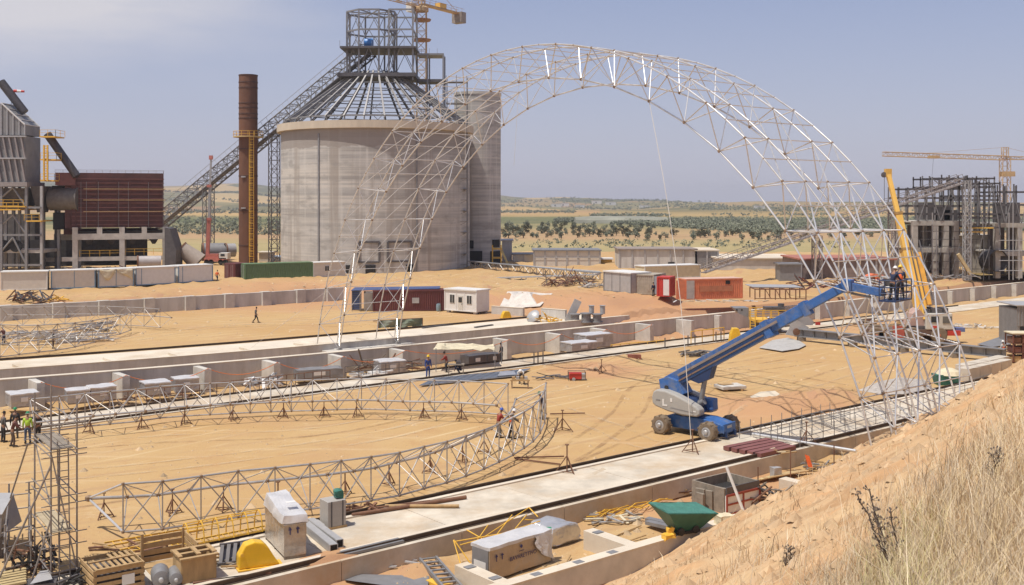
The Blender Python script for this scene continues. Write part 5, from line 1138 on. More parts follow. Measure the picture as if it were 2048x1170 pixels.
tripod('rusty tripod standing alone on the sand right of the crescent truss', G(1125, 862), 1.3, .7); tripod('rusty tripod on the rear edge of the near track', G(1134, 946), 1.5, .65)
tripod('rusty tripod on the near track in front of the lift wheel', G(1385, 905, .06), 1.3, .6); tripod('rusty tripod on the near track behind the maroon pipes', G(1613, 888, .06), 1.3, .6)
tripod('rusty tripod left of the silver sheets on the sand', G(1203, 748), 1.2, .6); 
for a, c, l_ in (((1028, 918), (1128, 916), 'thin rusty bar on the sand pointing at the tripod by the track'), ((1030, 920), (1120, 932), 'thin rusty bar leaning from the truss bend to the tripod by the track'), ((1100, 830), (1170, 829), 'thin rusty bar lying above the lone tripod')):
    tag(MB().beam(G(*a)+Z*.08, G(*c)+Z*.1, .07, .07).build('steel_bar', M_rust), l_, 'bar', 'loose rusty bars by the truss')

# ------------------------------------------------------------------ blue boom lift
BA = R(-40.0); lift = T('boom_lift', 'blue and grey boom lift on dusty wheels, boom raised to the arch', 'boom lift', (11.4, 66.7, 0), BA)
M_tyre = mat('dusty_tyre', (.20, .15, .10), .95, var=.2, scale=4, bump=.5); M_cover = mat('lift_cover_grey', (.36, .345, .315), .5, var=.08, scale=.8)
M_dblue = mat('lift_dark_blue', (.015, .035, .10), .5, var=.15)
for x, y in ((1.63, -1.35), (-1.63, -1.35), (1.63, 1.35), (-1.63, 1.35)):
    s = -1 if y < 0 else 1; w = MB().lathe((x, y-s*.28, .58), [(.3, 0), (.5, .0), (.575, .06), (.585, .28), (.575, .5), (.5, .56), (.32, .56), (.3, .5)], 26, axis=(0, s, 0)).build('wheel', M_tyre, lift, smooth=True)
    b = MB()
    for k in range(20):
        a = 2*math.pi*k/20; c = Vector((x+.58*math.cos(a), y+s*(.14 if k % 2 else -.14), .58+.58*math.sin(a))); b.box(c, (.09, .3, .04), M=Matrix.Rotation(-a+math.pi/2, 3, 'Y'))
    b.build('tread_blocks', M_tyre, w)
    MB().lathe((x, y+s*.2, .58), [(.31, 0), (.31, .05), (.24, .08), (.15, .04), (.14, .14), (.1, .18), (0, .19)], 18, axis=(0, s, 0)).build('hub', M_lsteel, w, smooth=True)
b = MB(); b.prism([(-1.9, .5), (-1.9, .95), (-1.2, 1.15), (1.1, 1.15), (1.9, 1.0), (2.3, .9), (2.3, .45), (1.9, .35), (-1.5, .38)], (1, 0, 0), Z, (0, .75, 0), (0, -1.5, 0)); b.build('chassis', M_blue, lift, bevel=.04)
for x in (-1.63, 1.63): MB().beam((x, -1.1, .58), (x, 1.1, .58), .34, .36).build('axle', M_dblue, lift)
MB().bb((2.28, -.72, .42), (2.36, .72, .98)).build('front_plate', M_blue, lift, bevel=.02); MB().bb((2.37, -.35, .7), (2.385, .2, .86)).build('label_plate', M_lsteel, lift)
for y in (-.6, .45): MB().prism([(2.0, .2), (2.5, .2), (2.5, .5), (2.0, .5)], (1, 0, 0), Z, (0, y, 0), (0, .16, 0)).build('towing_lug', M_dblue, lift)
MB().lathe((-.5, 0, 1.1), [(.75, 0), (.75, .3)], 24).build('turntable_bearing', M_dsteel, lift)
b = MB(); b.prism([(-2.3, 1.6), (-2.4, 2.0), (-1.9, 2.5), (.0, 2.2), (.7, 1.5), (.6, 1.38), (-1.4, 1.38)], (1, 0, 0), Z, (0, .5, 0), (0, -1.0, 0)); b.build('turntable', M_dblue, lift)
cov = [(-2.2, 1.62), (-2.42, 1.78), (-2.46, 2.15), (-2.36, 2.52), (-2.1, 2.66), (-1.5, 2.66), (-.8, 2.5), (.0, 2.22), (.7, 1.92), (.92, 1.75), (.95, 1.45), (.75, 1.3), (-.3, 1.28), (-1.3, 1.4)]
for y0, y1, nm, m in ((-.5, -1.2, 'engine_cover', M_cover), (.5, 1.2, 'engine_cover', M_cover)):
    b = MB(); b.prism(cov, (1, 0, 0), Z, (0, y0, 0), (0, y1-y0, 0)); c = b.build(nm, m, lift, bevel=.09)
    b = MB(); b.prism([(-1.1, 1.62), (.5, 1.5), (.55, 1.56), (-1.05, 1.7)], (1, 0, 0), Z, (0, y1*1.005, 0), (0, .02 if y1 < 0 else -.02, 0)); b.build('trim_line', M_steelg, c)
    s = -1 if y1 < 0 else 1
    MB().box((-1.6, y1+s*.012, 1.92), (.12, .02, .42)).build('decal', M_white, c); MB().box((-1.43, y1+s*.012, 1.76), (.24, .02, .1)).build('decal', M_white, c); MB().box((-1.02, y1+s*.012, 2.13), (.13, .02, .22)).build('decal', M_white, c); MB().box((-1.98, y1+s*.012, 2.05), (.3, .02, .06)).build('decal', M_steelg, c); MB().box((.62, y1+s*.012, 1.62), (.18, .02, .07)).build('decal', M_white, c)
MB().bb((.3, .35, 1.5), (1.0, 1.0, 2.2)).build('turret_inner', M_blue, lift, bevel=.06)
b = MB(); b.prism([(-2.2, 2.4), (-2.35, 3.2), (-1.7, 3.42), (-1.0, 3.25), (-.5, 2.5), (-.9, 2.2)], (1, 0, 0), Z, (0, .55, 0), (0, -1.1, 0)); b.build('boom_root', M_blue, lift, bevel=.03)
b = MB(); b.lathe((-1.75, -.58, 2.75), [(0, 0), (.14, 0), (.14, .04), (0, .04)], 12, axis=(0, -1, 0)); b.build('pivot_pin', M_black, lift)
P0 = Vector((-1.9, 0, 2.95)); P1 = Vector((9.57, 0, 9.57)); bd = (P1-P0).normalized(); bu = Vector((-bd.z, 0, bd.x)); q = lambda f: P0.lerp(P1, f)
MB().beam(q(.0), q(.60), .62, .86, bu).build('boom_section', M_blue, lift, bevel=.03); MB().beam(q(.55)+bu*.03, q(.80)+bu*.03, .5, .68, bu).build('boom_section', M_blue, lift, bevel=.03); MB().beam(q(.78)+bu*.05, q(1.0)+bu*.05, .38, .5, bu).build('boom_section', M_blue, lift, bevel=.03)
MB().beam(q(.58), q(.615), .78, 1.02, bu).build('boom_collar', M_blue, lift); MB().beam(q(.785), q(.815), .62, .84, bu).build('boom_collar', M_blue, lift)
for s in (-1, 1): MB().beam(q(.08)+bu*.1+Vector((0, s*.38, 0)), q(.66)+bu*.1+Vector((0, s*.38, 0)), .12, .14, bu).build('hose_tray', mat('hose_tray', (.25, .20, .17), .6), lift); MB().beam(q(.06)-bu*.22+Vector((0, s*.36, 0)), q(.57)-bu*.22+Vector((0, s*.36, 0)), .09, .09, bu).build('hose_bundle', mat('brown_hose', (.20, .13, .09), .7), lift)
MB().prism([(0, 0), (1.9, 0), (1.3, -.55), (.5, -.5)], bd, bu, q(.12)-bu*.43+Vector((0, .3, 0)), (0, -.6, 0)).build('boom_gusset', M_dblue, lift)
b = MB(); b.tube((.35, 0, 1.9), q(.20)-bu*.62, .16, n=12); b.tube((-.1, 0, 1.65), (.6, 0, 2.1), .22, n=12); b.build('lift_cylinder', M_steelg, lift, smooth=True)
jb0 = P1+bd*.2; jb1 = Vector((11.7, 0, 9.4)); MB().beam(jb0, jb1, .3, .42).build('jib', M_blue, lift, bevel=.02); MB().box(jb0, (.6, .5, .75)).build('jib_knuckle', M_blue, lift, bevel=.05)
MB().tube(jb0+Vector((.2, 0, -.4)), jb1+Vector((-.6, 0, -.3)), .07, n=8).build('jib_cylinder', M_steelg, lift)
bx = jb1+Vector((.75, 0, -.35)); b = MB(); bk = MB().box(bx, (.95, 2.4, .08)).build('basket', M_dblue, lift)
b = MB()
for h in (.4, .75, 1.1):
    c = [bx+Vector((x, y, h)) for x, y in ((-.45, -1.17), (.45, -1.17), (.45, 1.17), (-.45, 1.17))]
    for i in range(4): b.tube(c[i], c[(i+1) % 4], .03, n=6)
for x in (-.45, .45):
    for y in (-1.17, -.4, .4, 1.17): b.tube(bx+Vector((x, y, 0)), bx+Vector((x, y, 1.1)), .03, n=6)
b.build('guard_rail', M_dblue, bk); MB().box(bx+Vector((-.3, 0, .95)), (.3, .6, .35)).build('control_box', M_dsteel, bk)
wl_ = Matrix.Rotation(BA, 3, 'Z'); 
for k, y in enumerate((-.6, .6)):
    p = wl_ @ (bx+Vector((.05, y, .04)))+Vector((11.4, 66.7, 0)); person(['person in dark navy clothes standing in the near end of the lift basket', 'person in dark clothes and orange vest in the far end of the lift basket'][k], p, R(-60+k*40), 'reach', c_navy, c_dark, [h_wht, h_yel][k], [None, c_or][k])

# ------------------------------------------------------------------ yellow mobile crane by the far side of the yard
CY = 109.0; X = lambda px: (px-1024)/FPX*CY
cr_ = T('mobile_crane', 'big mobile crane with a steep yellow telescopic boom and white cab', 'mobile crane', (X(1830), CY, 0))
M_cchas = mat('crane_red_chassis', (.40, .09, .06), .6, var=.2); M_ccab = mat('crane_cab_white', (.55, .52, .45), .5, var=.1)
b = MB(); b.bb((X(1742), CY, .75), (X(1905), CY+2.6, 1.35)); b.build('chassis', mat('crane_chassis_brown', (.14, .085, .06), .7, var=.2), cr_, world=True)
MB().bb((X(1785), CY-.15, .55), (X(1808), CY, 1.75)).build('outrigger_box', M_cchas, cr_, world=True); MB().bb((X(1740), CY-.1, .45), (X(1778), CY, .95)).build('outrigger_beam', M_cchas, cr_, world=True); MB().bb((X(1895), CY-.1, .75), (X(1921), CY+1.5, 1.25)).build('outrigger_beam', M_paint_red, cr_, world=True); MB().bb((X(1914), CY+.2, 1.1), (X(1932), CY+1, 1.5)).build('tool_locker', mat('locker_blue', (.12, .16, .32), .6), cr_, world=True)
for px in (1752, 1770, 1826, 1878): 
    for y, s in ((CY, -1), (CY+2.5, 1)):
        w = MB().lathe((X(px), y+s*(-.25), .8), [(.35, 0), (.7, 0), (.8, .08), (.8, .4), (.7, .48), (.4, .48)], 22, axis=(0, s, 0)).build('wheel', M_tyre, cr_, world=True, smooth=True); MB().lathe((X(px), y+s*.16, .8), [(.38, 0), (.36, .04), (.15, .02), (.12, .12), (0, .13)], 14, axis=(0, s, 0)).build('hub', mat('hub_orange', (.42, .17, .10), .6), cr_, world=True)
c = MB().bb((X(1852), CY-.05, 1.35), (X(1905), CY+2.5, 3.0)).build('cab', M_ccab, cr_, world=True, bevel=.08)
MB().bb((X(1862), CY-.1, 2.1), (X(1877), CY-.04, 2.7)).build('window', M_glass, cr_, world=True); MB().bb((X(1885), CY-.1, 2.0), (X(1903), CY-.04, 2.7)).build('window', mat('tinted_glass', (.12, .12, .11), .2), cr_, world=True); MB().bb((X(1862), CY-.1, 1.5), (X(1875), CY-.04, 1.75)).build('badge_panel', M_paint_red, cr_, world=True)
for k in range(4): MB().bb((X(1854+k*12), CY+.3, 3.0), (X(1863+k*12), CY+2, 3.4+.1*(k % 2))).build('roof_equipment', M_dsteel, cr_, world=True)
MB().lathe((X(1846), CY+1.3, 1.35), [(1.1, 0), (1.1, .35)], 20).build('slew_ring', M_dsteel, cr_, world=True)
b = MB(); b.prism([(X(1822), 1.7), (X(1828), 2.9), (X(1842), 3.4), (X(1858), 2.4), (X(1862), 1.7)], (1, 0, 0), Z, (0, CY+.4, 0), (0, 1.9, 0)); b.build('superstructure', mat('pinkish_steel', (.42, .28, .23), .6, var=.15), cr_, world=True)
A0, A1, A2, A3 = Q(1848, 650, CY+1.2), Q(1812, 500, CY+4.2), Q(1796, 428, CY+5.6), Q(1776, 346, CY+7.4); ub = Vector((0, 1, 0))
MB().beam(A0, A1, .98, .95, ub).build('boom_section', M_craney, cr_, world=True, bevel=.04); MB().beam(A1-(A1-A0)*.06, A2, .70, .68, ub).build('boom_section', M_craney, cr_, world=True, bevel=.03); MB().beam(A2-(A2-A1)*.06, A3, .45, .45, ub).build('boom_section', M_craney, cr_, world=True, bevel=.03)
for a in (A1, A2): MB().beam(a-(A3-A0).normalized()*.14, a+(A3-A0).normalized()*.14, 1.05 if a is A1 else .8, 1.0 if a is A1 else .78, ub).build('boom_collar', mat('brown_yellow', (.30, .17, .05), .6), cr_, world=True)
MB().box(A3, (.65, .6, .9)).build('boom_head', M_craney, cr_, world=True); 
b = MB(); b.lathe(A3+Vector((-.5, -.3, -.2)), [(0, 0), (.3, .02), (.3, .2), (0, .22)], 14, axis=(0, 1, 0)); b.build('sheave', M_dsteel, cr_, world=True)
B0, B1 = Q(1862, 618, CY+.9), Q(1818, 470, CY+4.6); dd = Vector((.62, -.35, 0))
MB().beam(Q(1850, 640, CY+.5), Q(1830, 520, CY+3.4), .5, .55, ub).build('luffing_cylinder', M_craney, cr_, world=True)
MB().beam(Q(1858, 610, CY+.6), Q(1836, 505, CY+2.6), .45, .4, ub).build('luffing_cylinder', mat('amber_paint', (.66, .33, .05), .5), cr_, world=True)
b = MB(); b.beam(Q(1866, 600, CY+.5), Q(1838, 480, CY+4.3), .12, .1, ub); b.beam(Q(1843, 600, CY), Q(1815, 470, CY+3.5), .1, .08, ub); b.beam(Q(1852, 600, CY), Q(1822, 470, CY+3.5), .08, .08, ub); b.build('hose_run', M_dsteel, cr_, world=True)
MB().tube(A3+Vector((-.5, -.3, -.2)), A3+Vector((-.5, -.3, -3.2)), .03, n=5).build('hoist_rope', M_dsteel, cr_, world=True)

# long grey girder and the yellow railed machine frame
gd = T('steel_girder', 'very long dark grey box girder lying on blocks across the right of the yard', 'girder', G(1800, 700, 0))
A, B = G(1592, 672, .45), G(2012, 716, .45)
MB().ibeam(A+Z*.4, B+Z*.4, .7, .82, .08).build('girder', M_steelg, gd, world=True)
for f in np.linspace(.03, .97, 16): p = A.lerp(B, f); MB().box(p+Z*.4+Vector((0, -.15, 0)), (.06, .25, .62)).build('web_stiffener', M_steelg, gd, world=True)
for f in (.03, .3, .55, .78, .95): p = A.lerp(B, f); MB().box((p.x, p.y, .2), (.7, .9, .42)).build('chock', M_greywood, gd, world=True)
b = MB(); b.prism([(-1.2, -.35), (-.7, .5), (-1.6, 1.5), (-1.0, 1.9), (.4, .9), (1.2, .4), (.8, -.4), (0, -.55)], (1, 0, 0), Z, A+Z*.55+Vector((0, -.5, 0)), (0, .14, 0)); b.build('hinge_plate', M_lsteel, gd, world=True)
b = MB(); b.prism([(-.2, .5), (-.9, 1.6), (-.2, 2.0), (1.0, .9), (.9, .5)], (1, 0, 0), Z, A+Z*.55+Vector((1.0, .6, 0)), (0, .14, 0)); b.build('hinge_plate', M_lsteel, gd, world=True)
MB().lathe(A+Z*.5+Vector((-.1, -.52, 0)), [(0, 0), (.36, 0), (.36, .1), (0, .12)], 18, axis=(0, -1, 0)).build('hinge_pin', M_rust, gd, world=True); MB().box(A+Z*1.3+Vector((2.2, -.2, 0)), (.5, .1, .3)).build('red_marker', M_paint_red, gd, world=True)
yf = T('railed_machine_frame', 'yellow railed machine platform with a ladder at the end of the pit wall', 'platform', G(1530, 668))
Yf = G(1530, 668).y; X = lambda px: (px-1024)/FPX*Yf; Zp = lambda py: EYE-(py-HOR)/FPX*Yf
MB().bb((X(1510), Yf, Zp(645)), (X(1572), Yf+3, Zp(640))).build('deck', M_yel, yf, world=True); MB().bb((X(1512), Yf+.4, 0), (X(1520), Yf+2.6, Zp(645))).build('support', M_dsteel, yf, world=True); MB().bb((X(1545), Yf+.4, 0), (X(1565), Yf+2.6, Zp(645))).build('support', M_dsteel, yf, world=True)
b = MB(); rails(b, (X(1510), Yf, Zp(642)), (X(1572), Yf, Zp(642)), 1.15, 4); rails(b, (X(1510), Yf+3, Zp(642)), (X(1572), Yf+3, Zp(642)), 1.15, 4); b.build('handrail', M_yel, yf, world=True)
b = MB()
for px in (1500, 1510): b.beam((X(px), Yf-.1, 0), (X(px), Yf-.1, Zp(617)), .1, .1)
for z in np.arange(.3, Zp(620), .3): b.beam((X(1500), Yf-.1, z), (X(1510), Yf-.1, z), .07, .07)
b.build('ladder', M_yel, yf, world=True)
MB().bb((X(1535), Yf+.8, Zp(622)), (X(1573), Yf+2.2, Zp(616))).build('drive_unit', M_dsteel, yf, world=True); MB().lathe((X(1569), Yf+1.5, Zp(619)-.4), [(0, 0), (.35, 0), (.35, .9), (0, .9)], 14).build('motor', M_dsteel, yf, world=True)
b = MB(); b.prism([(X(1470), Zp(617)), (X(1500), Zp(617)), (X(1500), Zp(637)), (X(1480), Zp(628))], (1, 0, 0), Z, (0, Yf+.6, 0), (0, 2, 0)); b.build('end_bracket', M_steelg, yf, world=True)
for px in (1476, 1486): MB().lathe((X(px), Yf+.6, Zp(621)), [(0, 0), (.1, 0), (.1, .03), (0, .03)], 10, axis=(0, -1, 0)).build('bolt_hole', M_void, yf, world=True)
def guard(label, p, rz, w, h, d, profile=None):
    t = T('machine_guard', label, 'machine guard', p, rz); pr = profile or [(-w/2, 0), (w/2, 0), (w*.36, h*.72), (w*.22, h), (-w*.22, h), (-w*.40, h*.6)]
    MB().prism(pr, (1, 0, 0), Z, (0, -d/2, .04), (0, d, 0)).build('hood', mat('glossy_yellow', (.72, .44, .03), .3, var=.1, scale=2, bump=.15), t, bevel=.05); MB().bb((-w/2-.08, -d/2-.1, 0), (w/2+.08, d/2+.1, .06)).build('flange', M_yel, t); return t
guard('yellow sheet metal machine guard standing by the far track near the railed platform', G(1470, 686), 0, 1.25, 1.5, .9)
gt = guard('yellow rounded guard cover among the flanged grey pipes in the far yard', G(1012, 636, .2), R(20), 1.2, .8, .8)
# ------------------------------------------------------------------ crates and stores in the middle pit and on the tracks
def wob(o, amp, sc=2.0, sub=3, seed=0.0):    # crumple a wrapped shape: subdivide and push along noise
    me = o.data; bm = bmesh.new(); bm.from_mesh(me); bmesh.ops.remove_doubles(bm, verts=bm.verts, dist=.0005)
    bmesh.ops.subdivide_edges(bm, edges=bm.edges, cuts=sub, use_grid_fill=True)
    for v in bm.verts:
        q = v.co*sc+Vector((seed, seed*.7, seed*1.3)); v.co += Vector((noise.noise(q), noise.noise(q+Vector((7, 1, 3))), noise.noise(q+Vector((2, 9, 5)))))*amp
    bm.to_mesh(me); bm.free(); me.update(); return o
M_wrapd = mat('dull_wrap', (.40, .39, .385), .38, .35, var=.18, scale=1.6, col2=(.24, .23, .24), c2lo=.5, c2hi=.7, bump=.8, bscale=5)
M_wrapt = mat('wrap_top', (.60, .585, .575), .42, .18, var=.1, scale=1.5, bump=.6, bscale=4)
def crate(label, pl, pr, z, h, d, group='foil wrapped crates in the pit', top=M_wrapt, side=M_wrapd, seed=0.0, name='wrapped_crate', lid=True, tag_=True):
    o, q, L = frame(G(*pl, z), G(*pr, z)); t = T(name, label, 'crate', o, q, group)
    wob(MB().bb((0, 0, .1), (L, d, h-.02)).build('body', side, t), .05, 1.6, 4, seed)
    if lid: wob(MB().bb((-.04, -.04, h-.04), (L+.04, d+.04, h+.06)).build('top_wrap', top, t), .06, 1.8, 4, seed+3)
    MB().bb((.05, .03, 0), (L-.05, .18, .1)).build('skid', M_greywood, t); MB().bb((.05, d-.18, 0), (L-.05, d-.03, .1)).build('skid', M_greywood, t)
    if tag_: MB().bb((L*.35, -.09, h*.45), (L*.6, -.06, h*.78)).build('shipping_label', M_white, t)
    return t, L, d, h
crate('leftmost foil wrapped crate in the pit, under the first buttress', (22, 818), (78, 812), -1.2, 1.0, 1.9, seed=1)
crate('left one of the first pair of foil crates by the second buttress', (135, 810), (180, 806), -1.3, 1.0, 1.6, seed=2)
crate('right one of the first pair of foil crates by the second buttress', (182, 806), (233, 801), -1.3, 1.1, 1.7, seed=3)
crate('left one of the second pair of foil crates by the third buttress', (290, 796), (341, 791), -1.4, 1.1, 1.8, seed=4)
crate('right one of the second pair of foil crates by the third buttress', (351, 788), (399, 784), -1.45, 1.15, 1.8, seed=5)
t, L, d, h = crate('dark grey open topped wrapped crate with white labels left of the arch feet', (595, 763), (687, 757), -1.4, .95, 1.8, seed=6, lid=False, side=M_steelg)
wob(MB().bb((.1, .1, h-.12), (L-.1, d-.1, h-.04)).build('dark_inside', M_void, t), .02, 1, 1)
crate('foil wrapped crate with torn wrapping between the arch feet', (762, 752), (812, 748), -1.3, 1.2, 1.9, seed=8)
heap('wrapped_junk', 'pale heap of torn plastic wrap and fittings in front of a pit buttress', 'scrap heap', G(525, 776, -1.0), 34, 1.5, .12, [M_foil, M_steelg, M_white], (1.4, .8), .8, .5)
heap('wrapped_junk', 'white crumpled sheets and grey scrap lying near the arch feet', 'scrap heap', G(745, 756, -1.2), 30, 1.3, .12, [M_white, M_lsteel, M_white], (1.8, .7), .5, .3)
crate('dark open steel crate with a white tag, left of a pair beyond the canopy', (938, 735), (974, 731), -1.2, 1.05, 1.5, seed=9, side=M_dsteel, lid=False, group='dark crates beyond the canopy')
crate('dark open steel crate with a white tag, right of a pair beyond the canopy', (976, 731), (1003, 728), -1.2, 1.05, 1.5, seed=10, side=M_dsteel, lid=False, group='dark crates beyond the canopy')
crate('front one of two grey foil crates below the right buttresses', (1144, 708), (1194, 703), -1.0, 1.0, 2.0, seed=11)
crate('rear one of two grey foil crates below the right buttresses, standing higher', (1173, 698), (1226, 693), -1.0, 1.35, 2.2, seed=12)
heap('timber_heap', 'rusty bars and planks in the pit below the arch feet', 'scrap heap', G(770, 742, -1.4), 26, 3.0, .08, [M_rust, M_greywood], (3.0, 1.0), .9, .5)
for k, (x, y, l_) in enumerate(((356, 812, 'dark pit debris below the third buttress'), (250, 818, 'brown pit debris left of the third buttress'))):
    heap('debris_pile', l_, 'scrap heap', G(x, y-16, -1.6), 10, 1.0, .09, [M_rust, M_greywood], (.8, .5), .2, .2)

# canopy with its frame on the middle track
cn = T('canopy', 'cream tarpaulin canopy on thin poles over workers on the middle track', 'canopy', G(930, 742, .06)); CZ = .06
cq = [G(872, 744, CZ), G(990, 736, CZ), G(1003, 727, CZ), G(890, 733, CZ)]
for p in cq: MB().tube(p, p+Z*2.0, .035).build('pole', M_steelg, cn, world=True)
n = 8; b = MB(); vs = []
c4 = [Q(866, 697, cq[0].y), Q(992, 699, cq[1].y+.5), Q(985, 690, cq[2].y+1), Q(878, 685, cq[3].y+2)]
for i in range(n+1):
    for j in range(n+1):
        p = c4[0].lerp(c4[1], i/n).lerp(c4[3].lerp(c4[2], i/n), j/n); vs.append(p+Z*(.22*fbm(p.x*.9, p.y*.9, 2)+.12*math.sin(i*1.7)*math.sin(j*1.3)))
b.add(vs, [(i*(n+1)+j, (i+1)*(n+1)+j, (i+1)*(n+1)+j+1, i*(n+1)+j+1) for i in range(n) for j in range(n)])
o = b.build('tarpaulin', M_tarpw, cn, world=True); o.modifiers.new('s', 'SOLIDIFY').thickness = .03
wb = T('work_bench', 'small timber work bench with a cutting tool below the canopy', 'bench', G(912, 748, CZ)); MB().box((0, 0, .8), (1.4, .6, .08)).build('top', M_greywood, wb)
for x in (-.6, .6):
    for y in (-.22, .22): MB().box((x, y, .38), (.07, .07, .76)).build('leg', M_greywood, wb)
MB().box((.2, 0, .95), (.4, .25, .22)).build('tool', M_dsteel, wb)
sb = T('saw_bench', 'brown timber saw bench loaded with pieces in front of the bending worker', 'bench', G(1040, 776)); MB().box((0, 0, .62), (1.5, .6, .1)).build('top', M_wood, sb)
for x in (-.62, .62): MB().beam((x, -.25, 0), (x, .1, .6), .08, .08).build('leg', M_rust, sb); MB().beam((x, .25, 0), (x, -.1, .6), .08, .08).build('leg', M_rust, sb)
for k in range(4): MB().box((-.5+.32*k, .05*(k % 2), .78), (.24, .3, .2)).build('offcut', [M_wood, M_lsteel][k % 2], sb)
# metal sheets laid out
M_sheet = mat('blue_grey_sheet', (.34, .37, .42), .35, .4, var=.12)
for k in range(11):
    f = k/10; xa, ya = 838+f*170, 772-f*17; p = G(xa, ya, .12); t = MB(); d = (G(870+f*170, 757-f*17, .12)-p); e = (G(xa+22, ya-2, .12)-p)
    b = MB(); b.hexa([p, p+e, p+e+d, p+d], [p+Z*.05, p+e+Z*.05, p+e+d+Z*.05, p+d+Z*.05])
    for j in range(5): 
        a = p+e*(j+.5)/5+Z*.06; b.beam(a, a+d, .05, .05)
    tag(b.build('metal_sheet', M_sheet), 'ribbed metal sheet, %s in the row by the middle track' % ['leftmost', 'second from the left', 'third from the left', 'fourth from the left', 'fifth from the left', 'middle one', 'fifth from the right', 'fourth from the right', 'third from the right', 'second from the right', 'rightmost'][k], 'metal sheet', 'metal sheets on the middle track')
tag(MB().hexa([G(995, 752, .2), G(1032, 749, .2), G(1028, 742, .2), G(1000, 743, .2)], [G(995, 752, .26), G(1032, 749, .26), G(1028, 742, .28), G(1000, 743, .28)]).build('metal_sheet', M_foil), 'bright silver sheet at the right end of the laid out metal sheets', 'metal sheet')
def railing(name, label, pts, h=1.0, n=8, m=None, z=.06, cat='railing', r=.03):
    m = m or M_rust; P = [G(x, y, z) for x, y in pts]; t = T(name, label, cat, P[0])
    for a, c in zip(P[:-1], P[1:]):
        for k in range(n+1):
            p = a.lerp(c, k/n); MB().beam(p, p+Z*h, r*1.6, r*1.6).build('post', m, t, world=True)
        for hh in (.5, 1.0): MB().tube(a+Z*h*hh, c+Z*h*hh, r, n=5).build('rail', m, t, world=True)
    return t
railing('railing', 'thin rusty railing along the middle track left of the canopy', [(180, 818), (500, 783), (660, 764)], .95, 9, M_rust)
railing('railing', 'thin dark railing posts in front of the arch feet on the middle track', [(690, 757), (850, 742)], .95, 6, M_dsteel)
for k, (x, y) in enumerate(((1068, 729), (1076, 728), (1086, 727), (1330, 697), (1376, 692), (1390, 690), (1432, 684), (1442, 683))):
    tag(MB().beam(G(x, y, .06), G(x, y, .06)+Z*1.05, .1, .1).build('stub_post', M_dsteel), 'short dark stub post on the middle track, %s of eight' % ['first from left', 'second from left', 'third from left', 'fourth from left', 'fourth from right', 'third from right', 'second from right', 'first from right'][k], 'post', 'stub posts on the middle track')
railing('railing', 'yellow pipe railing frames standing by the pit wall near the railed platform', [(1382, 690), (1448, 681)], 1.35, 3, M_yel, 0.05, r=.05)
railing('railing', 'low yellow railing lying along the pit wall foot under the right buttresses', [(1222, 700), (1330, 690)], .5, 6, M_yel, -.2, r=.04)
# small things on the sand
gn = T('generator', 'small red petrol generator on the sand right of the saw bench', 'generator', G(1152, 760)); MB().bb((-.55, -.3, .1), (.45, .35, .62)).build('casing', M_paint_red, gn, bevel=.05); MB().bb((.45, -.28, .1), (.72, .3, .52)).build('engine', M_lsteel, gn)
for y in (-.36, .4): MB().path([Vector((-.62, y, 0)), Vector((-.62, y, .7)), Vector((.75, y, .7)), Vector((.75, y, 0))], .025, 5).build('frame', M_dsteel, gn); MB().lathe((-.2, -.36, .12), [(0, 0), (.14, 0), (.14, .08), (0, .09)], 14, axis=(0, -1, 0)).build('wheel', M_white, gn)
bb_ = T('brick_stack', 'stack of red brown blocks on the sand by the middle track', 'block stack', G(1256, 723)); 
for i in range(6): 
    for j in range(2): MB().bb((i*.2, 0, j*.3), (i*.2+.19, .5, j*.3+.29)).build('block', mat('red_block', (.30, .11, .07), .9, var=.2), bb_)
heap('pallet_pile', 'pile of grey pallets and boards beside the middle track', 'pallet pile', G(1390, 712), 22, 2.0, .12, [M_greywood, M_steelg, M_dsteel], (1.4, .7), .45, .08)
pl = T('timber_pallet', 'pale grey concrete slab lying on battens behind the lift', 'slab', G(1460, 780)); MB().box((0, 0, .28), (2.0, 1.5, .24), .3).build('slab', M_conc, pl, bevel=.03); MB().box((-.6, 0, .08), (.15, 1.5, .16), .3).build('batten', M_wood, pl); MB().box((.6, .1, .08), (.15, 1.5, .16), .3).build('batten', M_wood, pl); MB().box((-.3, .2, .43), (1.0, .7, .06), .5).build('board', M_wood, pl)
sheet_on_ground('plastic_sheet', 'grey white plastic sheet spread on the sand below the girder end', [(1518, 697), (1545, 682), (1575, 677), (1600, 684), (1612, 692), (1598, 699), (1565, 704), (1540, 700)], 0.05, mat('grey_sheet', (.42, .40, .37), .6, var=.15), amp=.12)
sheet_on_ground('gravel_heap', 'flat grey gravel heap behind the right arch leg', [(1716, 783), (1760, 765), (1800, 757), (1850, 762), (1862, 778), (1820, 790), (1770, 792)], 0.0, mat('grey_gravel', (.40, .36, .32), .95, var=.25, scale=4, bump=.6), cat='gravel heap', amp=.5)
sheet_on_ground('cement_patch', 'white cement stain on the sand right of the lift', [(1500, 795), (1520, 785), (1550, 783), (1560, 790), (1540, 800), (1515, 804)], 0.03, mat('cement_dust', (.58, .50, .38), .95, var=.1), cat='stain', amp=.02, h0=.02)
t = T('flanged_pipes', 'row of dark grey flanged pipe pieces beside the tall leaning channel', 'pipe fittings', G(1150, 645, .2))
for k, (x, r, h) in enumerate(((0, .5, .9), (1.3, .55, 1.0), (2.6, .5, .9))): MB().lathe((x, 0, 0), [(r*1.3, 0), (r*1.3, .12), (r, .14), (r, h), (r*1.3, h), (r*1.3, h+.12), (0, h+.12)], 18).build('flanged_piece', M_steelg, t); 
for k, x in enumerate((1.6, 2.9)): MB().lathe((x+.4, 1, .9), [(.3, 0), (.3, .9), (.4, 1.0), (0, 1.0)], 14).build('pipe_neck', M_lsteel, t)
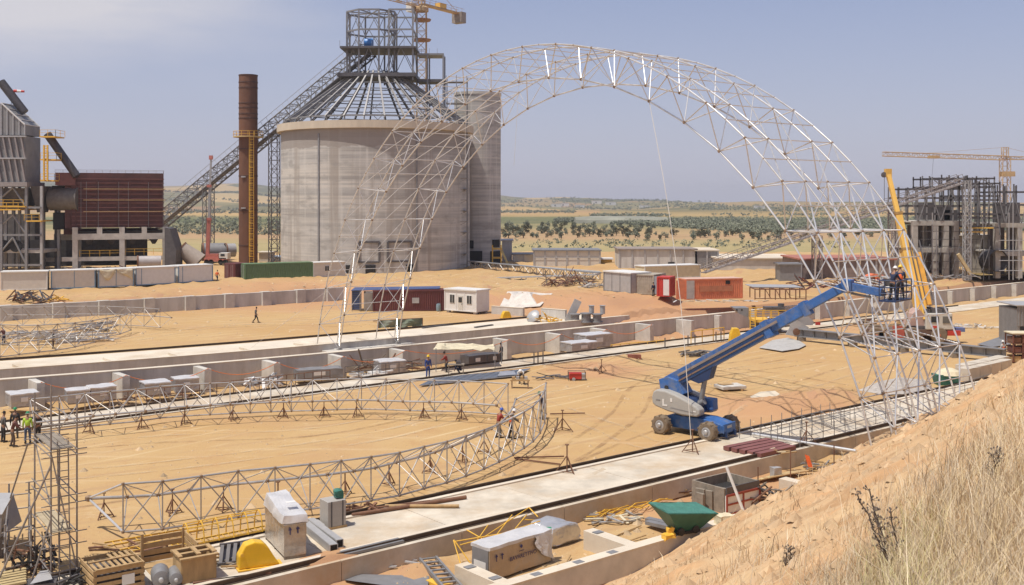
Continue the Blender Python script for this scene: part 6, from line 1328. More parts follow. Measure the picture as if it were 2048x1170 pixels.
tag(MB().beam(G(1136, 643, .2), G(1141, 643, .2)+Z*2.5+Vector((.9, 0, 0)), .9, .3, (0, 1, 0)).build('steel_channel', M_lsteel), 'tall grey ribbed steel channel standing tilted in the far yard', 'channel')
heap('guard_heap', 'yellow heap of guard frames in the far yard before the low wall', 'scrap heap', G(1092, 645, .2), 20, 1.8, .07, [M_yel], (1.6, .6), .7, .3)
t = T('tank_lid', 'round grey domed lid leaning on edge in the far yard', 'lid', G(1066, 645, .2)); MB().lathe((0, 0, .75), [(0, .35), (.4, .3), (.75, .1), (.85, 0), (.8, -.05)], 22, axis=(-.5, -.6, .6)).build('shell', M_lsteel, t, smooth=True)
t = T('net_screen', 'torn green grey net sheet hanging on a bar between the far arch feet', 'net', G(800, 664, .3)); A, B = Q(757, 642, 119), Q(845, 636, 121)
b = MB(); vs = []
for i in range(13):
    for j in range(5): p = A.lerp(B, i/12); vs.append(p-Z*(1.35*j/4*(.8+.25*math.sin(i*1.3)))+Vector((0, .15*math.sin(i*1.1+j), 0)))
b.add(vs, [(i*5+j, (i+1)*5+j, (i+1)*5+j+1, i*5+j+1) for i in range(12) for j in range(4)]); o = b.build('net', mat('net_green', (.17, .20, .14), .9, var=.25, col2=(.28, .27, .21)), t, world=True); o.modifiers.new('s', 'SOLIDIFY').thickness = .02
MB().tube(A-Vector((.6, 0, 0)), B, .05).build('bar', M_rust, t, world=True); 
for p in (A, B): MB().tube(Vector((p.x, p.y, .2)), p, .05).build('post', M_rust, t, world=True)
for x, y, x2, y2, l_ in ((845, 656, 905, 648, 'dark steel beam lying on the far track edge right of the net'), (950, 655, 985, 650, 'short dark steel plate lying beyond the net screen')):
    tag(MB().beam(G(x, y, .35), G(x2, y2, .35), .3, .18).build('steel_beam', M_dsteel), l_, 'beam')

# ------------------------------------------------------------------ right edge
M_blk = mat('pale_block', (.50, .44, .36), .9, var=.1, scale=1.2, col2=(.36, .28, .2), c2lo=.58, c2hi=.75)
A, B = G(1925, 762), G(2012, 741)
for k in range(4):
    p = A.lerp(B, (k+.5)/4); L = (B-A).length/4; q = math.atan2((B-A).y, (B-A).x)
    tag(wob(MB().box(p+Z*.5, (L-.08, 1.0, 1.0), q).build('concrete_block', M_blk), .03, 1.5, 2, k), ['leftmost pale concrete block of the row at the right', 'second pale concrete block from the left at the right', 'third pale concrete block from the left at the right', 'rightmost pale concrete block of the row by the slope'][k], 'concrete block', 'concrete blocks by the near track')
    tag(wob(MB().box(p+Z*.5+Vector((.5, 1.5, .05)), (L-.1, 1.0, 1.0), q).build('concrete_block', M_blk), .03, 1.5, 2, k+9), ['rear row concrete block behind the leftmost front one', 'rear row concrete block behind the second front one', 'rear row concrete block behind the third front one', 'rear row concrete block behind the rightmost front one'][k], 'concrete block', 'concrete blocks by the near track')
gtk = T('green_skip', 'small dark green skip under a pale tarpaulin by the near track', 'skip', G(1892, 770)); b = MB(); b.hexa([Vector(v) for v in ((-.75, -.4, 0), (.75, -.4, 0), (.75, .5, 0), (-.75, .5, 0))], [Vector(v) for v in ((-.95, -.5, .85), (.95, -.5, .85), (.95, .6, .85), (-.95, .6, .85))]); b.build('body', M_tarpg, gtk); MB().lathe((.3, .2, .8), [(1.0, 0), (.8, .3), (.3, .5), (0, .52)], 14).build('tarpaulin', M_tarpw, gtk)
rk = T('storage_rack', 'brown rusty storage rack of drawers cut by the right picture edge', 'rack', G(2026, 727)); 
MB().bb((0, 0, 0), (2.6, 1.6, .08)).build('shelf', M_rust, rk)
for z in (.85, 1.7, 2.5): MB().bb((0, 0, z), (2.6, 1.6, z+.07)).build('shelf', M_rust, rk)
for x in (.05, .9, 1.75, 2.55):
    for y in (.05, 1.55): MB().bb((x-.05, y-.05, 0), (x+.05, y+.05, 2.55)).build('post', mat('maroon_rust', (.16, .06, .04), .8, var=.2), rk)
for i in range(3):
    for j in range(3): MB().bb((.12+i*.85, .1, .12+j*.85), (.8+i*.85, 1.4, .62+j*.83)).build('box', [M_wood, MATS['maroon_rust'], M_rust][(i+j) % 3], rk)
MB().bb((-.05, -.1, 2.6), (2.7, 1.7, 2.7)).build('top', M_tarpw, rk)
sh = T('ribbed_shed', 'grey ribbed sheet metal shed cut by the right picture edge', 'shed', G(2034, 690)); b = MB(); b.bb((0, 0, 0), (5, 4, 3.6)); corrugated(b, 0, 5, -.01, 1.9, 3.9, .3, .06); b.build('wall', M_steelg, sh); MB().bb((-.15, -.2, 3.9), (5.1, 4.2, 4.0)).build('roof', M_lsteel, sh); MB().bb((.3, -.04, 0), (1.4, .02, 1.85)).build('door_opening', M_void, sh)
sheet_on_ground('dark_mat', 'flat grey ramp plate lying before the ribbed shed', [(1955, 690), (2010, 672), (2022, 690), (1985, 696)], 0.05, M_steelg, amp=.02)
heap('rubble', 'pale rubble on the sand right of the mobile crane', 'rubble', G(1950, 655), 26, .9, .14, [M_blk, M_white], (2.6, 1.4), .1, .1)
heap('timber_stack', 'brown timber and crates stacked behind the girder left of the crane', 'timber stack', G(1765, 655), 36, 2.6, .14, [M_wood, M_rust, M_greywood], (2.6, 1.2), .9, .06)
lr = T('loader', 'dark telehandler with a bright orange roof behind the lift basket', 'telehandler', GT(1750, 597)); 
MB().bb((-1.2, 0, .5), (1.5, 2, 1.3)).build('chassis', M_dsteel, lr); MB().bb((-.9, .1, 1.3), (.6, 1.6, 2.9)).build('cab', M_glass, lr); 
b = MB(); b.prism([(-1.3, 3.3), (-.2, 3.75), (1.3, 3.55), (1.2, 3.35), (.7, 3.3), (.6, 2.6), (.1, 2.6), (.0, 3.3)], (1, 0, 0), Z, (0, -.1, 0), (0, 1.9, 0)); b.build('roof', mat('bright_orange', (.70, .17, .06), .5, var=.1), lr)
for x in (-.8, 1.0): 
    MB().lathe((x, -.05, .6), [(0, 0), (.6, 0), (.6, .4), (0, .42)], 18, axis=(0, -1, 0)).build('wheel', M_black, lr); MB().lathe((x, 2.3, .6), [(0, 0), (.6, 0), (.6, .4), (0, .42)], 18, axis=(0, -1, 0)).build('wheel', M_black, lr)
MB().beam((-.3, .8, 1.8), (2.2, .8, 1.5), .35, .35).build('boom', M_dsteel, lr)

# unfinished concrete frames with steelwork on the right skyline
RYY = 186.0
M_concd = mat('raw_frame_concrete', (.42, .385, .335), .9, var=.25, scale=.6, col2=(.24, .21, .18), c2lo=.5, c2hi=.7)
def frame_tower(label, x0, x1, ytop, ybase, cols, levels, Y, d, beamh=9):
    X = lambda px: (px-1024)/FPX*Y; Zp = lambda py: EYE-(py-HOR)/FPX*Y; t = T('unfinished_building', label, 'unfinished building', Q((x0+x1)/2, ybase, Y))
    for px in cols:
        for y in (Y, Y+d): MB().bb((X(px-5), y, .8), (X(px+5), y+1.0, Zp(ytop+beamh))).build('column', M_concd, t, world=True)
    for yy in levels:
        for y in (Y-.02, Y+d+.02): MB().bb((X(x0), y-.02, Zp(yy+beamh)), (X(x1), y+1.04, Zp(yy))).build('beam', M_concd, t, world=True)
        MB().bb((X(x0), Y+1.05, Zp(yy+3)), (X(x1), Y+d-.05, Zp(yy))).build('slab', M_conc, t, world=True)
    for a, c in zip(cols[:-1], cols[1:]):
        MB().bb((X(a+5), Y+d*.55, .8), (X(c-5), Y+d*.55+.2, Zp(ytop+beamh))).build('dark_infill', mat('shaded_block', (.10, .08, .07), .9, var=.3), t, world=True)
    return t
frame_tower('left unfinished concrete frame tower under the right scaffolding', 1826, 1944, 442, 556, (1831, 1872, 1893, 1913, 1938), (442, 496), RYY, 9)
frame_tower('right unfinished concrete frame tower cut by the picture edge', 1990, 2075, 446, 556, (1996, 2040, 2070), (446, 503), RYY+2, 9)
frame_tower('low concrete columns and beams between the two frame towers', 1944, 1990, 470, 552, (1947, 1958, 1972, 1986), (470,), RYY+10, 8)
RX = lambda px: (px-1024)/FPX*RYY; RZ = lambda py: EYE-(py-HOR)/FPX*RYY
sfr = T('steel_framework', 'dense dark steel framework of beams and posts on top of the right concrete frames', 'steel frame', Q(1940, 450, RYY))
for (x0, x1, yt, yb, ys) in ((1815, 1925, 378, 442, (378, 396, 412, 428)), (1920, 2000, 364, 470, (367, 392, 400, 428, 436, 455)), (1994, 2075, 372, 446, (384, 410, 430)), (1864, 1990, 355, 378, (357, 374))):
    for y in (RYY, RYY+4.5, RYY+9):
        n = max(4, int((x1-x0)/17))
        for k in range(n+1):
            px = x0+(x1-x0)*k/n+rnd.uniform(-2, 2); MB().beam((RX(px), y, RZ(yb)), (RX(px), y, RZ(yt-rnd.uniform(0, 7))), .2, .2).build('post', M_dsteel if rnd.random() < .6 else M_steelg, sfr, world=True)
        for yy in ys: MB().beam((RX(x0), y, RZ(yy)), (RX(x1), y, RZ(yy)), .2, .3).build('beam', M_dsteel, sfr, world=True)
    for k in range(5):
        px = x0+(x1-x0)*k/5; a, c = (px, px+(x1-x0)/5) if k % 2 else (px+(x1-x0)/5, px); MB().beam((RX(a), RYY-.1, RZ(yb)), (RX(c), RYY-.1, RZ(ys[0])), .14, .14).build('brace', M_steelg, sfr, world=True)
for (x0, x1, ya, yb) in ((1876, 1900, 412, 440), (1888, 1915, 420, 442), (2006, 2040, 405, 446), (1846, 1870, 405, 440)): bp(MB(), x0, x1, ya, yb, RYY+2, 4).build('equipment', M_dsteel, sfr, world=True)
for (x0, x1, y) in ((1922, 1988, 455), (1930, 1965, 463)): bp(MB(), x0, x1, y, y+2, RYY-.8, 2).build('platform', M_yel, sfr, world=True)
scf = T('scaffold', 'grey pipe scaffolding in front of the right concrete frames', 'scaffold', Q(1890, 552, RYY-2))
for px in (1858, 1866, 1922, 1926, 2010, 2018, 2030): MB().tube((RX(px), RYY-1.5, .8), (RX(px), RYY-1.5, RZ(rnd.choice((400, 425, 455)))), .08, n=5).build('standard', M_lsteel, scf, world=True)
for y in (480, 500, 520, 540): MB().tube((RX(1990), RYY-1.5, RZ(y)), (RX(2060), RYY-1.5, RZ(y)), .06, n=5).build('ledger', M_lsteel, scf, world=True)
for px in range(1836, 1985, 17): MB().tube((RX(px), RYY-1.2-1.2*(px % 2), .8), (RX(px), RYY-1.2-1.2*(px % 2), RZ(rnd.uniform(440, 500))), .06, n=5).build('standard', M_dsteel, scf, world=True)
for y in (462, 478, 492, 507, 522, 537): MB().tube((RX(1836), RYY-1.25, RZ(y)), (RX(1836+rnd.uniform(70, 145)), RYY-1.25, RZ(y)), .05, n=5).build('ledger', M_dsteel, scf, world=True)
for k in range(9): x_ = 1838+k*15; MB().tube((RX(x_), RYY-1.3, RZ(540)), (RX(x_+16), RYY-1.3, RZ(rnd.uniform(455, 500))), .05, n=4).build('brace', M_steelg, scf, world=True)
b = MB().truss((RX(1924), RYY-2, .8), (RX(1924), RYY-2, RZ(362)), (1.0, 0, 0), (0, 1.0, 0), 14, .09, .06).build('hoist_mast', M_lsteel, scf, world=True)
tag(MB().beam(Q(1916, 508, RYY-3), Q(1941, 548, RYY-3), .5, .5).build('timber_prop', mat('pale_timber', (.5, .38, .2), .8)), 'pale slanted timber chute against the left concrete frame', 'prop')
tag(MB().open_lathe(Q(1976, 520, RYY+4), [(1.9, 0), (1.9, 3)], 24, axis=(.2, -1, 0)).build('steel_drum', M_dsteel), 'dark round drum mouth standing between the concrete frames', 'drum')
A, B = Q(1405, 541, 168), Q(1922, 362, RYY-1.5)
rc = T('inclined_conveyor', 'brownish lattice conveyor gallery rising to the right scaffolding behind the arch leg', 'conveyor', A)
d = (B-A).normalized(); up = Vector((-d.z*d.x, -d.z*d.y, 1-d.z*d.z)).normalized(); sd = d.cross(up).normalized(); M_brng = mat('dusty_girder', (.27, .23, .21), .7, .1, var=.15)
MB().truss(A, B, sd*1.3, up*.8, 52, .075, .045).build('lattice_girder', M_brng, rc, world=True); MB().beam(A-up*.35, B-up*.35, 1.1, .1, up).build('belt', M_brng, rc, world=True)
b = MB(); b.tube(A+up*1.2-sd*.7, B+up*1.2-sd*.7, .05, n=4); b.tube(A+up*1.2+sd*.7, B+up*1.2+sd*.7, .05, n=4)
for k in range(30): p = A.lerp(B, k/29); b.tube(p+up*.4+sd*.7, p+up*1.2+sd*.7, .04, n=4); b.tube(p+up*.4-sd*.7, p+up*1.2-sd*.7, .04, n=4)
b.build('handrail', M_brng, rc, world=True)
for f in (.42, .72): p = A.lerp(B, f); MB().truss((p.x, p.y, .8), (p.x, p.y, p.z-.8), (1.2, 0, 0), (0, 1.6, 0), max(2, int(p.z/2.2)), .1, .06).build('trestle', M_brng, rc, world=True)
# ------------------------------------------------------------------ near foreground
def text_mesh(txt, size, m, parent, M, name='lettering', ext=.004):
    c = bpy.data.curves.new(name, 'FONT'); c.body = txt; c.size = size; c.extrude = ext; c.align_x = 'CENTER'; c.align_y = 'CENTER'
    o = bpy.data.objects.new(name, c); COL.objects.link(o); dg = bpy.context.evaluated_depsgraph_get(); me = bpy.data.meshes.new_from_object(o.evaluated_get(dg))
    bpy.data.objects.remove(o); bpy.data.curves.remove(c); me.name = name; me.materials.append(m); o = bpy.data.objects.new(name, me); COL.objects.link(o); o.parent = parent; o.matrix_local = M; return o
def face_M(x, y, z, rz=0.0): return Matrix.Translation((x, y, z)) @ Matrix.Rotation(rz, 4, 'Z') @ Matrix.Rotation(R(90), 4, 'X')
M_ink = mat('blue_ink', (.035, .035, .14), .6, var=.1)
def pictos(parent, x0, y, z, s, rz=0.0):     # this-way-up arrow and umbrella stencils
    c, n = math.cos(rz), math.sin(rz); P = lambda a, b: Vector((x0+c*a, y+n*a, z+b)); ex = Vector((n, -c, 0))*.012
    for k, dx in enumerate((0, .16*s)):
        b = MB(); pts = [(-.02, -.16), (.02, -.16), (.02, .02), (.07, .02), (0, .14), (-.07, .02), (-.02, .02)] if k == 0 else [(-.09, .03), (.0, .12), (.09, .03), (.02, .03), (.02, -.14), (-.03, -.14), (-.03, .03)]
        b.add([P(dx*2+p*s, q*s) for p, q in pts]+[P(dx*2+p*s, q*s)+ex for p, q in pts], [tuple(range(7)), tuple(range(13, 6, -1))]+[(i, (i+1) % 7, 7+(i+1) % 7, 7+i) for i in range(7)]); b.build('pictogram', M_ink, parent)
M_mir = mat('mirror_wrap', (.46, .43, .40), .26, .55, var=.3, scale=1.3, col2=(.36, .27, .19), c2lo=.5, c2hi=.72, bump=.7, bscale=4)
o, q, L = frame(G(568, 1120, .07), G(613, 1113, .07)); wc = T('wrapped_cabinet', 'tall silver film wrapped equipment cabinet on the near track', 'wrapped cabinet', o, q)
D = 3.0; wob(MB().bb((0, 0, .12), (L, D, 1.45)).build('body', M_mir, wc), .035, 1.5, 5, 2)
b = MB(); b.hexa([Vector(v) for v in ((-.05, -.06, 1.42), (L+.05, -.06, 1.42), (L+.05, D+.06, 1.42), (-.05, D+.06, 1.42))], [Vector(v) for v in ((-.02, .0, 1.74), (L+.02, .0, 1.72), (L-.02, D-.05, 2.0), (.02, D-.05, 2.03))]); wob(b.build('top_wrap', M_wrapt, wc), .12, 1.3, 6, 5)
for y in (.0, D/2, D-.12): MB().bb((.02, y+.02, 0), (L-.02, y+.12, .12)).build('skid', M_greywood, wc)
MB().bb((-.03, -.05, 1.38), (L+.03, -.035, 1.41)).build('strap', M_lsteel, wc); pictos(wc, .24, -.05, 1.15, 1.0)
b = MB(); b.bb((.3, .7, 2.06), (.7, .95, 2.07)); b.build('wrap_patch', M_white, wc)
o, q, L = frame(G(656, 1060, .07), G(692, 1053, .07)); gb = T('strapped_box', 'grey strapped box with a green bundle on top, on the near track', 'box', o, q)
MB().bb((0, 0, .08), (L, .85, 1.2)).build('body', mat('grey_carton', (.40, .37, .335), .6, .1, var=.08, scale=1.5, bump=.3), gb, bevel=.02)
for f in (.2, .82): MB().bb((L*f-.03, -.015, .06), (L*f+.03, .0, 1.2)).build('strap', M_dsteel, gb)
MB().bb((-.04, -.04, 0), (L+.04, .9, .08)).build('pallet', M_wood, gb)
tb = wob(MB().box(Vector(o)+Vector((.35, .65, 1.42)), (.36, .3, .34), .4).build('tarpaulin_bundle', M_tarpg), .1, 4, 4, 3); tag(tb, 'small green tarpaulin bundle sitting on the grey strapped box', 'bundle')
o, q, L = frame(G(478, 1143, .07), G(560, 1131, .07)); yg = T('machine_guard', 'glossy yellow domed machine guard in the near foreground', 'machine guard', o, q)
pr = [(0, 0), (L, 0), (L*.86, .34), (L*.72, .72), (L*.6, .92), (L*.38, 1.0), (L*.16, .92), (L*.05, .62), (0, .5)]
MB().prism(pr, (1, 0, 0), Z, (0, 0, .05), (0, .55, 0)).build('hood', mat('glossy_yellow2', (.74, .44, .02), .3, var=.08, scale=2, bump=.12), yg, bevel=.05); MB().bb((-.05, -.12, 0), (L+.12, .62, .05)).build('flange', M_yel, yg); MB().lathe((.12, -.01, .62), [(0, 0), (.07, 0), (.07, .05), (0, .05)], 12, axis=(0, -1, 0)).build('hinge', M_yel, yg)
gp = T('steel_frame_panel', 'dark grey slotted steel panel leaning behind the yellow guard', 'panel', G(462, 1130, .07), q)
b = MB()
for k in range(6): b.beam((-.4+.26*k, .1, 0), (-.2+.26*k, .7, .6), .14, .1)
b.beam((-.5, .1, .05), (1.1, .1, .05), .12, .12); b.beam((-.3, .75, .6), (1.3, .75, .6), .12, .12); b.build('slats', M_dsteel, gp); MB().hexa([Vector((-.4, .25, 0)), Vector((1.0, .25, 0)), Vector((1.25, .85, .55)), Vector((-.2, .85, .55))], [Vector((-.4, .3, 0)), Vector((1.0, .3, 0)), Vector((1.25, .9, .55)), Vector((-.2, .9, .55))]).build('plate', M_steelg, gp)
# channels, pipes and plates on the track
for k, (x0, y0, x1, y1, w, hh, l_) in enumerate(((612, 1058, 668, 1104, .32, .3, 'grey hollow steel channel nearest the wrapped cabinet, left one of three'), (622, 1052, 680, 1096, .28, .34, 'grey hollow steel channel lying right of the wrapped cabinet, middle of three'), (632, 1050, 646, 1061, .2, .22, 'short grey steel tube end below the strapped box'))):
    A, B = G(x0, y0, .08+.02*k), G(x1, y1, .08); t = T('steel_channel', l_, 'channel', B); d = (B-A).normalized(); sx = d.cross(Z)
    b = MB(); b.beam(A+Z*.02, B+Z*.02, w, .03); b.beam(A+Z*hh, B+Z*hh, w, .03)
    for s in (-1, 1): b.beam(A+sx*s*w/2+Z*hh/2, B+sx*s*w/2+Z*hh/2, .03, hh)
    b.build('profile', M_lsteel, t, world=True); MB().beam(B-d*.06+Z*hh/2, B-d*.02+Z*hh/2, w-.06, hh-.06).build('hollow_end', M_void, t, world=True)
for (x0, y0, x1, y1, r, m, l_) in ((704, 1030, 932, 994, .09, M_rust, 'long dark brown pipe lying along the rear rail of the near track'), (770, 1012, 918, 1012, .08, M_wood, 'long tan pole lying across the near track'), (700, 1022, 860, 1002, .06, M_rust, 'thin rusty pipe lying beside the long brown pipe'), (655, 1028, 700, 1018, .08, M_rust, 'short rusty pipe behind the strapped box')):
    tag(MB().tube(G(x0, y0, .16), G(x1, y1, .16), r, n=10).build('pipe', m, smooth=True), l_, 'pipe', 'pipes on the near track')
heap('fittings', 'small heap of rusty fittings by the pipes on the near track', 'scrap heap', G(715, 1020, .07), 14, .6, .07, [M_rust], (.9, .3), .2, .3)
tag(MB().beam(G(658, 1114, .14), G(802, 1080, .14), .5, .1).build('steel_plate', M_steelg), 'long grey steel plate lying against the front rail of the near track', 'plate')
tag(MB().beam(G(386, 1168, .1), G(542, 1146, .1), .12, .12).build('steel_bar', M_rust), 'bent rusty bar on the front edge of the track by the yellow guard', 'bar')
# timber crates and motors
def slat_crate(label, p, rz, w, d, h, top='slats'):
    t = T('timber_crate', label, 'crate', p, rz)
    for x in (0, w):
        for y in (0, d): MB().bb((x-.05, y-.05, 0), (x+.05, y+.05, h)).build('corner_post', M_wood, t)
    for z in np.arange(.12, h, .24):
        for y in (-.06, d+.06): MB().bb((-.06, y-.02, z), (w+.06, y+.02, z+.15)).build('slat', M_wood, t)
        for x in (-.06, w+.06): MB().bb((x-.02, -.06, z), (x+.02, d+.06, z+.15)).build('slat', M_wood, t)
    if top: 
        n = int(w/.2)
        for k in range(n): MB().bb((k*w/n+.02, -.1, h+.0), (k*w/n+.13, d*(1 if k > n*.42 else .55)+.1, h+.04)).build('top_slat', M_wood, t)
        MB().bb((0, -.14, h+.05), (w, -.02, h+.09)).build('batten', M_wood, t); MB().bb((0, d*.5, h+.05), (w, d*.5+.1, h+.09)).build('batten', M_wood, t)
    MB().bb((.05, .05, .1), (w-.05, d-.05, h*.8)).build('contents', M_dsteel, t); MB().bb((w*.55, -.1, h*.3), (w*.82, -.085, h*.7)).build('paper_label', M_white, t); return t
qv = math.atan2(U.y, U.x)
slat_crate('big slatted timber crate at the bottom left with a paper label', G(190, 1196, .0), R(36), 1.7, 1.7, .95)
sc2 = T('timber_crate', 'open timber crate with two square top frames, right of the slatted crate', 'crate', G(364, 1172, .0), R(33)); w, d, h = 1.3, 1.2, .95
for (a, c) in (((0, -.02, 0), (w, .03, h)), ((0, d-.03, 0), (w, d+.02, h)), ((-.02, .03, 0), (.03, d-.03, h)), ((w-.03, .03, 0), (w+.02, d-.03, h))): MB().bb(a, c).build('side', M_wood, sc2)
for y in (-.1, d*.45, d-.08): MB().bb((-.08, y, h), (w+.08, y+.18, h+.07)).build('top_frame', M_wood, sc2)
for x in (-.1, w*.46, w-.1): MB().bb((x, .1, h+.075), (x+.16, d-.1, h+.13)).build('top_frame', M_wood, sc2)
MB().bb((.08, .08, .1), (w-.08, d-.08, .5)).build('packing', M_greywood, sc2)
opn = T('timber_crate', 'broken open timber crate side boards behind the motors', 'crate', G(312, 1152, .0), R(33))
for k in range(4): MB().bb((-.2, 1.5, .1+k*.27), (1.5, 1.56, .29+k*.27)).build('board', M_wood, opn); MB().bb((1.5, -.3, .1+k*.27), (1.56, 1.5, .29+k*.27)).build('board', M_wood, opn)
MB().bb((1.42, 1.42, 0), (1.5, 1.5, 1.25)).build('corner_post', M_wood, opn); MB().bb((-.2, 1.43, 0), (-.1, 1.5, 1.25)).build('corner_post', M_wood, opn); MB().bb((-.2, -.3, 0), (1.5, 1.5, .08)).build('base_board', M_wood, opn)
for k, (x, y, r, l_) in enumerate(((322, 1158, .34, 'larger grey motor drum between the timber crates'), (352, 1158, .26, 'smaller grey motor drum beside the open timber crate'))):
    p = G(x, y, .3); t = T('motor', l_, 'motor', p); ax = Vector((.35, -.9, 0)).normalized()
    MB().lathe(-ax*.9, [(0, 0), (r*.9, 0), (r, .08), (r, .75), (r*.92, .8), (r*.92, .95), (r*.4, 1.0), (0, 1.0)], 22, axis=ax).build('casing', M_steelg, t, smooth=True); MB().lathe(ax*.1, [(0, 0), (r*.28, 0), (r*.22, .12), (0, .13)], 14, axis=ax).build('shaft_cap', M_lsteel, t)
# yellow safety-cage ladders
cg = T('caged_ladder', 'yellow caged ladder lying on its side in front of the crescent truss', 'ladder', G(430, 1085, .1)); A, B = G(352, 1096, .25), G(540, 1058, .25); d = (B-A).normalized(); sx = Vector((-d.y, d.x, 0))
b = MB()
for s in (0, .55): b.beam(A+sx*s, B+sx*s, .06, .06)
for k in range(18): p = A.lerp(B, k/17); b.tube(p, p+sx*.55, .018, n=5)
b.build('ladder', M_yel, cg, world=True)
for k in range(6):
    p = A.lerp(B, .12+.78*k/5); b = MB(); pts = [p+sx*(.275-.42*math.cos(math.pi*j/10)) + Z*(.85*math.sin(math.pi*j/10)) for j in range(11)]
    b.path(pts, .03, 5); b.build('hoop', M_yel, cg, world=True)
for a in (.3, .5, .7): MB().tube(A.lerp(B, .12)+sx*(.275-.42*math.cos(math.pi*a))+Z*.85*math.sin(math.pi*a), A.lerp(B, .9)+sx*(.275-.42*math.cos(math.pi*a))+Z*.85*math.sin(math.pi*a), .025, n=5).build('cage_bar', M_yel, cg, world=True)
for k, (x0, y0, x1, y1, l_) in enumerate(((215, 1092, 410, 1058, 'flat yellow ladder lying furthest left before the crescent truss'), (250, 1106, 330, 1088, 'short yellow ladder section beside the broken crate'))):
    A, B = G(x0, y0, .15), G(x1, y1, .15); d = (B-A).normalized(); sx = Vector((-d.y, d.x, 0)); t = T('ladder', l_, 'ladder', A)
    for s in (0, .5): MB().beam(A+sx*s, B+sx*s, .05, .06).build('stringer', M_yel, t, world=True)
    b = MB(); n = int((B-A).length/.3)
    for j in range(1, n): p = A.lerp(B, j/n); b.tube(p, p+sx*.5, .017, n=5)
    b.build('rungs', M_yel, t, world=True)
yt = T('cage_frame', 'tangled yellow tube cage frame leaning in the near trench', 'cage frame', G(990, 1100, -.8))
def L3(*pts): return [G(x, y, z) for x, y, z in pts]
for pts in (((907, 1080, .1), (922, 1131, -.75)), ((908, 1080, .1), (942, 1128, -.75)), ((910, 1083, 0), (1005, 1067, .1), (1080, 1042, .2)), ((934, 1060, .1), (965, 1078, 0)), ((967, 1075, 0), (1058, 1015, .3), (1076, 1034, .1)), ((976, 1050, .1), (955, 1080, -.1)), ((1024, 1030, .25), (993, 1070, 0)), ((1053, 1030, .2), (1030, 1058, 0)), ((1046, 1039, .1), (1150, 1046, -.5)), ((1005, 1067, .1), (920, 1090, -.1))):
    b = MB(); b.path(L3(*pts), .028, 6); b.build('tube', M_yel, yt, world=True)
yr = T('yellow_rope', 'loose tangle of yellow tape and bars behind the green skip', 'tape', G(1290, 1015, -.7))
for k in range(14):
    x = 1170+k*10; b = MB(); b.path([G(x, 1038-k*2+rnd.uniform(-6, 6), -.7), G(x+20, 1028-k*2+rnd.uniform(-6, 6), -.55), G(x+45, 1020-k*2+rnd.uniform(-5, 5), -.7)], .025, 5); b.build('strand', M_yel, yr, world=True)
# wrapped long box with printing, and the bag beside it
o, q, L = frame(G(979, 1168, -.82), G(1101, 1126, -.82)); lb = T('wrapped_box', 'long tan printed box under clear plastic in the near trench', 'box', o, q); H_ = 1.36
wob(MB().bb((0, 0, .1), (L, 1.05, H_)).build('body', mat('tan_film', (.46, .35, .235), .38, .15, var=.12, scale=1.2, col2=(.42, .38, .34), c2lo=.52, c2hi=.7, bump=.6, bscale=4), lb), .025, 1.4, 5, 4)
wob(MB().bb((-.03, -.03, H_-.06), (L+.03, 1.1, H_+.08)).build('plastic_cover', M_wrapt, lb), .08, 1.6, 6, 8)
MB().bb((-.03, .05, .12), (-.02, 1.0, 1.3)).build('end_panel', M_steelg, lb); MB().bb((-.045, .18, .35), (-.035, .88, .8)).build('end_label', M_white, lb)
text_mesh('BAVARETTIVO', .24, M_ink, lb, face_M(L*.53, -.045, .72)); pictos(lb, .35, -.045, .98, 1.0)
b = MB(); b.lathe((L*.5, -.03, 1.12), [(0, 0), (.07, 0), (.07, .015), (0, .015)], 10, axis=(0, -1, 0)); b.build('emblem', M_ink, lb); text_mesh('avaretti', .09, M_ink, lb, face_M(L*.5, -.045, .95))
for x in (.1, L/2, L-.2): MB().bb((x, .02, 0), (x+.12, 1.0, .1)).build('skid', M_greywood, lb)
fl = MB(); vs = []
for i in range(7):
    for j in range(5): vs.append((L*.72+i*L*.28/6+.08*math.sin(j*2+i), -.05-.10*(j/4)*(1+.5*math.sin(i*2.1)), H_-.02-1.15*j/4*(.45+.55*i/6)))
fl.add(vs, [(i*5+j, (i+1)*5+j, (i+1)*5+j+1, i*5+j+1) for i in range(6) for j in range(4)]); oo = fl.build('hanging_film', M_wrapt, lb); oo.modifiers.new('s', 'SOLIDIFY').thickness = .01
o, q, L = frame(G(1104, 1098, -.82), G(1160, 1082, -.82)); bg_ = T('wrapped_bundle', 'rounded bundle in grey plastic film next to the long printed box', 'bundle', o, q)
b = MB(); b.prism([(0, 0), (L, 0), (L+.1, .4), (L-.15, .75), (L*.6, .92), (.1, .8), (-.1, .4)], (1, 0, 0), Z, (0, 0, .05), (0, 1.5, 0)); x = b.build('film', M_foil, bg_, bevel=.12); wob(x, .09, 1.8, 4, 2); MB().bb((.1, .1, 0), (L-.1, 1.3, .06)).build('skid', M_greywood, bg_)
tag(wob(MB().box(G(1097, 1062, .4), (.25, .25, .25)).build('cap', mat('green_plastic', (.03, .22, .10), .4)), .03, 3, 2), 'green cap on the corner of the long printed box', 'cap')
t = T('cable_tray', 'grey ladder type cable tray lying at the bottom centre of the trench', 'cable tray', G(885, 1145, -.75)); A, B = G(856, 1117, -.55), G(918, 1190, -.55); d = (B-A).normalized(); sx = Vector((-d.y, d.x, 0))*-1
for s in (-.35, .35): MB().beam(A+sx*s, B+sx*s, .09, .16).build('side_rail', M_steelg, t, world=True)
n = 9
for k in range(n+1): p = A.lerp(B, k/n); MB().beam(p-sx*.33, p+sx*.33, .12, .05).build('rung', M_steelg, t, world=True)
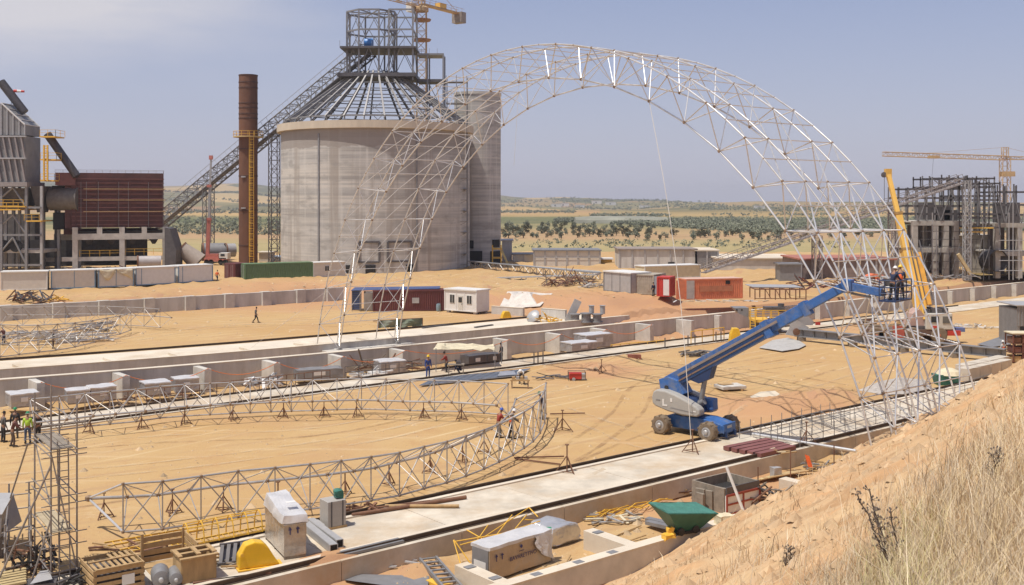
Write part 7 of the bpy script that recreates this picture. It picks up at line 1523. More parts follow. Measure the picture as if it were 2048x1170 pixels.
tag(MB().hexa([G(690, 1160, -.75), G(855, 1182, -.75), G(858, 1152, -.75), G(720, 1148, -.75)], [G(690, 1160, -.68), G(855, 1182, -.68), G(858, 1152, -.68), G(720, 1148, -.68)]).build('steel_plate', M_steelg), 'grey flat steel plate lying in the trench below the track', 'plate')
tag(MB().beam(G(862, 1160, -.72), G(900, 1178, -.72), .5, .12).build('yellow_plate', M_yel), 'yellow plate half under the cable tray', 'plate')
# right-hand trench clutter
o, q, L = frame(G(1352, 1066, .02), G(1408, 1055, .02)); tg = T('skip', 'dark green tapered skip tub standing tilted on the near trench wall', 'skip', o+Vector((.35, .3, 0)), q)
TB = [Vector(v) for v in ((-.5, -.35, .12), (.55, -.4, .05), (.6, .45, .05), (-.45, .45, .12))]; TT = [Vector(v) for v in ((-1.35, -.75, 1.12), (1.25, -.85, .78), (1.35, .75, .86), (-1.25, .8, 1.2))]
b = MB(); b.add(TB+TT, [(3, 2, 1, 0), (0, 1, 5, 4), (1, 2, 6, 5), (2, 3, 7, 6), (3, 0, 4, 7)]); x = b.build('tub', mat('skip_green', (.03, .115, .085), .5, var=.2, scale=2, col2=(.10, .12, .08), c2lo=.58, c2hi=.75), tg); x.modifiers.new('s', 'SOLIDIFY').thickness = .05
b = MB(); n = 8; vs = []
for i in range(n+1):
    for j in range(n+1):
        f, g_ = i/n, j/n; p = TT[0].lerp(TT[1], f).lerp(TT[3].lerp(TT[2], f), g_); vs.append(p+Z*(.03-.10*math.sin(math.pi*f)*math.sin(math.pi*g_)+.04*fbm(p.x*2, p.y*2, 4)))
b.add(vs, [(i*(n+1)+j, (i+1)*(n+1)+j, (i+1)*(n+1)+j+1, i*(n+1)+j+1) for i in range(n) for j in range(n)]); x = b.build('cover_sheet', mat('cover_green', (.06, .20, .15), .5, var=.2, scale=2, bump=.4), tg); x.modifiers.new('s', 'SOLIDIFY').thickness = .02
b = MB()
for a_, c_ in zip(TT, TT[1:]+TT[:1]): b.tube(a_, c_, .035, n=6)
b.build('rim', MATS['skip_green'], tg)
for x_ in (-.35, .45): MB().lathe((x_-.15, -.42, .16), [(0, 0), (.17, 0), (.17, .12), (0, .13)], 14, axis=(0, -1, 0)).build('wheel', M_black, tg)
MB().box((.0, 0, .06), (1.2, .9, .12)).build('base_frame', M_black, tg)
tag(wob(MB().box(G(1446, 1038, .2), (.7, .45, .4), .6).build('sack', M_tarpw), .1, 3, 4, 5), 'crumpled pale sack on the wall right of the green skip', 'sack')
tag(wob(MB().box(G(1337, 1072, .12), (.55, .3, .2), .5).build('yellow_bag', M_yel), .08, 4, 3, 5), 'yellow bag lying on the trench wall left of the green skip', 'bag'); tag(wob(MB().box(G(1341, 1062, .25), (.25, .3, .3), .2).build('yellow_bag', M_yel), .08, 4, 3, 8), 'yellow cloth standing by the yellow bag', 'bag')
for k, (y, l_) in enumerate(((1047, 'rear grey bundle of steel bars left of the green skip'), (1053, 'front grey bundle of steel bars left of the green skip'))): tag(MB().beam(G(1294, y-9, -.6), G(1352, y+4, -.6), .35, .16).build('bar_bundle', M_steelg), l_, 'bars')
for (x0, y0, x1, y1, l_) in ((1226, 1074, 1282, 1051, 'longer brown stick on the trench floor'), (1254, 1083, 1292, 1070, 'shorter brown stick on the trench floor'), (1131, 1128, 1141, 1110, 'thin grey stick beside the trench wall')): tag(MB().tube(G(x0, y0, -.75), G(x1, y1, -.7), .035, n=6).build('stick', M_wood), l_, 'stick')
bn = T('timber_bin', 'weathered timber skip with a red framed white end panel', 'skip', G(1455, 1034, -.85)); o, q, L = frame(G(1452, 1034, -.85), G(1520, 1016, -.85)); bn.location = o; bn.rotation_euler = (0, 0, q); bn['_q'] = q
MB().bb((0, 0, .1), (L, .06, 1.0)).build('end_panel', M_white, bn); 
for (a, c) in (((0, -.05, .05), (L, -.0, .14)), ((0, -.05, .95), (L, .0, 1.06)), ((0, -.05, .15), (.09, .0, .94)), ((L-.09, -.05, .15), (L, .0, .94)), ((L*.48, -.05, .15), (L*.48+.09, .0, .94)), ((0.1, -.045, .52), (L-.1, -.005, .6))): MB().bb(a, c).build('red_frame', mat('dull_red', (.33, .06, .04), .6), bn)
MB().bb((-.05, .07, .05), (.05, 2.2, 1.35)).build('side', M_greywood, bn); MB().bb((L-.05, .07, .05), (L+.05, 2.2, 1.35)).build('side', M_greywood, bn); MB().bb((.06, 2.1, .05), (L-.06, 2.2, 1.35)).build('side', M_greywood, bn); MB().bb((.06, .0, 1.07), (L-.06, .06, 1.4)).build('side', M_dsteel, bn); MB().bb((.06, .1, .05), (L-.06, 2.08, .9)).build('contents', M_void, bn)
b2 = T('timber_stack', 'grey weathered planks stacked upright left of the timber skip', 'timber stack', G(1420, 1022, -.85), q)
for k in range(9): MB().box((-.7+.2*k, .2*math.sin(k*2), .5), (.16, .5, 1.0+.4*((k*3) % 4)/4), .3*math.sin(k)).build('plank', M_greywood, b2)
heap('timber_heap', 'heap of dark rods and boards between the skip and the wall stub', 'scrap heap', G(1545, 1012, -.8), 30, 1.8, .06, [M_greywood, M_rust, M_dsteel], (.9, .6), .7, .5, .5)
tag(MB().beam(G(1489, 1028, -.4), G(1489, 1028, -.4)+Vector((-.75, .5, 2.1)), .1, .1).build('white_post', M_white), 'white leaning post in front of the timber skip', 'post')
for k in range(7): tag(MB().beam(G(1500+k*7, 963-k*1.5, -.7+.02*k), G(1580+k*6, 944-k*.5, -.7+.02*k), .22, .05).build('plank', mat('fresh_plank', (.52, .40, .20), .8, var=.2) if k % 2 else M_wood), 'pale plank in the flat row on the trench floor by the orange vest', 'plank', 'planks on the trench floor')
vs_ = T('safety_vest', 'bright orange safety vest hung on a rod in the trench', 'vest', G(1612, 948, -.8)); MB().tube((0, 0, 0), (0, 0, 1.1), .02).build('rod', M_rust, vs_); o = MB().add([(-.08, -.03, 1.1), (.16, -.03, 1.02), (.30, -.05, .55), (.36, -.05, .38), (.1, -.07, .42), (.02, -.05, .7)], [(0, 1, 2, 5), (5, 2, 3, 4)]).build('cloth', c_or, vs_); o.modifiers.new('s', 'SOLIDIFY').thickness = .05
for k, (x, y, l_) in enumerate(((1516, 1000, 'thin steel post standing by the timber skip'), (1581, 962, 'thin steel post by the wall stub'), (1668, 950, 'thin steel post with a yellow cap near the arch foot'))): tag(MB().tube(G(x, y, -.8), G(x, y, -.8)+Z*1.7, .03, n=6).build('thin_post', M_rust), l_, 'post', 'thin posts in the near trench')
tag(wob(MB().box(G(1551, 943, -.4), (.5, .4, .5), .5).build('carton', M_lsteel), .04, 3, 2), 'small pale carton on the trench bank left of the orange vest', 'carton')
# maroon sections and lattice pieces on the near track
for k in range(5): tag(MB().beam(G(1452+k*16, 897+k*3.2, .2), G(1538+k*12, 880+k*3.5, .2), .42, .22).build('steel_section', mat('maroon_section', (.20, .075, .065), .6, var=.15)), ['rearmost maroon steel section in the row on the near track', 'second maroon steel section from the rear on the near track', 'middle maroon steel section on the near track', 'second maroon steel section from the front on the near track', 'front maroon steel section of the row on the near track'][k], 'steel section', 'maroon sections on the near track')
lab2 = ['thin lattice frame of rods lying on the near track by the tripod', 'thin lattice frame of rods lying on the near track under the arch leg']
for k, (pa, pb2) in enumerate((((1520, 885), (1700, 842)), ((1600, 895), (1790, 838)))):
    A, B = G(*pa, .1), G(*pb2, .1); d = (B-A).normalized(); sx = Vector((-d.y, d.x, 0)); t = T('lattice_frame', lab2[k], 'lattice frame', A); n = 9
    for s in (0, 1.5): MB().tube(A+sx*s+Z*.55, B+sx*s+Z*.55, .025, n=5).build('rail', M_steelg, t, world=True)
    for j in range(n+1):
        p = A.lerp(B, j/n)
        for s in (0, 1.5): MB().tube(p+sx*s, p+sx*s+Z*1.0, .022, n=5).build('post', M_steelg, t, world=True)
        MB().tube(p+Z*.55, (A.lerp(B, min(1, (j+1)/n)))+sx*1.5+Z*.55, .02, n=5).build('diagonal', M_steelg, t, world=True)
tag(MB().tube(G(1505, 868, .25), G(1712, 902, .25), .09, n=10).build('pipe', M_galv, smooth=True), 'long galvanised pipe lying slanted across the near track', 'pipe')
railing('railing', 'thin grey railing posts along the near track right of the arch leg', [(1800, 838), (1985, 775)], 1.1, 9, M_steelg, .06, r=.02)
# scaffold tower, hopper and goods at the lower left
M_scaf = mat('scaffold_pipe', (.27, .24, .215), .55, .35, var=.25, scale=2, col2=(.2, .13, .09), c2lo=.55, c2hi=.75)
o, q, L = G(102, 1178, 0), R(35), .9; sf = T('scaffold_tower', 'tall narrow pipe scaffold tower with a ladder and two plank decks at left', 'scaffold', o, q)
W_, D_ = .92, 2.9; HT = 8.0
for (x, y, h) in ((0, 0, 7.6), (W_, 0, 7.0), (0, D_, 6.9), (W_, D_, 6.4)): MB().tube((x, y, -.1), (x, y, h), .034, n=8).build('standard', M_scaf, sf, smooth=True)
for z in (.6, 1.55, 2.0, 3.1, 3.4, 4.9, 5.1, 6.1):
    for y in (0, D_): MB().tube((-.35, y-.05, z), (W_+.35, y-.05, z+.02), .022, n=6).build('transom', M_scaf, sf)
    for x in (0, W_): MB().tube((x-.05, -.3, z+.06), (x-.05, D_+.3, z+.06), .022, n=6).build('ledger', M_scaf, sf)
for z in (2.05, 5.15):
    for k in range(3): MB().bb((.03+k*.25, -.15, z+.04), (.25+k*.25, D_+.15, z+.08)).build('plank', M_greywood if z > 4 else mat('pale_plank', (.42, .34, .22), .85, var=.2), sf)
b = MB()
for s in (.28, .66): b.tube((s, -.1, 0), (s+.02, .35, 5.4), .025, n=6)
for k in range(17): f = (k+.5)/17; b.tube((.28, -.1+.45*f, 5.4*f), (.68, -.1+.45*f, 5.4*f), .018, n=5)
b.build('ladder', M_scaf, sf)
for (a, c) in (((0, -.08, 5.0), (W_, -.08, .5)), ((0, 0, 3.0), (0, D_, 5.0)), ((0, D_, .4), (0, 0, 2.0))): MB().tube(a, c, .028, n=6).build('brace', M_scaf, sf)
for (xa, ya, za, xb, yb, zb_) in ((0, 1165, 0, 112, 932, 0), (8, 1025, .2, 66, 900, 0)): pass
MB().tube(o+Vector((0, 0, 4.6)), G(-10, 1175, .2), .04, n=8).build('raking_brace', M_scaf, sf, world=True); MB().tube(o+Vector((-1.9, 2.3, 4.9)), G(0, 1060, .2), .035, n=8).build('raking_brace', M_scaf, sf, world=True); MB().tube(o+Vector((0, 0, 2.6)), G(60, 1172, .2), .035, n=8).build('raking_brace', M_scaf, sf, world=True)
sl = T('low_scaffold', 'low pipe scaffold frame at the left edge beside the grey hopper', 'scaffold', G(40, 1110, 0))
P4 = [G(10, 1165, 0), G(62, 1150, 0), G(58, 1075, 0), G(18, 1080, 0)]
for p, h in zip(P4, (2.2, 2.6, 2.4, 2.4)): MB().tube(p, p+Z*h, .04, n=8).build('standard', M_scaf, sl, world=True)
for z in (.5, 1.3, 1.9):
    for i in range(4): MB().tube(P4[i]+Z*z-(P4[(i+1) % 4]-P4[i])*.12, P4[(i+1) % 4]+Z*z+(P4[(i+1) % 4]-P4[i])*.12, .03, n=6).build('ledger', M_scaf, sl, world=True)
t = T('hopper', 'big grey steel hopper box with a sloping top at the left picture edge', 'hopper', G(0, 1120, 0)); Yh = G(0, 1120, 0).y
b = MB(); X = lambda px: (px-36-1024)/FPX*Yh; b.hexa([Vector((X(-60), Yh, 0.80)), Vector((X(36), Yh, 0.90)), Vector((X(30), Yh+2.2, 0.90)), Vector((X(-60), Yh+2.2, 0.80))], [Vector((X(-60), Yh, 1.65)), Vector((X(40), Yh, 1.80)), Vector((X(12), Yh+2.2, 2.05)), Vector((X(-60), Yh+2.2, 2.05))]); b.build('box', M_steelg, t, world=True)
MB().hexa([Vector((X(-60), Yh-.03, 1.68)), Vector((X(41), Yh-.03, 1.82)), Vector((X(13), Yh+2.2, 2.07)), Vector((X(-60), Yh+2.2, 2.07))], [Vector((X(-60), Yh-.03, 1.72)), Vector((X(41), Yh-.03, 1.86)), Vector((X(13), Yh+2.2, 2.11)), Vector((X(-60), Yh+2.2, 2.11))]).build('top_plate', M_lsteel, t, world=True)
for px in (-30, 30): MB().bb((X(px)-.08, Yh+.3, 0), (X(px)+.08, Yh+.5, 1.15)).build('leg', M_dsteel, t, world=True)
MB().bb((X(8), Yh-.02, -.5), (X(12), Yh+.1, 1.1)).build('leg', M_dsteel, t, world=True)
heap('machinery_heap', 'dark heap of machine parts and cables under the scaffold at lower left', 'scrap heap', G(66, 1142, 0), 40, 1.3, .05, [M_dsteel, M_black, M_rust], (.9, .8), 1.0, .7)
heap('machinery_heap', 'dark box frame and wheels lying right of the scaffold tower foot', 'scrap heap', G(160, 1178, 0), 20, 1.3, .05, [M_dsteel, M_black], (.6, .5), .5, .5)
for k in range(6): tag(MB().beam(G(-20, 1152+k*5, .5), G(52, 1138+k*5, .5), .2, .08).build('plank', mat('tan_plank', (.44, .33, .16), .85, var=.2)), 'tan plank in the stack at the bottom left corner', 'plank', 'planks at the bottom left')
t = T('steel_ramp', 'light grey steel sheet lying over dark goods beside the scaffold foot', 'sheet', G(80, 1165, .2)); MB().hexa([G(60, 1168, .5), G(105, 1158, .5), G(98, 1140, .6), G(80, 1142, .6)], [G(60, 1168, .55), G(105, 1158, .55), G(98, 1140, .65), G(80, 1142, .65)]).build('sheet', M_lsteel, t, world=True); MB().box(G(82, 1172, .2), (1.1, .8, .4), .3).build('goods', M_dsteel, t, world=True)

for k, (x, y, z, n, L, m, l_) in enumerate(((440, 1128, .07, 16, 1.0, [M_wood, M_greywood], 'broken timber offcuts between the timber crate and the yellow guard'), (262, 1098, .0, 14, 1.2, [M_wood, M_rust], 'broken planks and bars beside the flat yellow ladder'), (770, 1128, -.8, 18, .9, [M_greywood, M_rust, M_lsteel], 'offcuts and rubble on the trench floor behind the cable tray'), (1225, 1040, -.8, 20, 1.1, [M_greywood, M_lsteel, M_tarpw], 'offcuts and torn sheet on the trench floor by the wrapped bundle'), (1390, 985, -.8, 22, 1.2, [M_wood, M_greywood, M_rust], 'splintered boards on the trench bank left of the timber skip'), (1660, 935, -.8, 18, 1.6, [M_wood, M_steelg], 'planks and rods lying near the arch foot in the trench'), (1110, 757, 0, 14, 1.6, [M_steelg, M_dsteel], 'dark bars and plates on the sand beside the saw bench'), (1540, 905, .07, 10, 1.2, [M_wood, M_tarpw], 'pale boards beside the maroon sections on the near track'))):
    heap('offcut_pile', l_, 'scrap heap', G(x, y, z), n, L, .06, m, (1.3, .7), .15, .12)
# ------------------------------------------------------------------ loose stones and litter
def stones():
    mb = MB(); r2 = random.Random(3)
    def st1(p, r):
        o = len(mb.v); k = 6; vs = [p+Z*r*.7]
        for i in range(k): a = 2*math.pi*i/k+r2.random()*.5; q = r*r2.uniform(.7, 1.2); vs.append(p+Vector((q*math.cos(a), q*math.sin(a), -.02)))
        mb.add(vs, [(0, 1+i, 1+(i+1) % k) for i in range(k)])
    for _ in range(11000):
        s = r2.uniform(5, 120); t = r2.choice([r2.uniform(43.5, 71), r2.uniform(43.5, 71), r2.uniform(32.2, 37.3), r2.uniform(32.2, 37.3), r2.uniform(79, 87), r2.uniform(99.5, 133), r2.uniform(135, 150)])
        r = min(.35, .04*r2.paretovariate(2.2))*(1.0 if t > 79 else .8); tt = t+bow(s)*(1 if t > 80 else 0); st1(ST(s, tt, zsite(s, tt)), r)
    return mb
so = stones().build('loose_stones', mat('pale_stone', (.47, .34, .20), .95, var=.45, scale=.7)); tag(so, 'small pale stones scattered over the sandy ground of the site', 'stones', kind='stuff')

# ------------------------------------------------------------------ tyre tracks pressed into the yard
def track_mat(name, c):
    m = bpy.data.materials.new(name); m.use_nodes = True; n = m.node_tree.nodes; l = m.node_tree.links; b = n['Principled BSDF']; b.inputs['Base Color'].default_value = (*c, 1); b.inputs['Roughness'].default_value = .95
    t = n.new('ShaderNodeTexCoord'); a = n.new('ShaderNodeTexNoise'); a.inputs['Scale'].default_value = .5; a.inputs['Detail'].default_value = 8; a.inputs['Roughness'].default_value = .75; l.new(t.outputs['Object'], a.inputs['Vector'])
    r = n.new('ShaderNodeMapRange'); r.inputs[1].default_value = .42; r.inputs[2].default_value = .62; r.inputs[4].default_value = .5; l.new(a.outputs[0], r.inputs[0])
    tr = n.new('ShaderNodeBsdfTransparent'); mx = n.new('ShaderNodeMixShader'); l.new(r.outputs[0], mx.inputs[0]); l.new(tr.outputs[0], mx.inputs[1]); l.new(b.outputs[0], mx.inputs[2]); l.new(mx.outputs[0], n['Material Output'].inputs['Surface']); return m
TM = [track_mat('rut_dark', (.37, .225, .11)), track_mat('rut_pale', (.60, .46, .29))]
for k, pts in enumerate(([(40, 905), (300, 880), (620, 865), (900, 815), (1250, 770), (1640, 720)], [(0, 960), (350, 930), (650, 890), (850, 850), (1000, 790)], [(1000, 985), (1150, 900), (1250, 830), (1320, 760), (1560, 715)], [(1120, 960), (1300, 880), (1500, 800), (1700, 740)], [(120, 1010), (420, 965), (700, 925)], [(1060, 800), (1200, 850), (1300, 890), (1420, 890)], [(300, 660), (560, 650), (760, 648)], [(200, 690), (420, 655), (640, 636)], [(620, 590), (850, 592), (1080, 572), (1240, 600)], [(1100, 745), (1300, 735), (1500, 745), (1690, 775)])):
    P = [GT(x, y) for x, y in pts]; C = []
    for i in range(len(P)-1):
        p0, p1, p2, p3 = P[max(0, i-1)], P[i], P[i+1], P[min(len(P)-1, i+2)]
        for j in range(14):
            f = j/14; C.append(.5*((2*p1)+(p2-p0)*f+(2*p0-5*p1+4*p2-p3)*f*f+(3*p1-p0-3*p2+p3)*f**3))
    for off in (-1.0, 1.0):
        vs = []
        for i in range(len(C)):
            d = C[min(len(C)-1, i+1)]-C[max(0, i-1)]; d.z = 0; d.normalize(); sx = Vector((-d.y, d.x, 0))
            for w_ in (-.2, .2): q = C[i]+sx*(off+w_*(.8+.5*noise.noise(C[i]*.4))); vs.append((q.x, q.y, zsite(*st(q))+.03))
        mb = MB(); mb.add(vs, [(2*i, 2*i+2, 2*i+3, 2*i+1) for i in range(len(C)-1)]); structure(mb.build('tyre_track', TM[(k+(off > 0)*(k % 3 == 0)) % 2]))
# ------------------------------------------------------------------ trees, scrub, grass
def F(px, py):
    Y = 600.0
    for _ in range(60):
        z = zfar((px-1024)/FPX*Y, Y); Y = .6*Y+.4*max(150, min(4400, (EYE-z)*FPX/max(1.5, py-HOR)))
    x = (px-1024)/FPX*Y; return Vector((x, Y, zfar(x, Y)))
r3 = random.Random(21)
def leafcloud(mb, c, R_, n, s, squash=.75, r=r3):
    lobes = [(Vector((r.gauss(0, .42), r.gauss(0, .42), r.gauss(0, .30)))*R_, R_*r.uniform(.35, .62)) for _ in range(7)]
    for _ in range(n):
        q, lr = r.choice(lobes); d = Vector((r.gauss(0, 1), r.gauss(0, 1), r.gauss(0, 1))).normalized()*lr*r.uniform(.55, 1.05); p = c+q+Vector((d.x, d.y, d.z*squash))
        a = Vector((r.gauss(0, 1), r.gauss(0, 1), r.gauss(0, .7))).normalized(); b_ = a.orthogonal().normalized(); k = s*r.uniform(.6, 1.3)
        mb.mat(r.choice((0, 0, 1, 2))); mb.add([p-a*k*.5, p+b_*k*.35, p+a*k*.5, p-b_*k*.35], [(0, 1, 2, 3)])
    mb.mat(0); return mb
def leafm(n, c): 
    m = mat(n, c, .7, var=.25, scale=.3); return m
ML = [leafm('olive_leaf', (.12, .13, .075)), leafm('olive_leaf_pale', (.19, .19, .12)), leafm('olive_leaf_deep', (.07, .08, .045))]
M_trunk = mat('tree_trunk', (.13, .095, .065), .9)
protos = []
for k in range(4):
    t = T('olive_tree', 'round grey green olive tree in the grove beyond the site', 'tree', (0, 0, -50), group='olive trees beyond the site'); H_ = 2.2+.2*k
    b = MB(); b.tube((0, 0, -.3), (.1, 0, H_*.35), .22, .15, 8)
    for a in range(4): b.tube((.1, 0, H_*.33), (.1+.8*math.cos(a*1.6+k), .8*math.sin(a*1.6+k), H_*.62), .11, .05, 6)
    b.build('trunk', M_trunk, t); leafcloud(MB(), Vector((0, 0, H_*.66)), 1.7+.12*k, 420, .45).build('crown', ML, t); protos.append(t)
spots = []
for row in range(5):
    for x in range(1002, 1300, 15): spots.append((x+r3.uniform(-5, 5)+row*5, 474.5-row*5.4+r3.uniform(-2.2, 2.2)))
for x in range(1296, 1560, 17): spots.append((x+r3.uniform(-6, 6), 478+r3.uniform(-6, 3))); spots.append((x+r3.uniform(-6, 6), 471+r3.uniform(-2, 2)))
for x in range(1560, 1800, 26): spots.append((x+r3.uniform(-6, 6), 474+r3.uniform(-3, 3)))
for x in range(338, 565, 19): spots.append((x+r3.uniform(-6, 6), 452+r3.uniform(-5, 8)))
spots = [p for p in spots if r3.random() < .86]
used = [0]*4
for i, (x, y) in enumerate(spots):
    k = i % 4; p = F(x, y); sc = r3.uniform(.5, 1.1)
    if not used[k]: protos[k].location = p; protos[k].scale = (sc,)*3; used[k] = 1
    else: dup(protos[k], p, r3.uniform(0, 6), scale=sc)
def grove(label, name, gen, n, R0, leaf, nl, seed):
    r = random.Random(seed); mb = MB()
    for _ in range(n):
        x, y = gen(r); p = F(x, y); q = R0*r.uniform(.6, 1.3)*max(1, p.y/900)**.5; leafcloud(mb, p+Z*q*.7, q, nl, leaf*max(1, p.y/900)**.6, .7, r)
    o = mb.build(name, ML); return tag(o, label, 'trees', kind='stuff')
grove('dark green band of orchard trees across the plain on the right', 'orchard_band', lambda r: (lambda x: (x, 436+ (1-min(1, max(0, (x-1100)/330)))*5 + r.random()**.8*(4+26*min(1, max(0, (x-1180)/300)))))(r.uniform(1110, 2100)), 4600, 1.6, 1.1, 15, 5)
grove('dark scrub and trees across the plain between the conveyor and the silo', 'scrub_band', lambda r: (r.uniform(320, 572), 434+r.random()*36), 520, 1.3, .8, 20, 6)
grove('far dark lines of trees and bushes on the hills', 'far_tree_lines', lambda r: (lambda k: (k[0]+r.uniform(0, 1)*k[1], k[2]+k[3]*r.random()+r.gauss(0, .5)))(r.choice(((1000, 360, 409, 5), (1000, 360, 405, 5), (1140, 300, 407.5, 4), (1400, 660, 410, 5), (330, 240, 390, 8), (1000, 150, 424, 2), (1300, 700, 413.5, 3), (1380, 300, 418, 2), (1500, 500, 421, 3), (330, 240, 410, 4), (330, 240, 424, 3), (1180, 160, 431, 2), (1420, 560, 428, 4)))), 2600, 1.7, 1.5, 11, 7)
grove('low dry bushes in the grass plain behind the low buildings', 'plain_bushes', lambda r: (r.uniform(1010, 1700), 482+r.random()*16), 150, .9, .5, 22, 8)
gh = F(1130, 447); g2 = F(1365, 447)
tgh = T('greenhouse', 'long pale grey green strip of greenhouse tunnels on the plain', 'greenhouse', gh)
for k in range(3):
    a = F(1150+k*14, 446.5-k*1.6); c = F(1330-k*22, 446.5-k*1.6); b = MB(); b.prism([(-9, 0), (-8, 2.2), (-4, 3.6), (0, 4), (4, 3.6), (8, 2.2), (9, 0)], (0, 1, 0), Z, a, (c.x-a.x, 0, 0)); b.build('tunnel', mat('greenhouse_film', (.25, .245, .19), .9, var=.3, scale=.05), tgh, world=True)
for k, (x, y, l_) in enumerate(((1112, 414, 'leftmost tiny white house on the far ridge'), (1128, 412.5, 'second tiny white house from the left on the far ridge'), (1160, 413, 'tiny white house on the far ridge left of the rope'), (1194, 412.5, 'long tiny white house on the far ridge'), (1222, 413, 'tiny white house on the far ridge right of the long one'), (1290, 417, 'tiny white house on the slope below the ridge'), (1520, 418, 'tiny white farm building behind the arch leg'), (1670, 417, 'rightmost tiny white building seen between arch chords'))):
    p = F(x, y); sc = max(1, p.y/1500); t = T('farmhouse', l_, 'house', p); MB().bb((-7*sc, 0, -2), (7*sc, 8*sc, 4.5*sc)).build('wall', M_white, t); MB().bb((-7.3*sc, -.3, 4.5*sc), (7.3*sc, 8.3*sc, 4.9*sc)).build('roof', M_slab, t); MB().bb((-2*sc, -.4, 1.2*sc), (-.6*sc, -.1, 3*sc)).build('window', M_void, t)

# dry grass on the embankment
rg = np.random.RandomState(4)
def grass(name, label, NT, BL, hmin, hmax, wid, cols, dens, lean=.45, ymin=5.5, ymax=95, amin=.02, amax=.95):
    Y = np.exp(rg.uniform(math.log(ymin), math.log(ymax), NT)); A = rg.uniform(amin, amax, NT); X = A*Y
    rx, ry = X-TOE.x, Y-TOE.y; a = rx*TD.x+ry*TD.y; d = rx*TN.x+ry*TN.y
    nz = np.array([noise.noise(Vector((x*.22, y*.22, 3))) for x, y in zip(X, Y)])
    k = rg.rand(NT) < dens(a, d, nz, A, Y); X, Y, A, d = X[k], Y[k], A[k], d[k]; n = len(X)
    zz = np.array([hill_pt(x, y).z for x, y in zip(X, Y)])
    m = n*BL; tx = np.repeat(X, BL); ty = np.repeat(Y, BL); tz = np.repeat(zz, BL); lod = np.clip(np.repeat(Y, BL)/14, .8, 2.6)
    bx = tx+rg.normal(0, .10, m)*lod; by = ty+rg.normal(0, .10, m)*lod; h = rg.uniform(hmin, hmax, m)*np.repeat(rg.uniform(.4, 1.35, n), BL)
    lx = rg.normal(.10, lean, m)*h; ly = rg.normal(-.05, lean, m)*h; w = wid*lod*rg.uniform(.6, 1.3, m); an = rg.uniform(0, math.pi, m); cx, cy = np.cos(an)*w, np.sin(an)*w
    V_ = np.empty((m, 5, 3)); V_[:, 0] = np.c_[bx-cx, by-cy, tz-.06]; V_[:, 1] = np.c_[bx+cx, by+cy, tz-.06]; mx, my, mz = bx+lx*.35, by+ly*.35, tz+h*.6
    V_[:, 2] = np.c_[mx+cx*.7, my+cy*.7, mz]; V_[:, 3] = np.c_[mx-cx*.7, my-cy*.7, mz]; V_[:, 4] = np.c_[bx+lx, by+ly, tz+h*.95]
    me = bpy.data.meshes.new(name); me.vertices.add(m*5); me.vertices.foreach_set('co', V_.reshape(-1)); base = np.arange(m)*5
    L = np.empty((m, 7), int); L[:, :4] = base[:, None]+[0, 1, 2, 3]; L[:, 4:] = base[:, None]+[3, 2, 4]
    me.loops.add(m*7); me.loops.foreach_set('vertex_index', L.reshape(-1)); me.polygons.add(m*2)
    ls = np.empty((m, 2), int); ls[:, 0] = np.arange(m)*7; ls[:, 1] = ls[:, 0]+4; me.polygons.foreach_set('loop_start', ls.reshape(-1)); me.polygons.foreach_set('loop_total', np.tile([4, 3], m))
    tm = np.repeat(rg.randint(0, len(cols), n), BL); rm = rg.rand(m) < .3; tm[rm] = rg.randint(0, len(cols), rm.sum()); mi = np.repeat(tm, 2)
    me.update(calc_edges=True)
    for c in cols: me.materials.append(c)
    me.polygons.foreach_set('material_index', mi); me.update(); o = bpy.data.objects.new(name, me); COL.objects.link(o); return tag(o, label, 'grass', kind='stuff')
def gm(n, c): 
    m = mat(n, c, .75, var=.2, scale=.5); return m
GA = [gm('straw_pale', (.70, .58, .40)), gm('straw_tan', (.60, .47, .30)), gm('straw_grey', (.50, .41, .30)), gm('straw_gold', (.64, .50, .28))]
px_of = lambda A: 1024+A*FPX
def dens1(a, d, nz, A, Y): 
    e = np.clip((d-13.5+7*nz)/5.0, 0, 1); return np.clip(e**1.3*(.75+.7*nz)+.02*np.clip(d/3, 0, 1), 0, 1)
grass('dry_grass', 'tall dry straw coloured grass covering the embankment', 26000, 9, .12, .6, .0042, GA, dens1)
grass('short_stubble', 'thin short dry stubble on the bare lower part of the embankment', 7500, 5, .05, .17, .004, GA, lambda a, d, nz, A, Y: np.clip((d-3)/7, 0, 1)*np.clip(.15+nz*1.8, 0, 1))
GG = [gm('green_straw', (.52, .45, .20)), gm('green_straw_pale', (.60, .52, .28))]
grass('greenish_grass', 'yellow green grass tufts near the dark dry weed', 80, 20, .25, .6, .005, GG, lambda a, d, nz, A, Y: np.ones_like(a)*.9, ymin=8, ymax=13, amin=.335, amax=.40)
GD = [gm('dead_stalk', (.17, .12, .08)), gm('dead_stalk_brown', (.24, .17, .10))]
grass('dead_weeds', 'brown dead weed stalks mixed into the dry grass', 4000, 5, .15, .6, .004, GD, lambda a, d, nz, A, Y: dens1(a, d, nz, A, Y)*.9, lean=.4)
grass('tall_straw', 'scattered tall bent straw stalks rising over the dry grass', 4000, 5, .45, .95, .003, GA, lambda a, d, nz, A, Y: dens1(a, d, nz, A, Y)*.7, lean=.6)
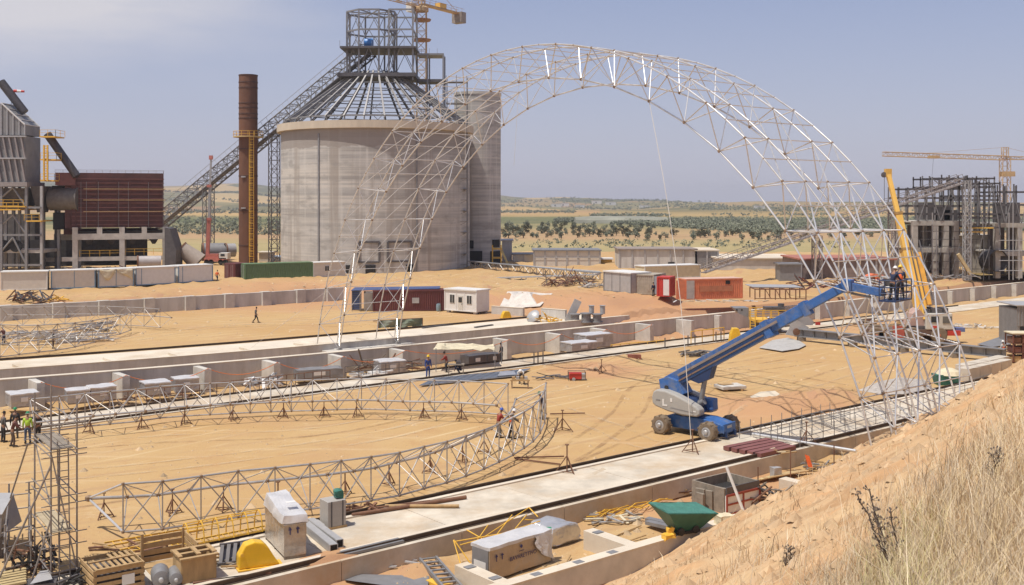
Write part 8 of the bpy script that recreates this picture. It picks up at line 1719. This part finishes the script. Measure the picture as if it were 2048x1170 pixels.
def weed(label, px, py, h, lean, seed):
    Y = 11.0
    for _ in range(30): p = hill_pt((px-1024)/FPX*Y, Y); Y = .5*Y+.5*(EYE-p.z)*FPX/(py-HOR)
    p = hill_pt((px-1024)/FPX*Y, Y); t = T('dry_weed', label, 'plant', p); r = random.Random(seed)
    for s in range(2):
        pts = [Vector((0, 0, -.05))]; d = Vector((lean*(1 if s == 0 else .55)+r.gauss(0, .05), .1, 1)).normalized()
        for k in range(9): pts.append(pts[-1]+d*h/9+Vector((r.gauss(0, .012), r.gauss(0, .012), 0)))
        b = MB(); b.path(pts, .0075, 5); b.build('stem', M_dsteel if False else mat('weed_stem', (.13, .10, .08), .9), t); b = MB()
        for k in range(2, 10):
            for q in range(5):
                e = Vector((r.gauss(0, 1), r.gauss(0, 1), r.uniform(.2, 1.2))).normalized()*r.uniform(.04, .11)*(1.2-.05*k); b.tube(pts[k], pts[k]+e, .004, .002, 4)
                b.lathe(pts[k]+e, [(0, -.012), (.013, 0), (0, .018)], 5)
        b.build('twig', MATS['weed_stem'], t)
    return t
weed('dark dead branching weed standing in the grass on the embankment', 1790, 1150, .95, -.45, 2)
weed('second dark dead weed just right of the tall dark one', 1800, 1155, .75, -.18, 5)
weed('small dead weed low on the embankment near the picture bottom', 1570, 1130, .32, .08, 7)
for k, (x, y, h) in enumerate(((1985, 960, .4),)): weed(['brown dead weed high on the grassy bank at the right edge', 'low brown dead weed among the grass right of the tall one'][k], x, y, h, (.25, -.3)[k], 20+k)
def hill_clods():
    mb = MB(); r = random.Random(8)
    for _ in range(8500):
        Y = math.exp(r.uniform(math.log(7), math.log(85))); x = Y*r.uniform(.02, .75); p = hill_pt(x, Y); d = (Vector((x, Y, 0))-TOE).dot(TN)
        if d < -.3: continue
        q = min(.16, .022*r.paretovariate(1.8))*(1+Y/30); k = 6; vs = [p+Z*q*.75+Vector((r.gauss(0, q*.2), 0, 0))]
        for i in range(k): a = 2*math.pi*i/k; w = q*r.uniform(.7, 1.25); vs.append(p+Vector((w*math.cos(a), w*math.sin(a), -.03)))
        mb.add(vs, [(0, 1+i, 1+(i+1) % k) for i in range(k)])
    return mb
tag(hill_clods().build('earth_clods', mat('earth_clod', (.48, .33, .19), .95, var=.35, scale=.9)), 'earth clods and pale stones strewn over the embankment', 'stones', kind='stuff')

# ------------------------------------------------------------------ dusty air
hb = MB().bb((-6200, -160, -190), (6600, 5600, 74)); ho = bpy.data.objects.new('haze', None)
hm = bpy.data.materials.new('haze_air'); hm.use_nodes = True; nt = hm.node_tree; nt.nodes.remove(nt.nodes['Principled BSDF'])
pv = nt.nodes.new('ShaderNodeVolumePrincipled'); pv.inputs['Density'].default_value = HAZE; pv.inputs['Color'].default_value = (.88, .89, .95, 1); pv.inputs['Anisotropy'].default_value = .2
nt.links.new(pv.outputs[0], nt.nodes['Material Output'].inputs['Volume'])
bpy.data.objects.remove(ho); tag(hb.build('haze', hm), None, None, kind='stuff')
